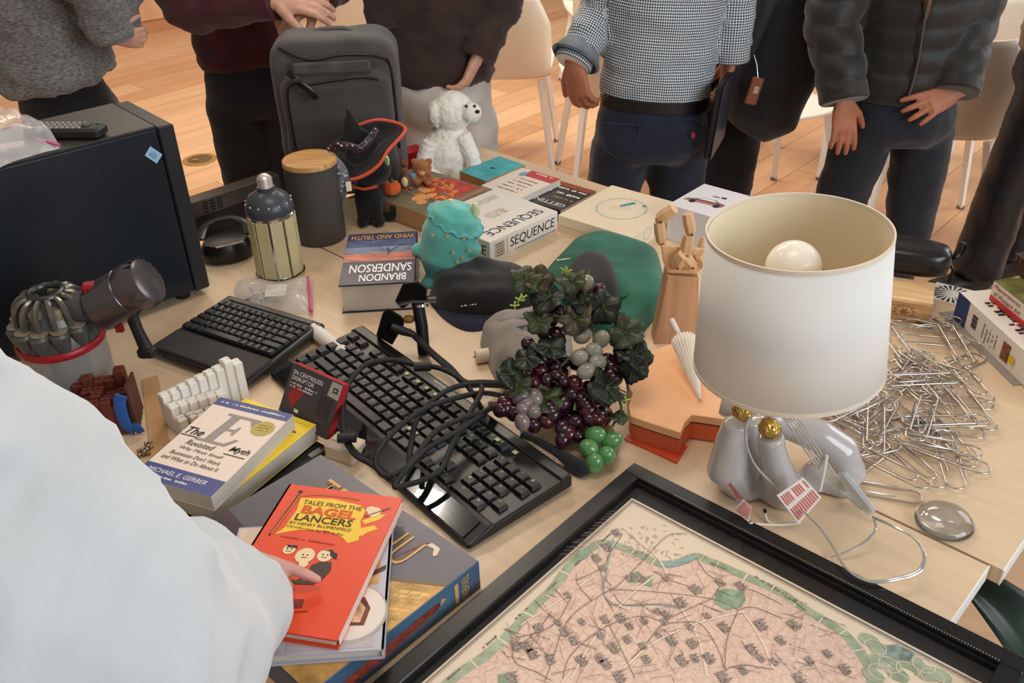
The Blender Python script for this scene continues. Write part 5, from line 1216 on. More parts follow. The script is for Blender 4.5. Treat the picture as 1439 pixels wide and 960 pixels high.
# ---------------------------------------------------------------- black tray, yellow book, white and blue book
tl, tr, br_ = at(297.5, 558.7, .062), at(412.7, 583.5, .062), at(283, 706, .062)
wE = .140; dE = .206; rzE = (ang_of(tl, tr) + (ang_of(tr, br_) + PI / 2)) / 2
O = V((tr.x, tr.y, 0)) + V((math.cos(rzE), math.sin(rzE), 0)) * -wE + V((math.sin(rzE), -math.cos(rzE), 0)) * dE
em = book('book', 'white and blue paperback titled The E Myth Revisited, on top of the yellow book', O, rzE, wE, dE, .026, mat('e_cover', (236, 218, 204), .5), spine='-x', z=.037)
hz = .0263; blue = mat('e_blue', (72, 80, 138), .45)
flat(em, 'blue_band', [rect(.0, dE - .020, wE, dE), rect(0, 0, wE, .034)], hz, blue)
grey = mat('e_grey', (150, 142, 138), .5); blk = mat('e_ink', (30, 26, 30), .5)
flat(em, 'letter_e', [[(.040, .100), (.096, .100), (.106, .120), (.100, .120), (.090, .106), (.070, .106), (.070, .134), (.082, .134), (.084, .127), (.088, .127), (.088, .148), (.084, .148), (.082, .140), (.070, .140), (.070, .168), (.090, .168), (.098, .156), (.104, .156), (.104, .174), (.044, .174), (.044, .169), (.054, .168), (.054, .106), (.040, .105)]], hz + .0001, grey, M=None)
# slanted grey letter
for o_ in [c2 for c2 in em.children if c2.name.startswith('letter_e')]:
    for v in o_.data.vertices: v.co.x += (v.co.y - .13) * .10 - .006
text(em, 'The', (.006, .108, hz + .0003), (1, 0, 0), (0, 1, 0), .032, .017, blk, shear=.3, bold=.012)
text(em, 'Myth', (.099, .090, hz + .0003), (1, 0, 0), (0, 1, 0), .035, .016, blk, shear=.3, bold=.012)
flat(em, 'underline', [rect(.003, .1035, .034, .1055), rect(.096, .0852, .134, .0870)], hz + .0003, blk)
text(em, 'Revisited', (.026, .085, hz + .0003), (1, 0, 0), (0, 1, 0), .050, .012, blk, shear=.25)
for k, s_ in enumerate(('Why Most Small', "Businesses Don't Work", 'and What to Do About It')): text(em, s_, (.024 - k * .006, .072 - k * .0125, hz + .0003), (1, 0, 0), (0, 1, 0), .078 + k * .012, .0085, blk, shear=.25)
text(em, 'MICHAEL E. GERBER', (.012, .017, hz + .0003), (1, 0, 0), (0, 1, 0), .104, .0085, white_m, shear=.15)
scribble(em, (.035, .008, hz + .0003), (1, 0, 0), (0, 1, 0), .06, .004, white_m, 2)
scribble(em, (.01, dE - .012, hz + .0003), (1, 0, 0), (0, 1, 0), .12, .004, white_m, 3)
flat(em, 'gold_seal', [star(.116, .158, .0165, .0195, 22)], hz + .0004, mat('seal_gold', (186, 168, 84), .5))
for k in range(3): scribble(em, (.105, .163 - k * .006, hz + .0006), (1, .1, 0), (-.1, 1, 0), .022, .0022, mat('seal_ink', (140, 118, 50), .6), k)
a_, b_ = at(444.5, 597, .036), at(350, 556, .036)
rzY = ang_of(b_, a_) ; c_ = at(297, 728, .036)
rzY = (rzY + ang_of(a_, c_) + PI / 2) / 2; wY = .155; dY = .228
O = V((a_.x, a_.y, 0)) + V((math.cos(rzY), math.sin(rzY), 0)) * -wY + V((math.sin(rzY), -math.cos(rzY), 0)) * dY
ye = book('book', 'thick bright yellow paperback underneath the white and blue paperback', O, rzY, wY, dY, .0295, mat('yellow_cover', (240, 208, 44), .4), spine='-x', z=.0068)
flat(ye, 'fine_rule', [rect(.01, dY - .010, wY - .01, dY - .0095)], .0299, mat('rule_brown', (150, 120, 30), .6))
scribble(ye, (wY - .022, dY - .034, .0299), (1, 0, 0), (0, 1, 0), .014, .006, blk, 3); flat(ye, 'mark', [[(wY - .022, .118), (wY - .017, .124), (wY - .016, .120), (wY - .021, .113)]], .0299, blk)
a_, c_ = at(466, 630, .006), at(288, 752, .006); rz = ang_of(c_, a_); Lx = (a_ - c_).length
lt = thing('laptop', 'thin black laptop underneath the yellow book, only its long edge showing', 'laptop', V((c_.x, c_.y, T)), rz)
G().box((Lx / 2 - .0, .10, .0026), (Lx, .2, .0045), bev=.001).obj('base', gloss_black, lt)
G().box((Lx / 2, .008, .0045), (Lx - .01, .012, .003), bev=.001).obj('lid_edge', mat('lid_dark', (34, 32, 34), .25), lt)
G().box((Lx / 2, .0005, .0022), (Lx - .02, .002, .002)).obj('chrome_rim', chrome, lt)
G().box((Lx - .02, .012, .006), (.03, .012, .003), bev=.001).obj('hinge', chrome, lt)

# ---------------------------------------------------------------- leaning card box
P_ = [at(412, 509.5, .105), at(483, 541, .105), at(458, 618, .02), at(386, 578, .02)]
oc = V((P_[2].x, P_[2].y, T)); cb = thing('card_box', 'dark grey and red card box leaning against the large black keyboard', 'box', oc)
Pl = [p - oc for p in P_]; Pl[3] = Pl[0] + (Pl[2] - Pl[1]) * 1.0; nrm = (Pl[1] - Pl[0]).cross(Pl[3] - Pl[0]).normalized()
if nrm.z < 0: nrm = -nrm
g = G(); th = .014; g._rings([[p - nrm * th for p in Pl], [p - nrm * .0008 for p in Pl]]); g.obj('box_side', mat('box_red_side', (176, 36, 42), .4), cb)
g = G(); g._rings([[p - nrm * .0008 for p in Pl], [p for p in Pl]]); g.obj('front_panel', mat('box_slate', (66, 62, 66), .45), cb)
U_ = (Pl[1] - Pl[0]); V_ = (Pl[0] - Pl[3]); ul, vl = U_.length, V_.length; un, vn = U_.normalized(), V_.normalized()
def cpos(u, v, e=.0004): return Pl[0] + U_ * u - V_ * v + nrm * e
pr = mat('card_print', (226, 218, 212), .5)
text(cb, 'EN CENTRELESS', cpos(.07, .17), un, vn, ul * .58, vl * .075, pr, bold=.012)
text(cb, 'DISRUPTOR', cpos(.07, .27), un, vn, ul * .44, vl * .075, pr, bold=.012)
scribble(cb, cpos(.07, .345), un, vn, ul * .52, vl * .04, pr, 2); scribble(cb, cpos(.07, .40), un, vn, ul * .45, vl * .035, pr, 3)
def quad(t, name, pts, m, e=.0006):
    g = G(); g._add([cpos(u, v, e) for u, v in pts], [tuple(range(len(pts)))]); return g.obj(name, m, t)
quad(cb, 'red_shard', [(.08, .55), (.22, .76), (.38, .42), (.20, .33)], mat('shard_red', (156, 38, 42), .4), .0003)
quad(cb, 'white_panel', [(.80, .02), (.998, .02), (.998, .30), (.78, .28)], mat('panel_pale', (176, 166, 158), .5))
quad(cb, 'chip_icon', [(.86, .11), (.95, .11), (.95, .2), (.86, .2)], black_m, .0008); quad(cb, 'chip_centre', [(.88, .135), (.93, .135), (.93, .175), (.88, .175)], mat('panel_pale', (176, 166, 158), .5), .0010)
quad(cb, 'white_mark', [(.28, .74), (.36, .74), (.37, .80), (.29, .80)], pr); quad(cb, 'mid_panel', [(.68, .34), (.90, .34), (.90, .70), (.68, .66)], mat('panel_dark', (52, 48, 52), .5))
# cream charger and black pouch
c_ = at(487, 640); t = thing('charger', 'small cream plastic charger block between the card box and the board game', 'charger', c_, -.5)
G().box((0, 0, .014), (.055, .04, .028), bev=.003).obj('case', mat('charger_cream', (208, 190, 166), .5), t, True); G().box((-.006, .004, .030), (.03, .02, .004), bev=.001).obj('socket', mat('charger_light', (226, 212, 192), .5), t)

# ---------------------------------------------------------------- large black keyboard
TL, TR, BR = at(509, 457, .03), at(806, 667, .03), at(690, 776, .03)
rz = ang_of(TL, TR); WL = (TR - TL).length; pitch = WL / 24.9; DK = .200
k2 = thing('gaming_keyboard', 'large black mechanical keyboard lying diagonally under a coiled black cable', 'keyboard', V((TL.x, TL.y, T)), rz)
hk = mat('keyboard_black', (24, 23, 24), .36)
g = G(); prof = [(0, .010), (0, .030), (-.004, .032), (-.020, .031), (-.022, .027), (-.150, .022), (-.153, .025), (-.160, .024), (-.196, .012), (-.198, .006)]
pl = [V((0, y, z)) for y, z in prof] ; rings = []
for x, ins in ((0, .004), (.004, 0), (WL - .004, 0), (WL, .004)): rings.append([V((x, y + (ins if y < -.1 else -ins), z - (ins if z > .015 else 0) * .5)) for y, z in prof])
g._rings(rings); g.obj('housing', hk, k2, bevel=.001)
G().box((WL / 2, -.1775, .0188), (WL * .94, .032, .001), M=Matrix.Translation((0, 0, .0)) ).obj('wrist_rest', mat('piano_black', (20, 19, 20), .12, coat=.6), k2)
for o_ in [c2 for c2 in k2.children if c2.name.startswith('wrist_rest')]:
    for v in o_.data.vertices: v.co.z += (v.co.y + .1775) * .33 + .0012
mm = (1, '')
R_ = [
 [mm, (.3, None), 'Esc', (1, None), 'F1', 'F2', 'F3', 'F4', (.5, None), 'F5', 'F6', 'F7', 'F8', (.5, None), 'F9', 'F10', 'F11', 'F12', (.25, None), 'P', 'S', 'B'],
 [mm, (.3, None), '~', '1', '2', '3', '4', '5', '6', '7', '8', '9', '0', '-', '=', (2, ''), (.25, None), 'I', 'H', 'U', (.25, None), 'N', '/', '*', '-'],
 [mm, (.3, None), (1.5, ''), 'Q', 'W', 'E', 'R', 'T', 'Y', 'U', 'I', 'O', 'P', '[', ']', (1.5, ''), (.25, None), 'D', 'E', 'D', (.25, None), '7', '8', '9', '+'],
 [mm, (.3, None), (1.75, ''), 'A', 'S', 'D', 'F', 'G', 'H', 'J', 'K', 'L', ';', "'", (2.25, ''), (3.5, None), '4', '5', '6'],
 [mm, (.3, None), (2.25, ''), 'Z', 'X', 'C', 'V', 'B', 'N', 'M', ',', '.', '/', (2.75, ''), (1.25, None), '^', (1.25, None), '1', '2', '3', '0'],
 [mm, (.3, None), (1.25, ''), (1.25, ''), (1.25, ''), (6.25, ''), (1.25, ''), (1.25, ''), (1.25, ''), (1.25, ''), (.25, None), '<', 'v', '>', (.25, None), (2, '0'), '.']]
kb2m = mat('key_dark', (22, 21, 23), .45)
for r in range(6):
    ks = G()
    keys(k2, [R_[r]], .012, -.024 - r * .0208 - (.003 if r else 0), pitch, .0208, .0088, kb2m, .0245 - r * .0009, leg_green)
for (u, v) in ((8, 0), (9.4, 0), (10.5, 0), (11.6, 0), (18.6, 0), (20.4, 0), (13.5, 4), (14.2, 4)):
    G().box((.012 + pitch * u, -.034 - v * .0208, .0345 - v * .0008), (.008, .007, .0008)).obj('lit_legend', mat('legend_pale', (170, 184, 130), .5), k2)
G().box((WL * .45, -.009, .0318), (.035, .002, .0006)).obj('logo_strip', mat('silver_ink', (186, 182, 176), .4), k2)
# coiled cable
cab = mat('cable_braid', (20, 20, 21), .5, bump=.6, bscale=900)
def c2p(x, y, h): return at(400 + x * .3957, 400 + y * .3957, h)
o = V((TL.x + .1, TL.y - .1, T + .05)); cbl = thing('coiled_cable', 'thick black braided cable coiled loosely over the large keyboard', 'cable', o)
paths = [[(700, 440, .05), (640, 350, .07), (560, 300, .075), (470, 285, .075), (370, 268, .08), (280, 290, .08), (220, 370, .07), (205, 480, .06), (225, 560, .045), (270, 610, .04), (300, 600, .04)],
         [(770, 395, .03), (700, 385, .06), (600, 405, .08), (500, 440, .085), (400, 510, .075), (335, 590, .065), (325, 640, .055), (360, 680, .05), (430, 650, .055), (480, 590, .06), (540, 520, .07), (620, 480, .07), (700, 455, .06), (745, 430, .05)],
         [(745, 425, .04), (690, 470, .06), (600, 530, .065), (510, 580, .06), (440, 650, .055), (390, 715, .045), (430, 712, .045), (500, 690, .05), (560, 650, .055), (600, 560, .06), (690, 400, .07), (700, 360, .07)],
         [(440, 640, .05), (450, 560, .06), (470, 480, .07), (530, 410, .075), (620, 360, .075), (770, 352, .04)],
         [(210, 420, .06), (205, 520, .05), (245, 600, .04), (310, 640, .04), (370, 690, .04)]]
for i, p in enumerate(paths):
    local_obj(G().tube(catmull([c2p(*q) for q in p], 6), .0045, 8), 'loop', cab, cbl, smooth=True)
for q in ((490, 288, .08), (222, 540, .055), (755, 428, .045)):
    c_ = c2p(*q); local_obj(G().tube([c_ - V((.014, .003, 0)), c_ + V((.014, -.003, 0))], .0078, 10), 'tie', matt_black, cbl, smooth=True)
# bundle to the clamp
bd = thing('cable_bundle', 'bundle of black cables running from the black clamp arm to the keyboard', 'cable', c2p(500, 230, .02))
for k in range(4):
    f = k * 5 - 8
    local_obj(G().tube(catmull([c2p(440, 165 + f * .5, .05), c2p(480, 200 + f, .04), c2p(530, 250 + f, .022), c2p(590, 300 + f, .02), c2p(640, 350 + f, .03), c2p(700, 352 + f, .03), c2p(775, 355 + f, .012)], 6), .0036, 8), 'strand', cab, bd, smooth=True)
# black roll beside the keyboard
rr0, rr1 = at(735, 612, .012), at(826, 664, .012)
t = thing('fabric_roll', 'long soft black roll between the large keyboard and the grapes', 'roll', V((rr0.x, rr0.y, T)))
local_obj(G().tube([rr0, rr0.lerp(rr1, .3), rr0.lerp(rr1, .7), rr1 - (rr1 - rr0).normalized() * .006, rr1], [.008, .011, .013, .012, .006], 12), 'roll', black_cotton, t, smooth=True)

# ---------------------------------------------------------------- black clamp arm, rolled paper
o = at(592, 500); ca = thing('clamp_arm', 'black metal clamp arm with two posts beside the thick hardback', 'clamp', o)
Yc2 = o.y
def kp(x, y, dy=0): q = aty(400 + x * .2292, 380 + y * .2292, Yc2 + dy) - o; q.z = max(q.z, .004); return q
blk_metal = mat('black_metal', (26, 25, 26), .35, .3)
G().tube([kp(855, 520), kp(840, 340, .02), kp(815, 200, .04), kp(805, 170, .045)], .0115, 16).obj('post', blk_metal, ca, True)
G().tube([kp(838, 225, .035), kp(836, 210, .037)], .0135, 16).obj('ring', chrome, ca, True)
g = G(); pp = [(675, 190), (725, 80), (820, 65), (875, 110), (870, 165), (790, 190), (720, 240)]
g._rings([[kp(x, y, .03) for x, y in pp], [kp(x, y, .065) for x, y in pp]]); g.obj('head', blk_metal, ca, bevel=.003)
G().tube([kp(690, 200, .03), kp(780, 180, .035), kp(930, 175, .04)], [(.004, .012)] * 3, 8, up=(0, 0, 1)).obj('bracket', blk_metal, ca, True)
g = G(); pp = [(600, 260), (635, 230), (720, 280), (735, 330), (660, 460), (560, 400)]
g._rings([[kp(x, y, .0) for x, y in pp], [kp(x, y, .022) for x, y in pp]]); g.obj('jaw', blk_metal, ca, bevel=.003)
G().tube([kp(655, 345, -.008), kp(720, 370, -.012), kp(795, 395, -.014)], [.008, .0085, .006], 12).obj('connector', mat('connector_black', (40, 36, 36), .4), ca, True)
G().ball(kp(760, 300, .03), (.012, .008, .008), 10, 8).obj('knob', mat('knob_ochre', (160, 122, 40), .5), ca, True)
a_, b_ = at(436, 460, .016), at(486, 500, .016)
t = thing('rolled_paper', 'white rolled paper tube sticking out from under the large keyboard', 'paper roll', V((a_.x, a_.y, T)))
d_ = b_ - a_
g = G(); n_ = 30
def roll(u, v):
    a = v * 4.2 * PI; r = .0145 - .0012 * v * 1.5; ax_ = d_.normalized(); s1 = ax_.cross(V((0, 0, 1))).normalized(); s2 = s1.cross(ax_)
    return a_ + d_ * (u + (.06 * v if u == 0 else 0)) + s1 * (r * math.cos(a)) + s2 * (r * math.sin(a))
g.sheet(roll, 4, 60); local_obj(g, 'sheet', mat('paper_white', (226, 220, 212), .7), t, smooth=True)

# ---------------------------------------------------------------- board game, cook book, red book
hT = .048; Rc = at(673.5, 789, hT); Fc = at(542, 891, hT); Uc = at(567, 718, hT)
rzT = ang_of(Rc, Uc) + .5 * math.remainder(ang_of(Rc, Fc) - PI / 2 - ang_of(Rc, Uc), 2 * PI)
wT, dT = .335, .27
tk = thing('board_game_box', 'large blue grey board game box reading TEKHENU on its side, under two books', 'box', V((Rc.x, Rc.y, T)), rzT)
G().box((wT / 2, dT / 2, .022), (wT - .002, dT - .002, .044)).obj('tray', mat('tek_inner', (60, 84, 110), .5), tk)
tek = mat('tek_blue', (66, 98, 128), .42, var=.25, vscale=14); G().box((wT / 2, dT / 2, .024), (wT, dT, .048), bev=.0008).obj('lid', tek, tk)
zt = .0484
flat(tk, 'sky_print', [rect(.001, .001, wT - .001, dT - .001)], zt, mat('tek_sky', (94, 92, 104), .35, var=.14, vscale=8))
flat(tk, 'ledge_print', [[(.001, .052), (.001, .060), (.14, .150), (.14, .142)]], zt + .0002, mat('tek_ledge', (116, 98, 72), .4))
flat(tk, 'wall_print', [[(.001, .060), (.001, dT - .001), (.2, dT - .001), (.2, .19), (.14, .15)]], zt + .0001, mat('tek_sand', (206, 158, 88), .4, var=.3, vscale=30))
brk = []
for i in range(11):
    for j in range(12):
        x0 = .004 + j * .0125 + (.006 if i % 2 else 0); y0 = .075 + i * .0085 + x0 * .62
        if x0 < .13: brk.append([(x0, y0), (x0 + .0112, y0 + .0069), (x0 + .0112, y0 + .0139), (x0, y0 + .007)])
flat(tk, 'brick_print', brk, zt + .0002, mat('tek_brick', (222, 178, 104), .4, var=.3, vscale=50))
flat(tk, 'figure_print', [circ(.050, .146, .011, .012), circ(.058, .140, .010, .008), circ(.06, .166, .022, .014), circ(.082, .19, .024, .012), circ(.04, .162, .008, .010), circ(.07, .175, .012, .02)], zt + .0003, mat('tek_figure', (128, 84, 52), .4, var=.5, vscale=60))
flat(tk, 'skin_print', [circ(.048, .152, .006, .007), circ(.075, .182, .014, .006), circ(.09, .196, .012, .005)], zt + .0004, mat('tek_skin', (196, 140, 92), .4))
flat(tk, 'dark_print', [[(.20, .19), (.2, dT - .001), (wT - .001, dT - .001), (wT - .001, .16), (.26, .17)]], zt + .0002, mat('tek_night', (58, 36, 44), .4, var=.5, vscale=20))
flat(tk, 'glow_print', [star(.27, .24, .02, .036, 7), circ(.31, .252, .03, .012)], zt + .0003, mat('tek_glow', (150, 84, 40), .4, var=.5, vscale=60))
gold = mat('tek_gold', (212, 166, 92), .35); goldd = mat('tek_gold_dark', (110, 78, 44), .4)
text(tk, 'TEKHENU', (.277, .078, zt + .0003), (-1, 0, 0), (0, -1, 0), .205, .052, goldd, bold=.02)
text(tk, 'TEKHENU', (.277, .078, zt + .0006), (-1, 0, 0), (0, -1, 0), .205, .052, gold, bold=-.012)
flat(tk, 'flag_print', [[(.072, .026), (.060, .024), (.052, .034), (.048, .030), (.054, .018), (.070, .018)]], zt + .0006, mat('flag_cream', (226, 206, 170), .4)); flat(tk, 'spear_print', ribbon([(.075, .02), (.112, .15)], .0016), zt + .0005, mat('spear_red', (140, 56, 44), .4))
def side(name, pts, m, e=.0006):
    g = G(); g._add([V((-e, y, z)) for y, z in pts], [tuple(range(len(pts)))]); return g.obj(name, m, tk)
side('side_print', [(.002, .002), (dT - .002, .002), (dT - .002, .046), (.002, .046)], tek, .0003)
text(tk, 'TEKHENU', (-.0007, .012 + .022, .044), (0, .0, -1), (0, -1, 0), .040, .012, gold)
side('gold_bar', [(.040, .006), (.046, .006), (.046, .040), (.040, .040)], gold)
side('obelisk_print', [(.068, .028), (.080, .034), (dT - .01, .026), (dT - .01, .006), (.082, .020)], mat('obelisk_red', (134, 58, 44), .45, var=.4, vscale=120)); side('obelisk_tip', [(.060, .030), (.070, .036), (.072, .024)], mat('obelisk_gold', (196, 152, 84), .4), .0008)
# cook book
a_, b_, c_ = at(350, 702, .066), at(552, 728, .066), at(539, 912, .066)
rzC = ang_of(b_, c_) + PI / 2; wC, dC = .205, (c_ - b_).length
O = V((b_.x, b_.y, 0)) + V((math.cos(rzC), math.sin(rzC), 0)) * -wC + V((math.sin(rzC), -math.cos(rzC), 0)) * dC
ck = book('cook_book', 'pale hardback cook book with toast on a plate on its cover, under the red book', O, rzC, wC, dC, .0165, mat('cook_cover', (186, 184, 196), .4), hard=True, spine='+x', z=.0492)
zc_ = .0168
flat(ck, 'cover_photo', [rect(.003, .05, wC * .45, dC - .003)], zc_, mat('cook_cream', (224, 206, 188), .4))
flat(ck, 'cover_board', [rect(wC * .45, .10, wC - .012, dC - .003)], zc_, mat('cook_tan', (206, 164, 96), .4, var=.15, vscale=10, stretch=(1, 8, 1)))
flat(ck, 'cover_cloth', [rect(wC * .45, .004, wC - .012, .10)], zc_, mat('cook_grey', (182, 176, 180), .45))
flat(ck, 'plate', [circ(wC * .79, .056, .045, .045, 36)], zc_ + .0002, mat('plate_shade', (176, 168, 164), .4)); flat(ck, 'plate_face', [circ(wC * .79, .0575, .042, .042, 36)], zc_ + .0003, mat('plate_white', (226, 216, 206), .35))
flat(ck, 'toast_crust', [[(wC * .79 - .022, .038), (wC * .79 + .018, .036), (wC * .79 + .024, .062), (wC * .79 + .016, .08), (wC * .79 - .02, .078)]], zc_ + .0005, mat('crust', (120, 62, 38), .5, var=.4, vscale=90))
flat(ck, 'toast_crumb', [[(wC * .79 - .017, .043), (wC * .79 + .013, .041), (wC * .79 + .018, .062), (wC * .79 + .011, .074), (wC * .79 - .015, .072)]], zc_ + .0007, mat('crumb', (220, 182, 142), .5, var=.3, vscale=80))
flat(ck, 'knife', [[(wC * .82, .112), (wC * .98, .132), (wC * .98, .124), (wC * .82, .104)], rect(wC * .76, .10, wC * .82, .106)], zc_ + .0004, mat('knife_brown', (70, 44, 38), .4))
flat(ck, 'loaf', [circ(.03, dC - .05, .022, .016), circ(.045, dC - .06, .02, .014), rect(.008, dC - .10, .03, dC - .045)], zc_ + .0004, mat('loaf_brown', (128, 70, 50), .5, var=.4, vscale=70)); scribble(ck, (wC * .8, .15, zc_ + .0004), (0, 1, 0), (-1, 0, 0), .07, .014, mat('ink_maroon', (90, 34, 30), .5), 3)
# red book
a_, b_, c_ = at(407, 677.4, .085), at(565.3, 698.4, .085), at(475, 898.5, .085)
rzB = (ang_of(a_, b_) * .5 + (ang_of(b_, c_) + PI / 2) * .5); wB, dB = (b_ - a_).length, (c_ - b_).length
O = V((b_.x, b_.y, 0)) + V((math.cos(rzB), math.sin(rzB), 0)) * -wB + V((math.sin(rzB), -math.cos(rzB), 0)) * dB
rd = book('hardback_book', 'bright orange red hardback titled Tales from the Bagel Lancers, topmost of its stack', O, rzB, wB, dB, .0165, mat('bagel_red', (226, 70, 34), .38), hard=True, spine='-x', z=.0662)
zb = .0168; yel = mat('bagel_yellow', (240, 196, 44), .4); bk = mat('bagel_ink', (34, 26, 22), .5)
ban = [(.028, .236), (.075, .242), (.118, .236), (.128, .226), (.128, .204), (.134, .19), (.138, .168), (.126, .160), (.114, .170), (.090, .178), (.050, .172), (.022, .158), (.030, .172), (.033, .21)]
sy = dB / .262; sx = wB / .17
ban = [(x * sx, y * sy) for x, y in ban]
flat(rd, 'banner', [ban], zb, yel); flat(rd, 'banner_curl', [[(x * sx, y * sy) for x, y in q] for q in ([(.130, .206), (.146, .222), (.158, .224), (.152, .212), (.136, .200)], [(.134, .192), (.150, .200), (.156, .194), (.144, .184), (.140, .176), (.134, .180)])], zb, yel)
flat(rd, 'banner_line', ribbon([(x * sx, y * sy) for x, y in ((.026, .240), (.05, .247), (.08, .249), (.112, .247))], .003) + ribbon([(x * sx, y * sy) for x, y in ((.026, .243), (.022, .2), (.018, .158))], .0035), zb + .0002, mat('bagel_ochre', (190, 100, 30), .5))
flat(rd, 'pole', ribbon([(.023 * sx, .244 * sy), (.016 * sx, .154 * sy)], .002) + [circ(.023 * sx, .248 * sy, .003)], zb + .0003, bk)
text(rd, 'TALES FROM THE', (.036 * sx, .224 * sy, zb + .0003), (1, .0, 0), (0, 1, 0), .086 * sx, .008, bk)
text(rd, 'BAGEL', (.040 * sx, .205 * sy, zb + .0003), (1, .0, 0), (0, 1, 0), .080 * sx, .0155, mat('bagel_orange', (216, 84, 30), .5), bold=.035)
text(rd, 'LANCERS', (.037 * sx, .190 * sy, zb + .0003), (1, .0, 0), (0, 1, 0), .082 * sx, .0125, bk, bold=.015)
text(rd, 'BY HENRY BLUMENFELD', (.034 * sx, .1815 * sy, zb + .0003), (1, .0, 0), (0, 1, 0), .088 * sx, .0052, bk)
text(rd, 'Introduction by Bill Adler', (.032 * sx, .174 * sy, zb + .0003), (1, -.04, 0), (.04, 1, 0), .084 * sx, .0050, bk)
scribble(rd, (.03 * sx, .155 * sy, zb + .0003), (1, -.03, 0), (.03, 1, 0), .08 * sx, .003, mat('bagel_dark_red', (170, 44, 24), .5), 6)
crm = mat('bagel_cream', (236, 212, 170), .5)
M1 = [(.054, .134, .008), (.079, .127, .0125), (.105, .132, .010), (.083, .112, .006), (.141, .226, .009), (.134, .230, .006)]
flat(rd, 'faces', [circ(x * sx, y * sy, r, r * 1.05) for x, y, r in M1], zb + .0003, crm)
flat(rd, 'hats_and_hair', [[(.048 * sx, .142 * sy), (.062 * sx, .143 * sy), (.064 * sx, .138 * sy), (.05 * sx, .137 * sy)], [(.108 * sx, .142 * sy), (.120 * sx, .138 * sy), (.122 * sx, .128 * sy), (.112 * sx, .132 * sy)], [(.098 * sx, .141 * sy), (.112 * sx, .144 * sy), (.112 * sx, .14 * sy)]] + ribbon([(.13 * sx, .214 * sy), (.160 * sx, .238 * sy)], .0014), zb + .0005, bk)
for x, y, r in M1[:3]: flat(rd, 'face_marks', [circ(x * sx - .003, y * sy + .001, .0012, .0014, 8), circ(x * sx + .003, y * sy + .001, .0012, .0014, 8), rect(x * sx - .0035, y * sy - .004, x * sx + .0035, y * sy - .003)], zb + .0006, bk)
flat(rd, 'dark_coat', [[(.094 * sx, .112 * sy), (.104 * sx, .120 * sy), (.118 * sx, .122 * sy), (.122 * sx, .108 * sy), (.116 * sx, .086 * sy), (.104 * sx, .078 * sy), (.094 * sx, .090 * sy)]], zb + .0004, mat('bagel_coat', (58, 46, 34), .5))
flat(rd, 'trestle', ribbon([(.062 * sx, .060 * sy), (.092 * sx, .086 * sy)], .005) + ribbon([(.060 * sx, .082 * sy), (.086 * sx, .056 * sy)], .0045) + ribbon([(.055 * sx, .075 * sy), (.110 * sx, .083 * sy)], .006), zb + .0004, mat('bagel_coat', (58, 46, 34), .5))
flat(rd, 'tub', [[(.088 * sx, .050 * sy), (.108 * sx, .054 * sy), (.110 * sx, .040 * sy), (.094 * sx, .036 * sy)]], zb + .0004, mat('bagel_dark_red2', (120, 34, 22), .5)); flat(rd, 'sketch_line', ribbon([(.05 * sx, .10 * sy), (.07 * sx, .095 * sy), (.09 * sx, .10 * sy)], .0014) + ribbon([(.06 * sx, .03 * sy), (.09 * sx, .028 * sy), (.12 * sx, .036 * sy)], .001), zb + .0004, bk)
G().box((wB + .0004, dB * .5, .0083), (.0012, dB * .96, .011)).obj('headband', mat('head_stripe', (230, 200, 190), .6), rd)
# ---------------------------------------------------------------- guitar shaped box and white cone
px_ = [(880, 537), (889, 553), (883, 570), (886, 585), (918, 596), (956, 608), (962, 594), (972, 583), (995, 586), (1020, 590), (1034, 565), (1036, 540), (1022, 505), (1000, 484), (975, 480), (945, 482), (915, 493), (893, 514)]
gt = thing('guitar_shaped_box', 'orange guitar shaped box with a pale peach lid, left of the lamp base', 'box', at(950, 560))
def outl(h): return [(p.x, p.y) for p in (at(x, y, h) for x, y in px_)]
po = outl(.050)
local_obj(G().prism(po, T + .036, T + .050), 'lid', mat('peach_card', (244, 186, 138), .5), gt, bevel=.0012)
cx_ = sum(p[0] for p in po) / len(po); cy_ = sum(p[1] for p in po) / len(po)
pi_ = [(cx_ + (x - cx_) * .97, cy_ + (y - cy_) * .97) for x, y in po]
local_obj(G().prism(pi_, T + .003, T + .034), 'body', mat('orange_card', (222, 106, 66), .5), gt)
local_obj(G().prism([(cx_ + (x - cx_) * .985, cy_ + (y - cy_) * .985) for x, y in po], T + .0335, T + .0365), 'dark_seam', mat('seam_dark', (60, 36, 36), .5), gt)
bp4 = [at(877, 618, .001), at(951, 652, .001), at(966, 628, .001), at(900, 598, .001)]
local_obj(G().prism([(p.x, p.y) for p in bp4], T + .0005, T + .003), 'base_flap', mat('flap_red', (214, 84, 54), .5), gt)
A = at(984, 562, .056); B = at(961, 478, .092); Cc = at(943, 449, .118)
cn = thing('folded_paper_umbrella', 'small white pleated cone like a folded umbrella leaning on the guitar shaped box', 'umbrella', V((A.x, A.y, T + .052)))
d_ = (B - A); axn = d_.normalized(); Mq = Matrix.Translation(A - V(cn.location)) @ axn.to_track_quat('Z', 'Y').to_matrix().to_4x4(); Lc = d_.length
def cone(u, v):
    a = 2 * PI * u; r = (.0015 + .0185 * v ** 1.0) * (1 + .09 * math.cos(22 * a)); return Mq @ V((r * math.cos(a), r * math.sin(a), v * Lc))
G().sheet(cone, 132, 8, closed_u=True).obj('pleated_cone', mat('white_paper', (238, 228, 218), .6), cn, True, solid=.001, angle=20)
G().tube([B - V(cn.location) - axn * .02, Cc - V(cn.location)], [.0042, .0052], 12).obj('handle', mat('white_paper', (238, 228, 218), .6), cn, True)

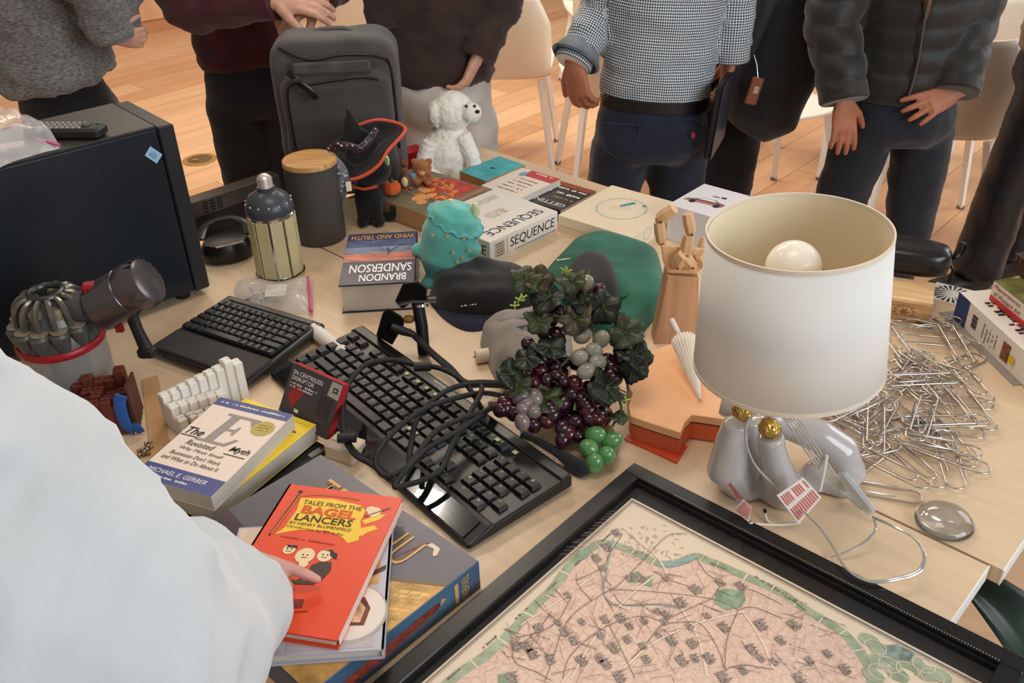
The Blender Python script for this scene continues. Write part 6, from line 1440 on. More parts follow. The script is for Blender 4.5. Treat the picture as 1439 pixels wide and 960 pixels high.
# ---------------------------------------------------------------- table lamp
YL = 1.055
base_c = at(1098, 704); o = V((base_c.x, YL, T)); lp = thing('table_lamp', 'white drum shade table lamp on a glossy grey ceramic base with gold knobs', 'table lamp', o)
def lq(x, y, dy=0): return aty(x, y, YL + dy) - o
shade_m = bpy.data.materials.new('shade_fabric'); shade_m.use_nodes = True
_n = shade_m.node_tree; _p = _n.nodes['Principled BSDF']; _p.inputs['Base Color'].default_value = rgb((246, 246, 244)); _p.inputs['Roughness'].default_value = .85
_tl = _n.nodes.new('ShaderNodeBsdfTranslucent'); _tl.inputs[0].default_value = rgb((236, 226, 206)); _mx = _n.nodes.new('ShaderNodeMixShader'); _mx.inputs[0].default_value = .22
_wv = _n.nodes.new('ShaderNodeTexWave'); _wv.inputs['Scale'].default_value = 90; _wv.inputs['Distortion'].default_value = 3; _tc = _n.nodes.new('ShaderNodeTexCoord'); _n.links.new(_tc.outputs['Object'], _wv.inputs[0])
_bp = _n.nodes.new('ShaderNodeBump'); _bp.inputs['Strength'].default_value = .02; _bp.inputs['Distance'].default_value = .001; _n.links.new(_wv.outputs[1], _bp.inputs['Height']); _n.links.new(_bp.outputs[0], _p.inputs['Normal'])
_n.links.new(_p.outputs[0], _mx.inputs[1]); _n.links.new(_tl.outputs[0], _mx.inputs[2]); _n.links.new(_mx.outputs[0], _n.nodes['Material Output'].inputs[0])
ct_ = lq(1122, 325); cb_ = lq(1107, 507); axs = (ct_ - cb_); Hs = axs.length; Ms = Matrix.Translation(cb_) @ axs.normalized().to_track_quat('Z', 'Y').to_matrix().to_4x4()
RT, RB = .1135, .1262
G().lathe([(RB - .0022, .002), (RT - .0022, Hs - .002)], 96, M=Ms, cap=False).obj('lining', mat('shade_lining', (234, 220, 190), .8), lp, True, angle=180)
G().lathe([(RB, 0), (RT, Hs)], 96, M=Ms, cap=False).obj('shade', shade_m, lp, True, solid=.0012, angle=180)
for r, z in ((RB, 0), (RT, Hs)):
    G().lathe([(r - .0012, z - .003), (r + .0012, z - .003), (r + .0012, z + .003), (r - .0012, z + .003), (r - .0012, z - .003)], 96, M=Ms, cap=False).obj('rim', mat('rim_tape', (226, 214, 194), .7), lp, True)
bb_ = lq(1117, 362, .0); G().ball(bb_ - V((0, 0, .015)), .036, 28, 18).obj('bulb', mat('bulb_opal', (250, 244, 232), .2, sss=.2), lp, True)
G().tube([bb_ - V((0, 0, .12)), bb_ - V((0, 0, .07)), bb_ - V((0, 0, .045))], [.016, .016, .02], 20).obj('socket', mat('socket_white', (230, 226, 220), .4), lp, True)
for k in range(3):
    a = k * 2.1 + .4; G().tube([bb_ - V((0, 0, .07)), Ms @ V((RT * math.cos(a), RT * math.sin(a), Hs * .45))], .0014, 6).obj('spider_arm', steel, lp)
G().tube([V((bb_.x, bb_.y, bb_.z - .21)), bb_ - V((0, 0, .1))], .007, 12).obj('stem', steel, lp, True)
cer = mat('grey_ceramic_gloss', (184, 179, 178), .16, coat=.5)
g = G()
g.tube([lq(1036, 592, -.02), lq(1028, 620, -.02), lq(1022, 660, -.02), lq(1040, 700, -.01), lq(1075, 722, .0), lq(1105, 728, 0)], [.019, .023, .031, .036, .036, .03], 20)
g.tube([lq(1082, 612, -.045), lq(1086, 635, -.045), lq(1094, 668, -.04), lq(1100, 700, -.03), lq(1098, 722, -.02)], [.0195, .019, .025, .038, .040], 20)
g.tube([lq(1075, 585, .02), lq(1110, 598, .02), lq(1150, 612, .01), lq(1180, 634, 0), lq(1190, 662, -.005), lq(1168, 692, -.01), lq(1130, 716, -.015), lq(1100, 725, -.01)], [.018, .022, .025, .028, .029, .034, .036, .034], 20)
g.ball(lq(1150, 668, -.006), (.030, .018, .030), 16, 12); g.ball(lq(1120, 690, -.01), (.032, .024, .028), 16, 12)
g.tube([lq(1048, 576, .02), lq(1028, 572, .03), lq(1012, 568, .035)], [.020, .018, .016], 16)
g.tube([lq(1050, 590, .02), lq(1060, 640, .015), lq(1085, 700, .0)], [.018, .02, .034], 16)
g.tube([lq(1112, 560, .02), lq(1100, 600, .02)], [.013, .017], 14)
g.tube([lq(1140, 700, .005), lq(1075, 712, .005)], [.034, .036], 14)
for v in g.b.verts:
    if v.co.z < .002: v.co.z = .002
me = union(g, .0042, 5); finish(me, 'base', cer, lp, V((0, 0, 0)))
gold_m = mat('gold_foil', (200, 168, 92), .22, 1, bump=1, bscale=260)
for x, y, dy, r in ((1045, 578, -.028, .0155), (1082, 602, -.045, .0155)):
    g = G(); c_ = lq(x, y, dy); g.ball((0, 0, 0), (r, r, r * .9), 28, 18); me = g.mesh('gold_knob'); 
    for v in me.vertices: v.co *= 1 + .16 * noise.noise(v.co * 190)
    me.materials.append(gold_m); k_ = bpy.data.objects.new('gold_knob', me); C.objects.link(k_); k_.parent = lp; k_.location = c_
G().ball(at(1075, 718, .012) - o, (.0028, .004, .0028), 10, 8).obj('cord_hole', black_m, lp)
cord_m = mat('clear_cord', (206, 204, 198), .12, .55, spec=.9)
def cord(name, pts, r=.0016, parent=lp, n=6, m=cord_m):
    return G().tube(catmull([V(p) - o for p in pts], n), r, 8).obj(name, m, parent, True)
def lw(x, y, dy=0): return aty(x, y, YL + dy)
for k in range(5):
    f = k * 5 - 10
    cord('bundled_cord', [lw(1098 + f * .6, 572, -.055), lw(1120 + f, 600, -.062), lw(1142 + f, 634, -.066), lw(1164 + f * .8, 664, -.066), lw(1192 + f * .5, 696, -.05), at(1214 + f * .3, 716, .018)], .0013)
h_ = [(1226, 726, .045), (1252, 738, .05), (1282, 754, .048), (1297, 776, .042), (1292, 800, .036), (1262, 812, .030), (1222, 816, .027), (1190, 800, .028), (1170, 768, .030), (1150, 740, .032), (1128, 718, .035)]
cord('cord_loop', [at(*q) for q in h_]); cord('cord_loop', [at(x + 2.5, y + 2, h) for x, y, h in h_])
cord('cord_loop', [at(*q) for q in ((1228, 728, .045), (1230, 745, .035), (1215, 762, .022), (1190, 776, .012), (1168, 784, .006))], .0018)
cord('cord_loop', [lw(1072, 578, -.06), lw(1052, 590, -.068), lw(1048, 618, -.07), lw(1060, 652, -.07), lw(1085, 680, -.07), lw(1100, 696, -.075)], .0016, m=mat('cord_grey', (176, 172, 166), .4))
cord('supply_cord', [at(*q) for q in ((1075, 722, .008), (1080, 734, .003), (1098, 738, .003), (1125, 734, .006))] , .0022, m=mat('cord_white', (226, 218, 206), .5))
cord('supply_cord', [at(*q) for q in ((1054, 735, .024), (1070, 737, .012), (1098, 738, .006), (1120, 736, .008))] , .0016, m=mat('cord_white', (226, 218, 206), .5))
cord('tag_string', [lw(1162, 640, -.07), lw(1158, 662, -.075), lw(1152, 690, -.078)], .0024, m=mat('cord_white', (226, 218, 206), .5))
a_, b_ = lw(1180, 664, -.055) - o, at(1226, 722, .016) - o
d_ = (b_ - a_); Mq = Matrix.Translation(a_) @ d_.normalized().to_track_quat('Z', 'Y').to_matrix().to_4x4()
clearp = mat('clear_plug_plastic', (214, 220, 224), .12, alpha=.55, spec=.8)
G().box((0, 0, d_.length / 2), (.010, .020, d_.length), bev=.004, M=Mq).obj('clear_switch', clearp, lp, True)
G().box((0, 0, d_.length / 2), (.006, .010, d_.length * .8), M=Mq).obj('switch_core', chrome, lp)
def tagq(name, P4, m, dy=None):
    g = G(); g._rings([[p for p in P4], [p + V((.0004, -.0009, .0004)) for p in P4]]); return g.obj(name, m, lp)
tg = mat('tag_paper_white', (238, 226, 218), .6); tr_ = mat('tag_red', (204, 104, 96), .6)
P4 = [lw(1091, 696, -.098) - o, lw(1128, 671, -.088) - o, lw(1154, 699, -.090) - o, lw(1122, 736, -.100) - o]
tagq('paper_tag', P4, tg)
def bil(P, u, v): return (P[0].lerp(P[1], u)).lerp(P[3].lerp(P[2], u), v) + V((.0006, -.0016, .0008))
g = G()
for k in range(11):
    u0 = .06 + k * .083; 
    for v0, v1 in ((.08, .40), (.54, .92)):
        if v0 < .1 and k % 5 == 4: continue
        g._add([bil(P4, u0, v0), bil(P4, u0 + .05, v0), bil(P4, u0 + .05, v1), bil(P4, u0, v1)], [(0, 1, 2, 3)])
q_ = g.obj('red_stripes', tr_, lp); q_['kind'] = 'stuff'
Q1 = [lw(1019, 677, -.075) - o, lw(1024, 676, -.080) - o, lw(1047, 704, -.078) - o, lw(1036, 705, -.070) - o]
Q2 = [lw(1030, 716, -.075) - o, lw(1044, 702, -.078) - o, lw(1056, 712, -.082) - o, at(1052, 734, .024) - o]
for Q in (Q1, Q2):
    tagq('folded_tag', Q, tg); g = G()
    for k in range(6): u0 = .08 + k * .15; g._add([bil(Q, u0, .1), bil(Q, u0 + .08, .1), bil(Q, u0 + .08, .9), bil(Q, u0, .9)], [(0, 1, 2, 3)])
    q_ = g.obj('red_stripes', tr_, lp); q_['kind'] = 'stuff'

# ---------------------------------------------------------------- giant paper clips
clip_m = mat('clip_steel', (200, 192, 186), .3, 1)
def clip_mesh(L, W):
    w = W / 2; pts = []
    def arc(cx, cy, r, a0, a1, n=7):
        for k in range(n + 1): a = a0 + (a1 - a0) * k / n; pts.append((cx + r * math.cos(a), cy + r * math.sin(a), 0))
    r1, r2, r3 = w, w * .84, w * .66
    pts.append((L * .22, -w + .0, 0)); arc(L - r1, 0, r1, -PI / 2, PI / 2); 
    arc(r2 + .0, w - r2, r2, PI / 2, PI * 1.5)
    arc(L * .86 - r3, w - 2 * r2 + r3, r3, -PI / 2, PI / 2, 6); pts.append((L * .26, w - 2 * r2 + 2 * r3, 0))
    P = [V((x - L / 2, y, .0016 + .0028 * max(0, min(1, i / len(pts) * 1.6 - .5)))) for i, (x, y, z) in enumerate(pts)]
    g = G(); g.tube(P, .0015, 6); me = g.mesh('wire'); me.materials.append(clip_m)
    for p in me.polygons: p.use_smooth = True
    return me
clip_me = clip_mesh(.140, .031); nclip = [0]
def clip(x, y, ang, h, tilt=0, roll_=0, big=1.0):
    q = bpy.data.objects.new('paper_clip', clip_me); C.objects.link(q); q.location = (x, y, T + h); q.rotation_euler = (roll_, tilt, ang); q.scale = (big,) * 3
    tag(q, 'oversized silver paper clip in the loose pile right of the lamp', 'paper clip', 'giant paper clips'); nclip[0] += 1; return q
hc_ = [((1231, 608), (1331, 697)), ((1262, 481), (1374, 492)), ((1243, 456), (1322, 470)), ((1326, 474), (1352, 516)), ((1303, 535), (1381, 500)), ((1262, 500), (1310, 560)), ((1332, 538), (1394, 617)), ((1240, 545), (1318, 556)), ((1203, 606), (1252, 563)), ((1232, 604), (1290, 590)), ((1300, 590), (1354, 640)), ((1322, 620), (1343, 686)), ((1272, 630), (1370, 664)), ((1192, 640), (1292, 690)), ((1180, 682), (1266, 697)), ((1290, 560), (1372, 570)), ((1340, 520), (1376, 560)), ((1285, 510), (1330, 540)), ((1310, 555), (1350, 600)), ((1240, 520), (1290, 505)), ((1280, 600), (1350, 610)), ((1245, 575), (1220, 620)), ((1178, 560), (1192, 610)), ((1150, 600), (1190, 622)), ((1200, 660), (1240, 630)), ((1295, 575), (1305, 640)), ((1246, 470), (1268, 500)), ((1230, 570), (1300, 520))]
lay = 0
CL = {1: 'silver paper clip slanting down to the right, two clips left of the glass paperweight', 2: 'silver paper clip lying level across the far part of the pile', 3: 'silver paper clip at the far edge of the pile against the pine box', 4: 'silver paper clip standing across the level one at the far right of the pile',
      5: 'silver paper clip reaching out towards the long white carton', 7: 'silver paper clip whose rounded tip is the rightmost of the whole pile', 13: 'silver paper clip reaching right, just above the glass paperweight', 12: 'silver paper clip pointing at the glass paperweight, tip nearest its far side', 14: 'silver paper clip next to the clear switch of the lamp cord', 15: 'nearest silver paper clip of the pile, lying level by the lamp cord',
      23: 'silver paper clip half hidden under the lampshade at the left of the pile', 24: 'silver paper clip behind the hanging lamp cords'}
for (p0, p1) in hc_:
    a_, b_ = at(*p0), at(*p1); m_ = (a_ + b_) / 2; lay += 1
    q_ = clip(m_.x, m_.y, ang_of(a_, b_) + (PI if lay % 3 == 0 else 0), .0012 + (lay % 5) * .0036, rnd.uniform(-.03, .03))
    if lay in CL: q_['label'] = CL[lay]
poly = [(1150, 585), (1240, 500), (1245, 458), (1300, 455), (1350, 480), (1372, 510), (1375, 570), (1345, 625), (1310, 660), (1240, 665), (1190, 655)]
def inside(x, y):
    c = False; n = len(poly)
    for i in range(n):
        (x1, y1), (x2, y2) = poly[i], poly[(i + 1) % n]
        if (y1 > y) != (y2 > y) and x < (x2 - x1) * (y - y1) / (y2 - y1) + x1: c = not c
    return c
while nclip[0] < 45:
    x, y = rnd.uniform(1150, 1375), rnd.uniform(455, 665)
    if inside(x, y):
        p = at(x, y); clip(p.x, p.y, rnd.uniform(0, 2 * PI), .0012 + rnd.random() * .019, rnd.uniform(-.06, .06), rnd.uniform(-.12, .12))
# glass dome
o2 = at(1326, 736); gd = thing('glass_paperweight', 'clear domed glass paperweight on the table below the paper clips', 'paperweight', o2)
glass = mat('clear_glass', (250, 250, 250), .02, trans=1.0, ior=1.5)
G().lathe([(.0375, .0005), (.0395, .004), (.0390, .008), (.034, .014), (.024, .0195), (.012, .0222), (.0005, .023)], 48).obj('dome', glass, gd, True, angle=180)
G().lathe([(.030, .0008), (.030, .0016)], 24, c=(0, 0, 0)).obj('ground_base', mat('ground_glass', (226, 214, 200), .6, alpha=.25), gd)

# ---------------------------------------------------------------- wooden box, black case, coaster
P1 = at(1303, 458); P0 = at(1244, 448); rzb = ang_of(P0, P1); wbx = .21; dbx = .085; hbx = .048
O2 = P1 - V((math.cos(rzb), math.sin(rzb), 0)) * wbx
wb2 = thing('wooden_box', 'plain pine box with a burnt round crest, under the black case right of the lampshade', 'box', V((O2.x, O2.y, T)), rzb)
pine = mat('pine_board', (208, 160, 106), .55, var=.22, vscale=6, stretch=(2, 2, 16)); pine2 = mat('pine_top', (226, 186, 136), .55, var=.14, vscale=5, stretch=(2, 12, 1))
G().box((wbx / 2, dbx / 2, .021), (wbx, dbx, .042)).obj('sides', pine, wb2); G().box((wbx / 2, dbx / 2, .045), (wbx + .002, dbx + .002, .006)).obj('lid', pine2, wb2)
burn = mat('burnt_mark', (150, 96, 58), .7); Mb = Matrix.Translation((wbx - .045, -.0006, .022)) @ Matrix.Rotation(PI / 2, 4, 'X')
for a0 in range(12):
    a = a0 * PI / 6; flat(wb2, 'crest_mark', [[(.014 * math.cos(a), .013 * math.sin(a)), (.020 * math.cos(a + .16), .016 * math.sin(a + .16)), (.016 * math.cos(a + .4), .0145 * math.sin(a + .4))]], 0, burn, M=Mb)
flat(wb2, 'crest_centre', [star(0, 0, .004, .010, 6)], 0, burn, M=Mb @ Matrix.Translation((0, 0, .0001)))
cc = at(1258, 352, .08); rzc = rzb
cs = thing('hard_case', 'glossy black oval zip case with a wrist loop, on top of the pine box', 'case', V((cc.x, cc.y, T + hbx)), rzc)
cap_ = []
for k in range(32):
    a = 2 * PI * k / 32; c_, s_ = math.cos(a), math.sin(a); cap_.append((.105 * math.copysign(abs(c_) ** .62, c_), .047 * math.copysign(abs(s_) ** .75, s_)))
leather = mat('case_black', (26, 24, 25), .3, bump=.05, bscale=400, coat=.2)
def ringp(f, z): return [V((x * f if abs(x) < .0 else math.copysign(max(0, abs(x) - (1 - f) * .047), x), y * f, z)) for x, y in cap_]
g = G(); g._rings([ringp(.82, .0), ringp(.96, .006), ringp(1, .018), ringp(1, .022)]); g.obj('lower_shell', leather, cs, True, angle=60)
g = G(); g._rings([ringp(1, .0225), ringp(1, .030), ringp(.96, .041), ringp(.86, .049), ringp(.6, .0535), ringp(.2, .055)]); g.obj('upper_shell', leather, cs, True, angle=60)
g = G(); g._rings([ringp(1.012, .0212), ringp(1.012, .0235)]); g.obj('zip', mat('zip_black', (20, 20, 20), .4), cs, True)
G().tube(catmull([(.102, .01, .024), (.118, .018, .034), (.123, .022, .052), (.116, .020, .060), (.113, .014, .046), (.104, .006, .026)], 5), [(.0018, .006)] * 26, 8).obj('wrist_loop', leather, cs, True)
G().tube([(.104, -.006, .022), (.110, -.010, .012), (.108, -.012, -.012)], [(.003, .002)] * 3, 8).obj('zip_pull', leather, cs, True)
c_ = at(1337, 415); cst = thing('coaster', 'flat coaster with a black and white sunburst pattern at the far table edge', 'coaster', c_, UA + .15)
G().box((0, 0, .0012), (.075, .075, .0024)).obj('board', white_m, cst)
ry = []
for k in range(20):
    a = 2 * PI * k / 20; ry.append([(.012 * math.cos(a), .012 * math.sin(a)), (.036 * math.cos(a - .09), .036 * math.sin(a - .09)), (.036 * math.cos(a + .09), .036 * math.sin(a + .09))])
flat(cst, 'ray_print', ry, .0027, black_m)

# ---------------------------------------------------------------- white carton, art book, framed print stack
O3 = at(1339, 448); E3 = at(1439, 545); rz3 = ang_of(O3, E3)
wc = thing('software_box', 'long white carton with a dark blue end and a barcode at the right table edge', 'box', V((O3.x, O3.y, T + .0015)), rz3)
wlen, hh3 = .32, .057
G().box((wlen / 2, .09, hh3 / 2), (wlen, .18, hh3), bev=.0008).obj('carton', mat('carton_white', (234, 226, 216), .5), wc)
G().box((.0195, -.0004, hh3 / 2), (.039, .001, hh3 - .001)).obj('blue_end', mat('carton_blue', (34, 62, 116), .45), wc)
for k in range(9): G().box((.064, -.0006, .016 + k * .0030), (.016 if k % 2 else .0155, .0008, .0009 + .0009 * (k % 3) * .6)).obj('barcode_bar', black_m, wc)
for k in range(5): scribble(wc, (.092 + k * .010, -.0006, .042 - (k % 2) * .006), (0, 0, -1), (1, 0, 0), .028, .004, mat('print_brown', (110, 92, 78), .6), k)
G().box((.165, -.0006, .027), (.022, .0008, .034)).obj('photo_print', mat('photo_brown', (140, 84, 60), .5, var=.5, vscale=90), wc); G().lathe([(.0085, 0), (.0085, .0008), (.0005, .0009)], 20, M=Matrix.Translation((.186, -.0010, .024)) @ Matrix.Rotation(PI / 2, 4, 'X')).obj('yellow_spot', mat('spot_yellow', (222, 184, 50), .45), wc)
for k in range(2): scribble(wc, (.045, .022 + k * .012, hh3 + .0004), (1, 0, 0), (0, 1, 0), .22, .014 - k * .005, ink_k, k + 3)
ms_ = thing('grey_sheet', 'thin grey card lying under the long white carton', 'card', V((O3.x, O3.y, T)), rz3)
G().box((.10, .03, .0007), (.25, .09, .0013)).obj('card', mat('grey_card', (150, 142, 136), .7), ms_)
O4 = at(1391, 421, .0585); rz4 = rz3 + .04
ab = thing('book', 'white and red spined book titled Masterpieces of Western Art, on the white carton', 'book', V((O4.x, O4.y, T + hh3 + .0017)), rz4)
G().box((.12, .06, .019), (.24, .12, .038)).obj('page_block', paper, ab)
G().box((.12, -.0008, .019), (.24, .0018, .0386)).obj('spine', mat('spine_cream', (226, 212, 202), .5), ab)
G().box((.12, -.0020, .006), (.24, .0008, .011)).obj('red_band', mat('band_red', (196, 44, 48), .4), ab)
G().box((.12, .06, .0388), (.24, .122, .0016)).obj('cover', mat('cover_olive2', (120, 116, 60), .45, var=.3, vscale=30), ab)
ink_r = mat('ink_red_brown', (130, 50, 50), .5)
text(ab, 'Masterpieces', (.006, -.0022, .0255), (1, 0, 0), (0, 0, 1), .075, .010, ink_r, shear=.1); text(ab, 'of Western Art', (.008, -.0022, .0135), (1, 0, 0), (0, 0, 1), .078, .010, ink_r, shear=.1)
O5 = at(1420, 378, .10); rz5 = rz4 + .02
pf = thing('framed_print', 'dark brown framed print lying on the art book at the right edge', 'picture frame', V((O5.x, O5.y, T + .1)), rz5)
G().box((.09, .06, .018), (.18, .12, .036), bev=.001).obj('frame', mat('dark_walnut', (62, 40, 32), .5, var=.3, vscale=30), pf)
for k in range(14): G().box((.008 + k * .012, -.0005, .028), (.005, .002, .008)).obj('bead', mat('walnut_light', (104, 70, 54), .5), pf)
G().box((.09, .06, .0362), (.14, .085, .001)).obj('mount', white_m, pf); G().box((.09, .06, .0370), (.10, .06, .0008)).obj('print', mat('print_dark', (60, 52, 48), .5, var=.5, vscale=60), pf)
pf.location.z = T + .0975

# ---------------------------------------------------------------- framed map
OM = at(891, 649.5, .022); mA = (ang_of(OM, at(1345, 879, .022)) + ang_of(at(600, 897, .022), OM) - PI / 2) / 2
mp_ = thing('framed_map', 'large black framed old map of a walled city lying on the near table', 'framed map', V((OM.x, OM.y, T)), mA)
WM, HM, FB = .56, .72, .0255
gap_t, gap_l = .027, .009
frm = mat('frame_black', (22, 20, 20), .28, coat=.1)
for (x0, x1, y0, y1, nm) in ((0, WM, -FB, 0, 'rail'), (0, WM, -HM, -HM + FB, 'rail'), (0, FB, -HM + FB, -FB, 'stile'), (WM - FB, WM, -HM + FB, -FB, 'stile')):
    G().box(((x0 + x1) / 2, (y0 + y1) / 2, .0112), (x1 - x0, y1 - y0, .0216), bev=.0012).obj(nm, frm, mp_)
G().box((WM / 2, -HM / 2, .0025), (WM - .01, HM - .01, .004)).obj('backing', mat('mount_black', (30, 29, 30), .5), mp_)
def bead_rail(x0, y0, x1, y1, n):
    g = G()
    for k in range(n): f = (k + .5) / n; g.box((x0 + (x1 - x0) * f, y0 + (y1 - y0) * f, .0218), (.0014, .0014, .0010))
    b_ = g.obj('bead_trim', mat('bead_grey', (150, 148, 142), .4), mp_); b_['kind'] = 'stuff'
G().box((WM / 2, -FB - .0015, .0095), (WM - 2 * FB, .003, .011)).obj('inner_lip', matt_black, mp_)
bead_rail(FB + .06, -FB + .0022, WM - FB, -FB + .0022, 130)
X0, X1, Y0, Y1 = FB + gap_l, WM - FB - .004, -HM + FB + .01, -FB - gap_t
mapp = bpy.data.materials.new('map_paper'); mapp.use_nodes = True; N_ = mapp.node_tree; p_ = N_.nodes['Principled BSDF']; p_.inputs['Roughness'].default_value = .7
tc = N_.nodes.new('ShaderNodeTexCoord')
def vor(scale, feat='DISTANCE_TO_EDGE', rnd_=1.0):
    v = N_.nodes.new('ShaderNodeTexVoronoi'); v.feature = feat; v.inputs['Scale'].default_value = scale; v.inputs['Randomness'].default_value = rnd_; N_.links.new(tc.outputs['Object'], v.inputs['Vector']); return v
def mixc(f, a, b):
    m = N_.nodes.new('ShaderNodeMix'); m.data_type = 'RGBA'
    if isinstance(f, float): m.inputs[0].default_value = f
    else: N_.links.new(f, m.inputs[0])
    for i, c in ((6, a), (7, b)):
        if isinstance(c, tuple): m.inputs[i].default_value = c
        else: N_.links.new(c, m.inputs[i])
    return m.outputs[2]
def less(s, t, soft=.003):
    m = N_.nodes.new('ShaderNodeMapRange'); N_.links.new(s, m.inputs[0]); m.inputs[1].default_value = t; m.inputs[2].default_value = t + soft; m.inputs[3].default_value = 1; m.inputs[4].default_value = 0; return m.outputs[0]
def mul(s, k):
    m = N_.nodes.new('ShaderNodeMath'); m.operation = 'MULTIPLY'; N_.links.new(s, m.inputs[0]); m.inputs[1].default_value = k; return m.outputs[0]
pink = rgb((240, 200, 186)); pink2 = rgb((240, 212, 190))
ns = N_.nodes.new('ShaderNodeTexNoise'); ns.inputs['Scale'].default_value = 14; N_.links.new(tc.outputs['Object'], ns.inputs[0])
base = mixc(ns.outputs[0], pink, pink2)
v1 = vor(38); base = mixc(mul(less(v1.outputs['Distance'], .02, .02), .22), base, rgb((140, 112, 104)))
v2 = vor(15); base = mixc(mul(less(v2.outputs['Distance'], .012, .010), .6), base, rgb((240, 216, 192)))
v3 = vor(110, rnd_=.5); base = mixc(mul(less(v3.outputs['Distance'], .05, .04), .16), base, rgb((120, 96, 92)))
N_.links.new(base, p_.inputs['Base Color'])
cream_p = mat('map_cream', (240, 222, 198), .7)
G().box(((X0 + X1) / 2, (Y0 + Y1) / 2, .0052), (X1 - X0, Y1 - Y0, .0012)).obj('paper_sheet', cream_p, mp_)
zM = .0060
MW, MH = X1 - X0, Y1 - Y0
mx = lambda u, v: (X0 + MW * u, Y1 - MH * v)          # u across 0..1, v down 0..1
def mq(x, y):                                # picture point on the sheet -> the map's own coordinates
    q = LPF(V(mp_.location), mA)(at(x, y, .0065)); return (q.x, q.y)
gm = mat('map_green', (176, 188, 160), .7, var=.15, vscale=60); gm2 = mat('map_green_dark', (152, 176, 148), .7, var=.2, vscale=80); mk = mat('map_ink', (104, 92, 86), .7); mw = mat('map_road', (244, 226, 204), .7); mb = mat('map_blue', (156, 178, 178), .7)
belt = [mq(*q) for q in ((637, 953), (680, 923), (720, 887), (753, 850), (777, 827), (803, 793), (827, 773), (847, 763), (873, 769), (900, 780), (930, 793), (958, 789), (978, 782), (993, 787), (1020, 798), (1065, 818), (1098, 833), (1133, 857), (1167, 877), (1193, 897), (1214, 925), (1226, 958))]
sx_, sy_ = belt[0]; belt = [(sx_ + .012, Y0 + .03), (sx_ + .002, sy_ - .10)] + belt + [(belt[-1][0] + .012, belt[-1][1] - .08), (belt[-1][0] - .03, Y0 + .05)]
beltc = [(p.x, p.y) for p in catmull([V((x, y, 0)) for x, y in belt], 5)]
flat(mp_, 'city_area', [beltc], zM + .0002, mapp)
flat(mp_, 'park_belt', ribbon(beltc, .013), zM + .0004, gm)
cut = []
for k in range(3, len(beltc) - 2, 5): cut += ribbon([beltc[k], (beltc[k][0] + (beltc[k + 1][0] - beltc[k][0]) * .25, beltc[k][1] + (beltc[k + 1][1] - beltc[k][1]) * .25)], .017)
flat(mp_, 'belt_gap', cut, zM + .0006, mw)
bl_ = [rect(X0 + .003, Y1 - .0042, X1 - .003, Y1 - .0034), rect(X0 + .003, Y1 - .0066, X1 - .003, Y1 - .0054), rect(X0 + .0042, Y1 - .0095, X1 - .0042, Y1 - .0090), rect(X0 + .004, Y0 + .004, X0 + .0050, Y1 - .004), rect(X0 + .0068, Y0 + .004, X0 + .0073, Y1 - .009), rect(X1 - .005, Y0 + .004, X1 - .004, Y1 - .004)]
flat(mp_, 'border_rule', bl_, zM + .0006, mk)
r2 = random.Random(11)
def mline(pts, w_, name, m_, z): flat(mp_, name, ribbon([(p.x, p.y) for p in catmull([V((*mq(*q), 0)) for q in pts], 5)], w_), z, m_)
mline([(925, 792), (945, 793), (960, 789), (978, 781)], .009, 'river', mb, zM + .0008)
mline([(862, 757), (856, 785), (851, 808), (846, 830), (858, 846), (872, 850), (925, 850), (955, 855)], .0018, 'river', mb, zM + .0008)
flat(mp_, 'park', [[mq(*q) for q in ((1007, 831), (1020, 827), (1045, 831), (1048, 842), (1042, 853), (1022, 858), (1003, 848))], [mq(*q) for q in ((700, 948), (722, 944), (728, 962), (700, 964))], [mq(*q) for q in ((812, 775), (832, 770), (826, 784), (808, 790))], [mq(*q) for q in ((905, 812), (918, 808), (916, 825), (904, 822))], [mq(*q) for q in ((886, 806), (898, 803), (902, 816), (890, 820))]], zM + .0008, gm2)
wd = []
for (x, y, a) in ((1222, 900, .012), (1240, 915, .014), (1258, 928, .012), (1232, 930, .011), (1280, 930, .016), (1300, 945, .014), (1262, 948, .012), (1322, 950, .012), (1228, 950, .012)):
    cx9, cy9 = mq(x, y); wd.append([(cx9 + a * math.cos(t * .5236) * (1 + .2 * r2.random()), cy9 + a * .8 * math.sin(t * .5236)) for t in range(12)])

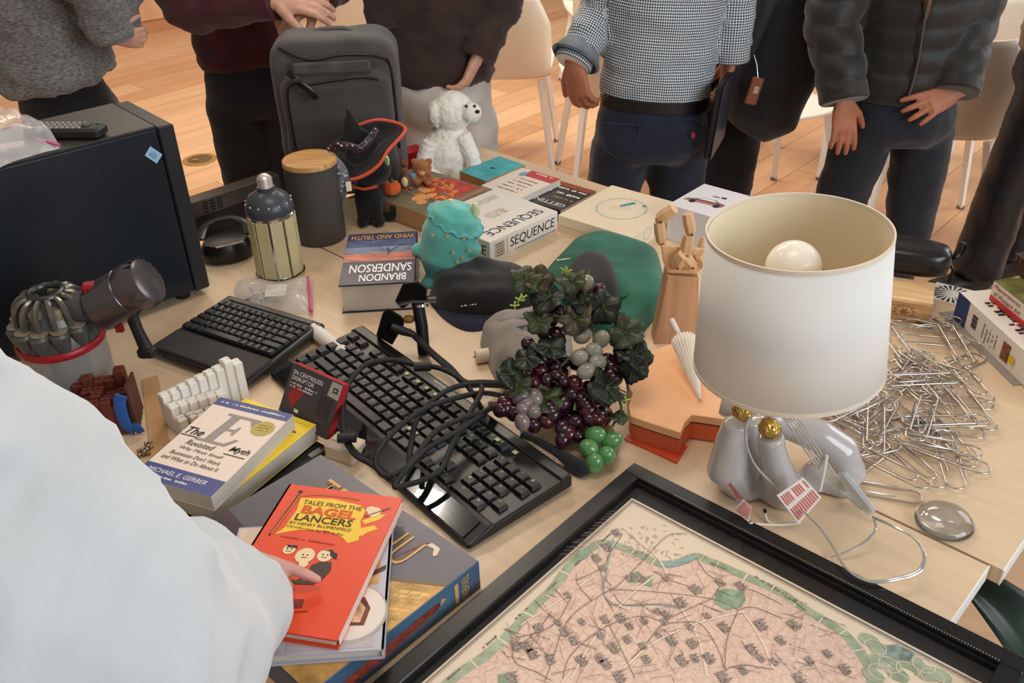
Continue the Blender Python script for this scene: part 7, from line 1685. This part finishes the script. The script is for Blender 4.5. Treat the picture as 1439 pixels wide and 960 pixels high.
for k, q in enumerate(wd): flat(mp_, 'wood', [q], zM + .0007 + k * .00003, gm)
flat(mp_, 'lake', [[mq(*q) for q in ((1240, 908), (1262, 906), (1285, 918), (1278, 930), (1252, 926))]], zM + .0010, mat('map_blue_green', (146, 162, 156), .7, var=.3, vscale=90))
rd_ = []
for (x, y) in ((1230, 910), (1250, 935), (1275, 942), (1298, 935), (1236, 945), (1310, 952)):
    cx9, cy9 = mq(x, y); rd_ += ribbon([(cx9 + .013 * math.cos(t * .45), cy9 + .011 * math.sin(t * .45)) for t in range(15)], .0010)
flat(mp_, 'park_paths', rd_, zM + .0012, mw)
K5 = lambda x, y: (700 + x * .3125, 660 + y * .3125)
roads = [((500, 540), (700, 550), (960, 582), (1080, 632)), ((1080, 632), (1150, 620), (1280, 672)), ((960, 582), (830, 640), (745, 690), (650, 800), (600, 850)), ((890, 400), (940, 470), (1000, 510), (960, 582)), ((470, 560), (350, 640), (290, 720), (240, 870), (210, 950)), ((470, 560), (540, 520), (640, 420), (760, 300), (850, 290)), ((500, 700), (550, 800), (615, 940)), ((290, 940), (330, 830), (480, 710), (640, 660), (760, 690), (900, 690), (980, 790), (1020, 900)), ((1020, 900), (1100, 880), (1240, 900)), ((1080, 632), (1030, 760), (1020, 900)), ((420, 370), (460, 460), (480, 560)), ((560, 290), (500, 380), (470, 440), (350, 500)), ((60, 760), (150, 740), (260, 690), (330, 570)), ((60, 790), (80, 870), (170, 910), (240, 950)), ((520, 560), (570, 610), (730, 605), (820, 620)), ((230, 650), (280, 700), (300, 735)), ((1080, 530), (1160, 550), (1280, 610)), ((240, 640), (180, 720), (90, 800)), ((350, 470), (360, 520), (420, 590)), ((700, 460), (780, 500), (870, 530), (920, 560))]
for q in roads: mline([K5(*p) for p in q], .0009, 'boulevard', mat('map_line', (128, 110, 102), .7), zM + .0010)
for q in (((330, 940), (420, 780), (560, 600), (700, 480)), ((560, 900), (700, 780), (900, 690), (1100, 640)), ((100, 700), (260, 600), (430, 480)), ((820, 620), (900, 760), (940, 930)), ((1100, 640), (1180, 760), (1240, 900)), ((560, 260), (640, 330), (720, 400), (760, 470))): mline([K5(*p) for p in q], .0022, 'avenue', mw, zM + .0009)
thin = []
for k in range(230):
    x, y = mq(*K5(r2.uniform(-380, 1500), r2.uniform(330, 960)))
    if not (X0 + .03 < x < X1 - .03 and y < Y1 - .045): continue
    a = r2.choice((.35, 1.92, 2.6, 1.0)) + r2.uniform(-.15, .15); l = r2.uniform(.008, .035); thin += ribbon([(x, y), (x + l * math.cos(a), y + l * math.sin(a))], .0006)
flat(mp_, 'streets', thin, zM + .0011, mat('map_street', (168, 140, 130), .7))
thin = []
for k in range(60):
    x, y = mq(*K5(r2.uniform(560, 820), r2.uniform(240, 400))); thin += ribbon([(x, y), (x + .006 * math.cos(k), y + .006 * math.sin(k))], .0008)
for k in range(18):
    x, y = mq(*K5(560 - k * 9, 190 + k * 11)); thin += ribbon([(x, y), (x - .03 - .02 * r2.random(), y - .035)], .0006)
flat(mp_, 'outskirts', thin, zM + .0007, mat('map_street', (168, 140, 130), .7))
B5 = [(270, 690), (300, 730), (340, 770), (375, 685), (310, 565), (180, 715), (80, 790), (155, 830), (235, 855), (375, 860), (455, 745), (480, 675), (550, 670), (590, 705), (655, 682), (580, 765), (520, 805), (485, 875), (455, 850), (545, 935), (650, 795), (665, 855), (715, 640), (755, 655), (745, 685), (780, 770), (720, 745), (860, 705), (870, 785), (885, 540), (940, 660), (1015, 710), (1140, 810), (1270, 770), (820, 600), (1000, 510), (1090, 525), (755, 490), (590, 490), (640, 490), (470, 445), (530, 285), (490, 350), (885, 850), (825, 860), (945, 850), (1100, 905), (1240, 865), (1010, 935), (1180, 850), (130, 800), (60, 940), (1330, 700), (1400, 860), (1480, 830), (1560, 900), (1350, 940), (440, 400), (1180, 700)]
bld = []
for k, (bx, by) in enumerate(B5):
    x, y = mq(*K5(bx, by)); s_ = r2.uniform(.0046, .0086); a = .80 + r2.uniform(-.15, .15); c_, sn = math.cos(a - 1.2), math.sin(a - 1.2)
    def tr(px, py): return (x + px * c_ - py * sn, y + px * sn + py * c_)
    bld.append([tr(-s_, -s_ * .7), tr(s_, -s_ * .7), tr(s_, s_ * .5), tr(-s_, s_ * .5)])
    for j in range(3): bld.append([tr(-s_ + j * s_ * .7, s_ * .5), tr(-s_ * .6 + j * s_ * .7, s_ * .5), tr(-s_ * .8 + j * s_ * .7, s_ * (.9 + .5 * r2.random()))])
o_ = flat(mp_, 'building_drawings', bld, zM + .0012, mat('map_engraving', (158, 142, 132), .7, var=.75, vscale=520)); o_['kind'] = 'stuff'
text(mp_, 'R A N N O I S', (*mq(1060, 812), zM + .0006), (1, -.06, 0), (0.06, 1, 0), .060, .0042, mk)
for k in range(9): scribble(mp_, (X0 + .022, Y1 - .10 - k * .06, zM + .0006), (0, 1, 0), (-1, 0, 0), .025, .003, mk, k)
for k in range(40): x, y = mq(*K5(r2.uniform(-200, 1500), r2.uniform(400, 960))); y = min(y, Y1 - .03); x = min(max(x, X0 + .02), X1 - .05); scribble(mp_, (x, y, zM + .0013), (1, r2.uniform(-.5, .5), 0), (0, 1, 0), r2.uniform(.015, .035), .0016, mk, k + 20)
gl = bpy.data.materials.new('picture_glass'); gl.use_nodes = True; ng = gl.node_tree; ng.nodes.remove(ng.nodes['Principled BSDF'])
tr2 = ng.nodes.new('ShaderNodeBsdfTransparent'); gs = ng.nodes.new('ShaderNodeBsdfGlossy'); gs.inputs['Roughness'].default_value = .01; fr = ng.nodes.new('ShaderNodeFresnel'); fr.inputs[0].default_value = 1.5; mx2 = ng.nodes.new('ShaderNodeMixShader')
mx2.inputs[0].default_value = .055; ng.nodes.remove(fr); ng.links.new(tr2.outputs[0], mx2.inputs[1]); ng.links.new(gs.outputs[0], mx2.inputs[2]); ng.links.new(mx2.outputs[0], ng.nodes['Material Output'].inputs[0])
g = G(); g._add([(FB, -HM + FB, .0120), (WM - FB, -HM + FB, .0120), (WM - FB, -FB, .0120), (FB, -FB, .0120)], [(0, 1, 2, 3)]); g.obj('glass_pane', gl, mp_)

# ---------------------------------------------------------------- plant and strap by the table end
pp_ = V((.92, .78, 0)); pl_ = thing('potted_plant', 'dark green broad leaved plant standing on the floor by the right table end', 'plant', pp_)
G().lathe([(.10, .0), (.13, .02), (.15, .24), (.155, .26), (.14, .26)], 28).obj('pot', mat('pot_charcoal', (50, 48, 46), .6), pl_, True)
G().lathe([(.14, .235), (.001, .24)], 24).obj('soil', mat('soil', (46, 34, 26), .95, bump=1, bscale=80), pl_)
lf_m = mat('broad_leaf', (20, 44, 30), .35, var=.3, vscale=10, bump=.3, bscale=14)
for k in range(16):
    a = k * 2.399; el_ = .25 + .75 * (k % 5) / 5; L_ = .30 + .05 * (k % 3); Hh = .25 + .32 * el_
    d_ = V((math.cos(a), math.sin(a), 0)); s_ = V((-d_.y, d_.x, 0))
    def lfn(u, v):
        c0 = d_ * (.04 + L_ * u * (.5 + .5 * (1 - el_ * .4))) + V((0, 0, .25 + (Hh - .25) * (1.6 * u - .9 * u * u) * 1.3)); wd = .062 * math.sin(PI * min(1, u * .95 + .04)) ** .7
        return c0 + s_ * ((v - .5) * 2 * wd) + V((0, 0, .02 * abs(v - .5) * 2))
    G().sheet(lfn, 14, 6).obj('leaf', lf_m, pl_, True, solid=.0015, angle=180)
    G().tube([V((0, 0, .24)), d_ * .04 + V((0, 0, .26))], .005, 6).obj('stalk', mat('stalk_green', (46, 84, 50), .5), pl_)
a_ = fl(1425, 790); st = thing('black_strap', 'black strap hanging beside the right end of the table', 'strap', V((.70, .96, T - .06)))
G().tube([(0, 0, .0), (.04, .012, .006), (.10, .03, .0), (.16, .05, -.05)], [(.003, .008)] * 4, 8, up=(0, 0, 1)).obj('webbing', matt_black, st, True)
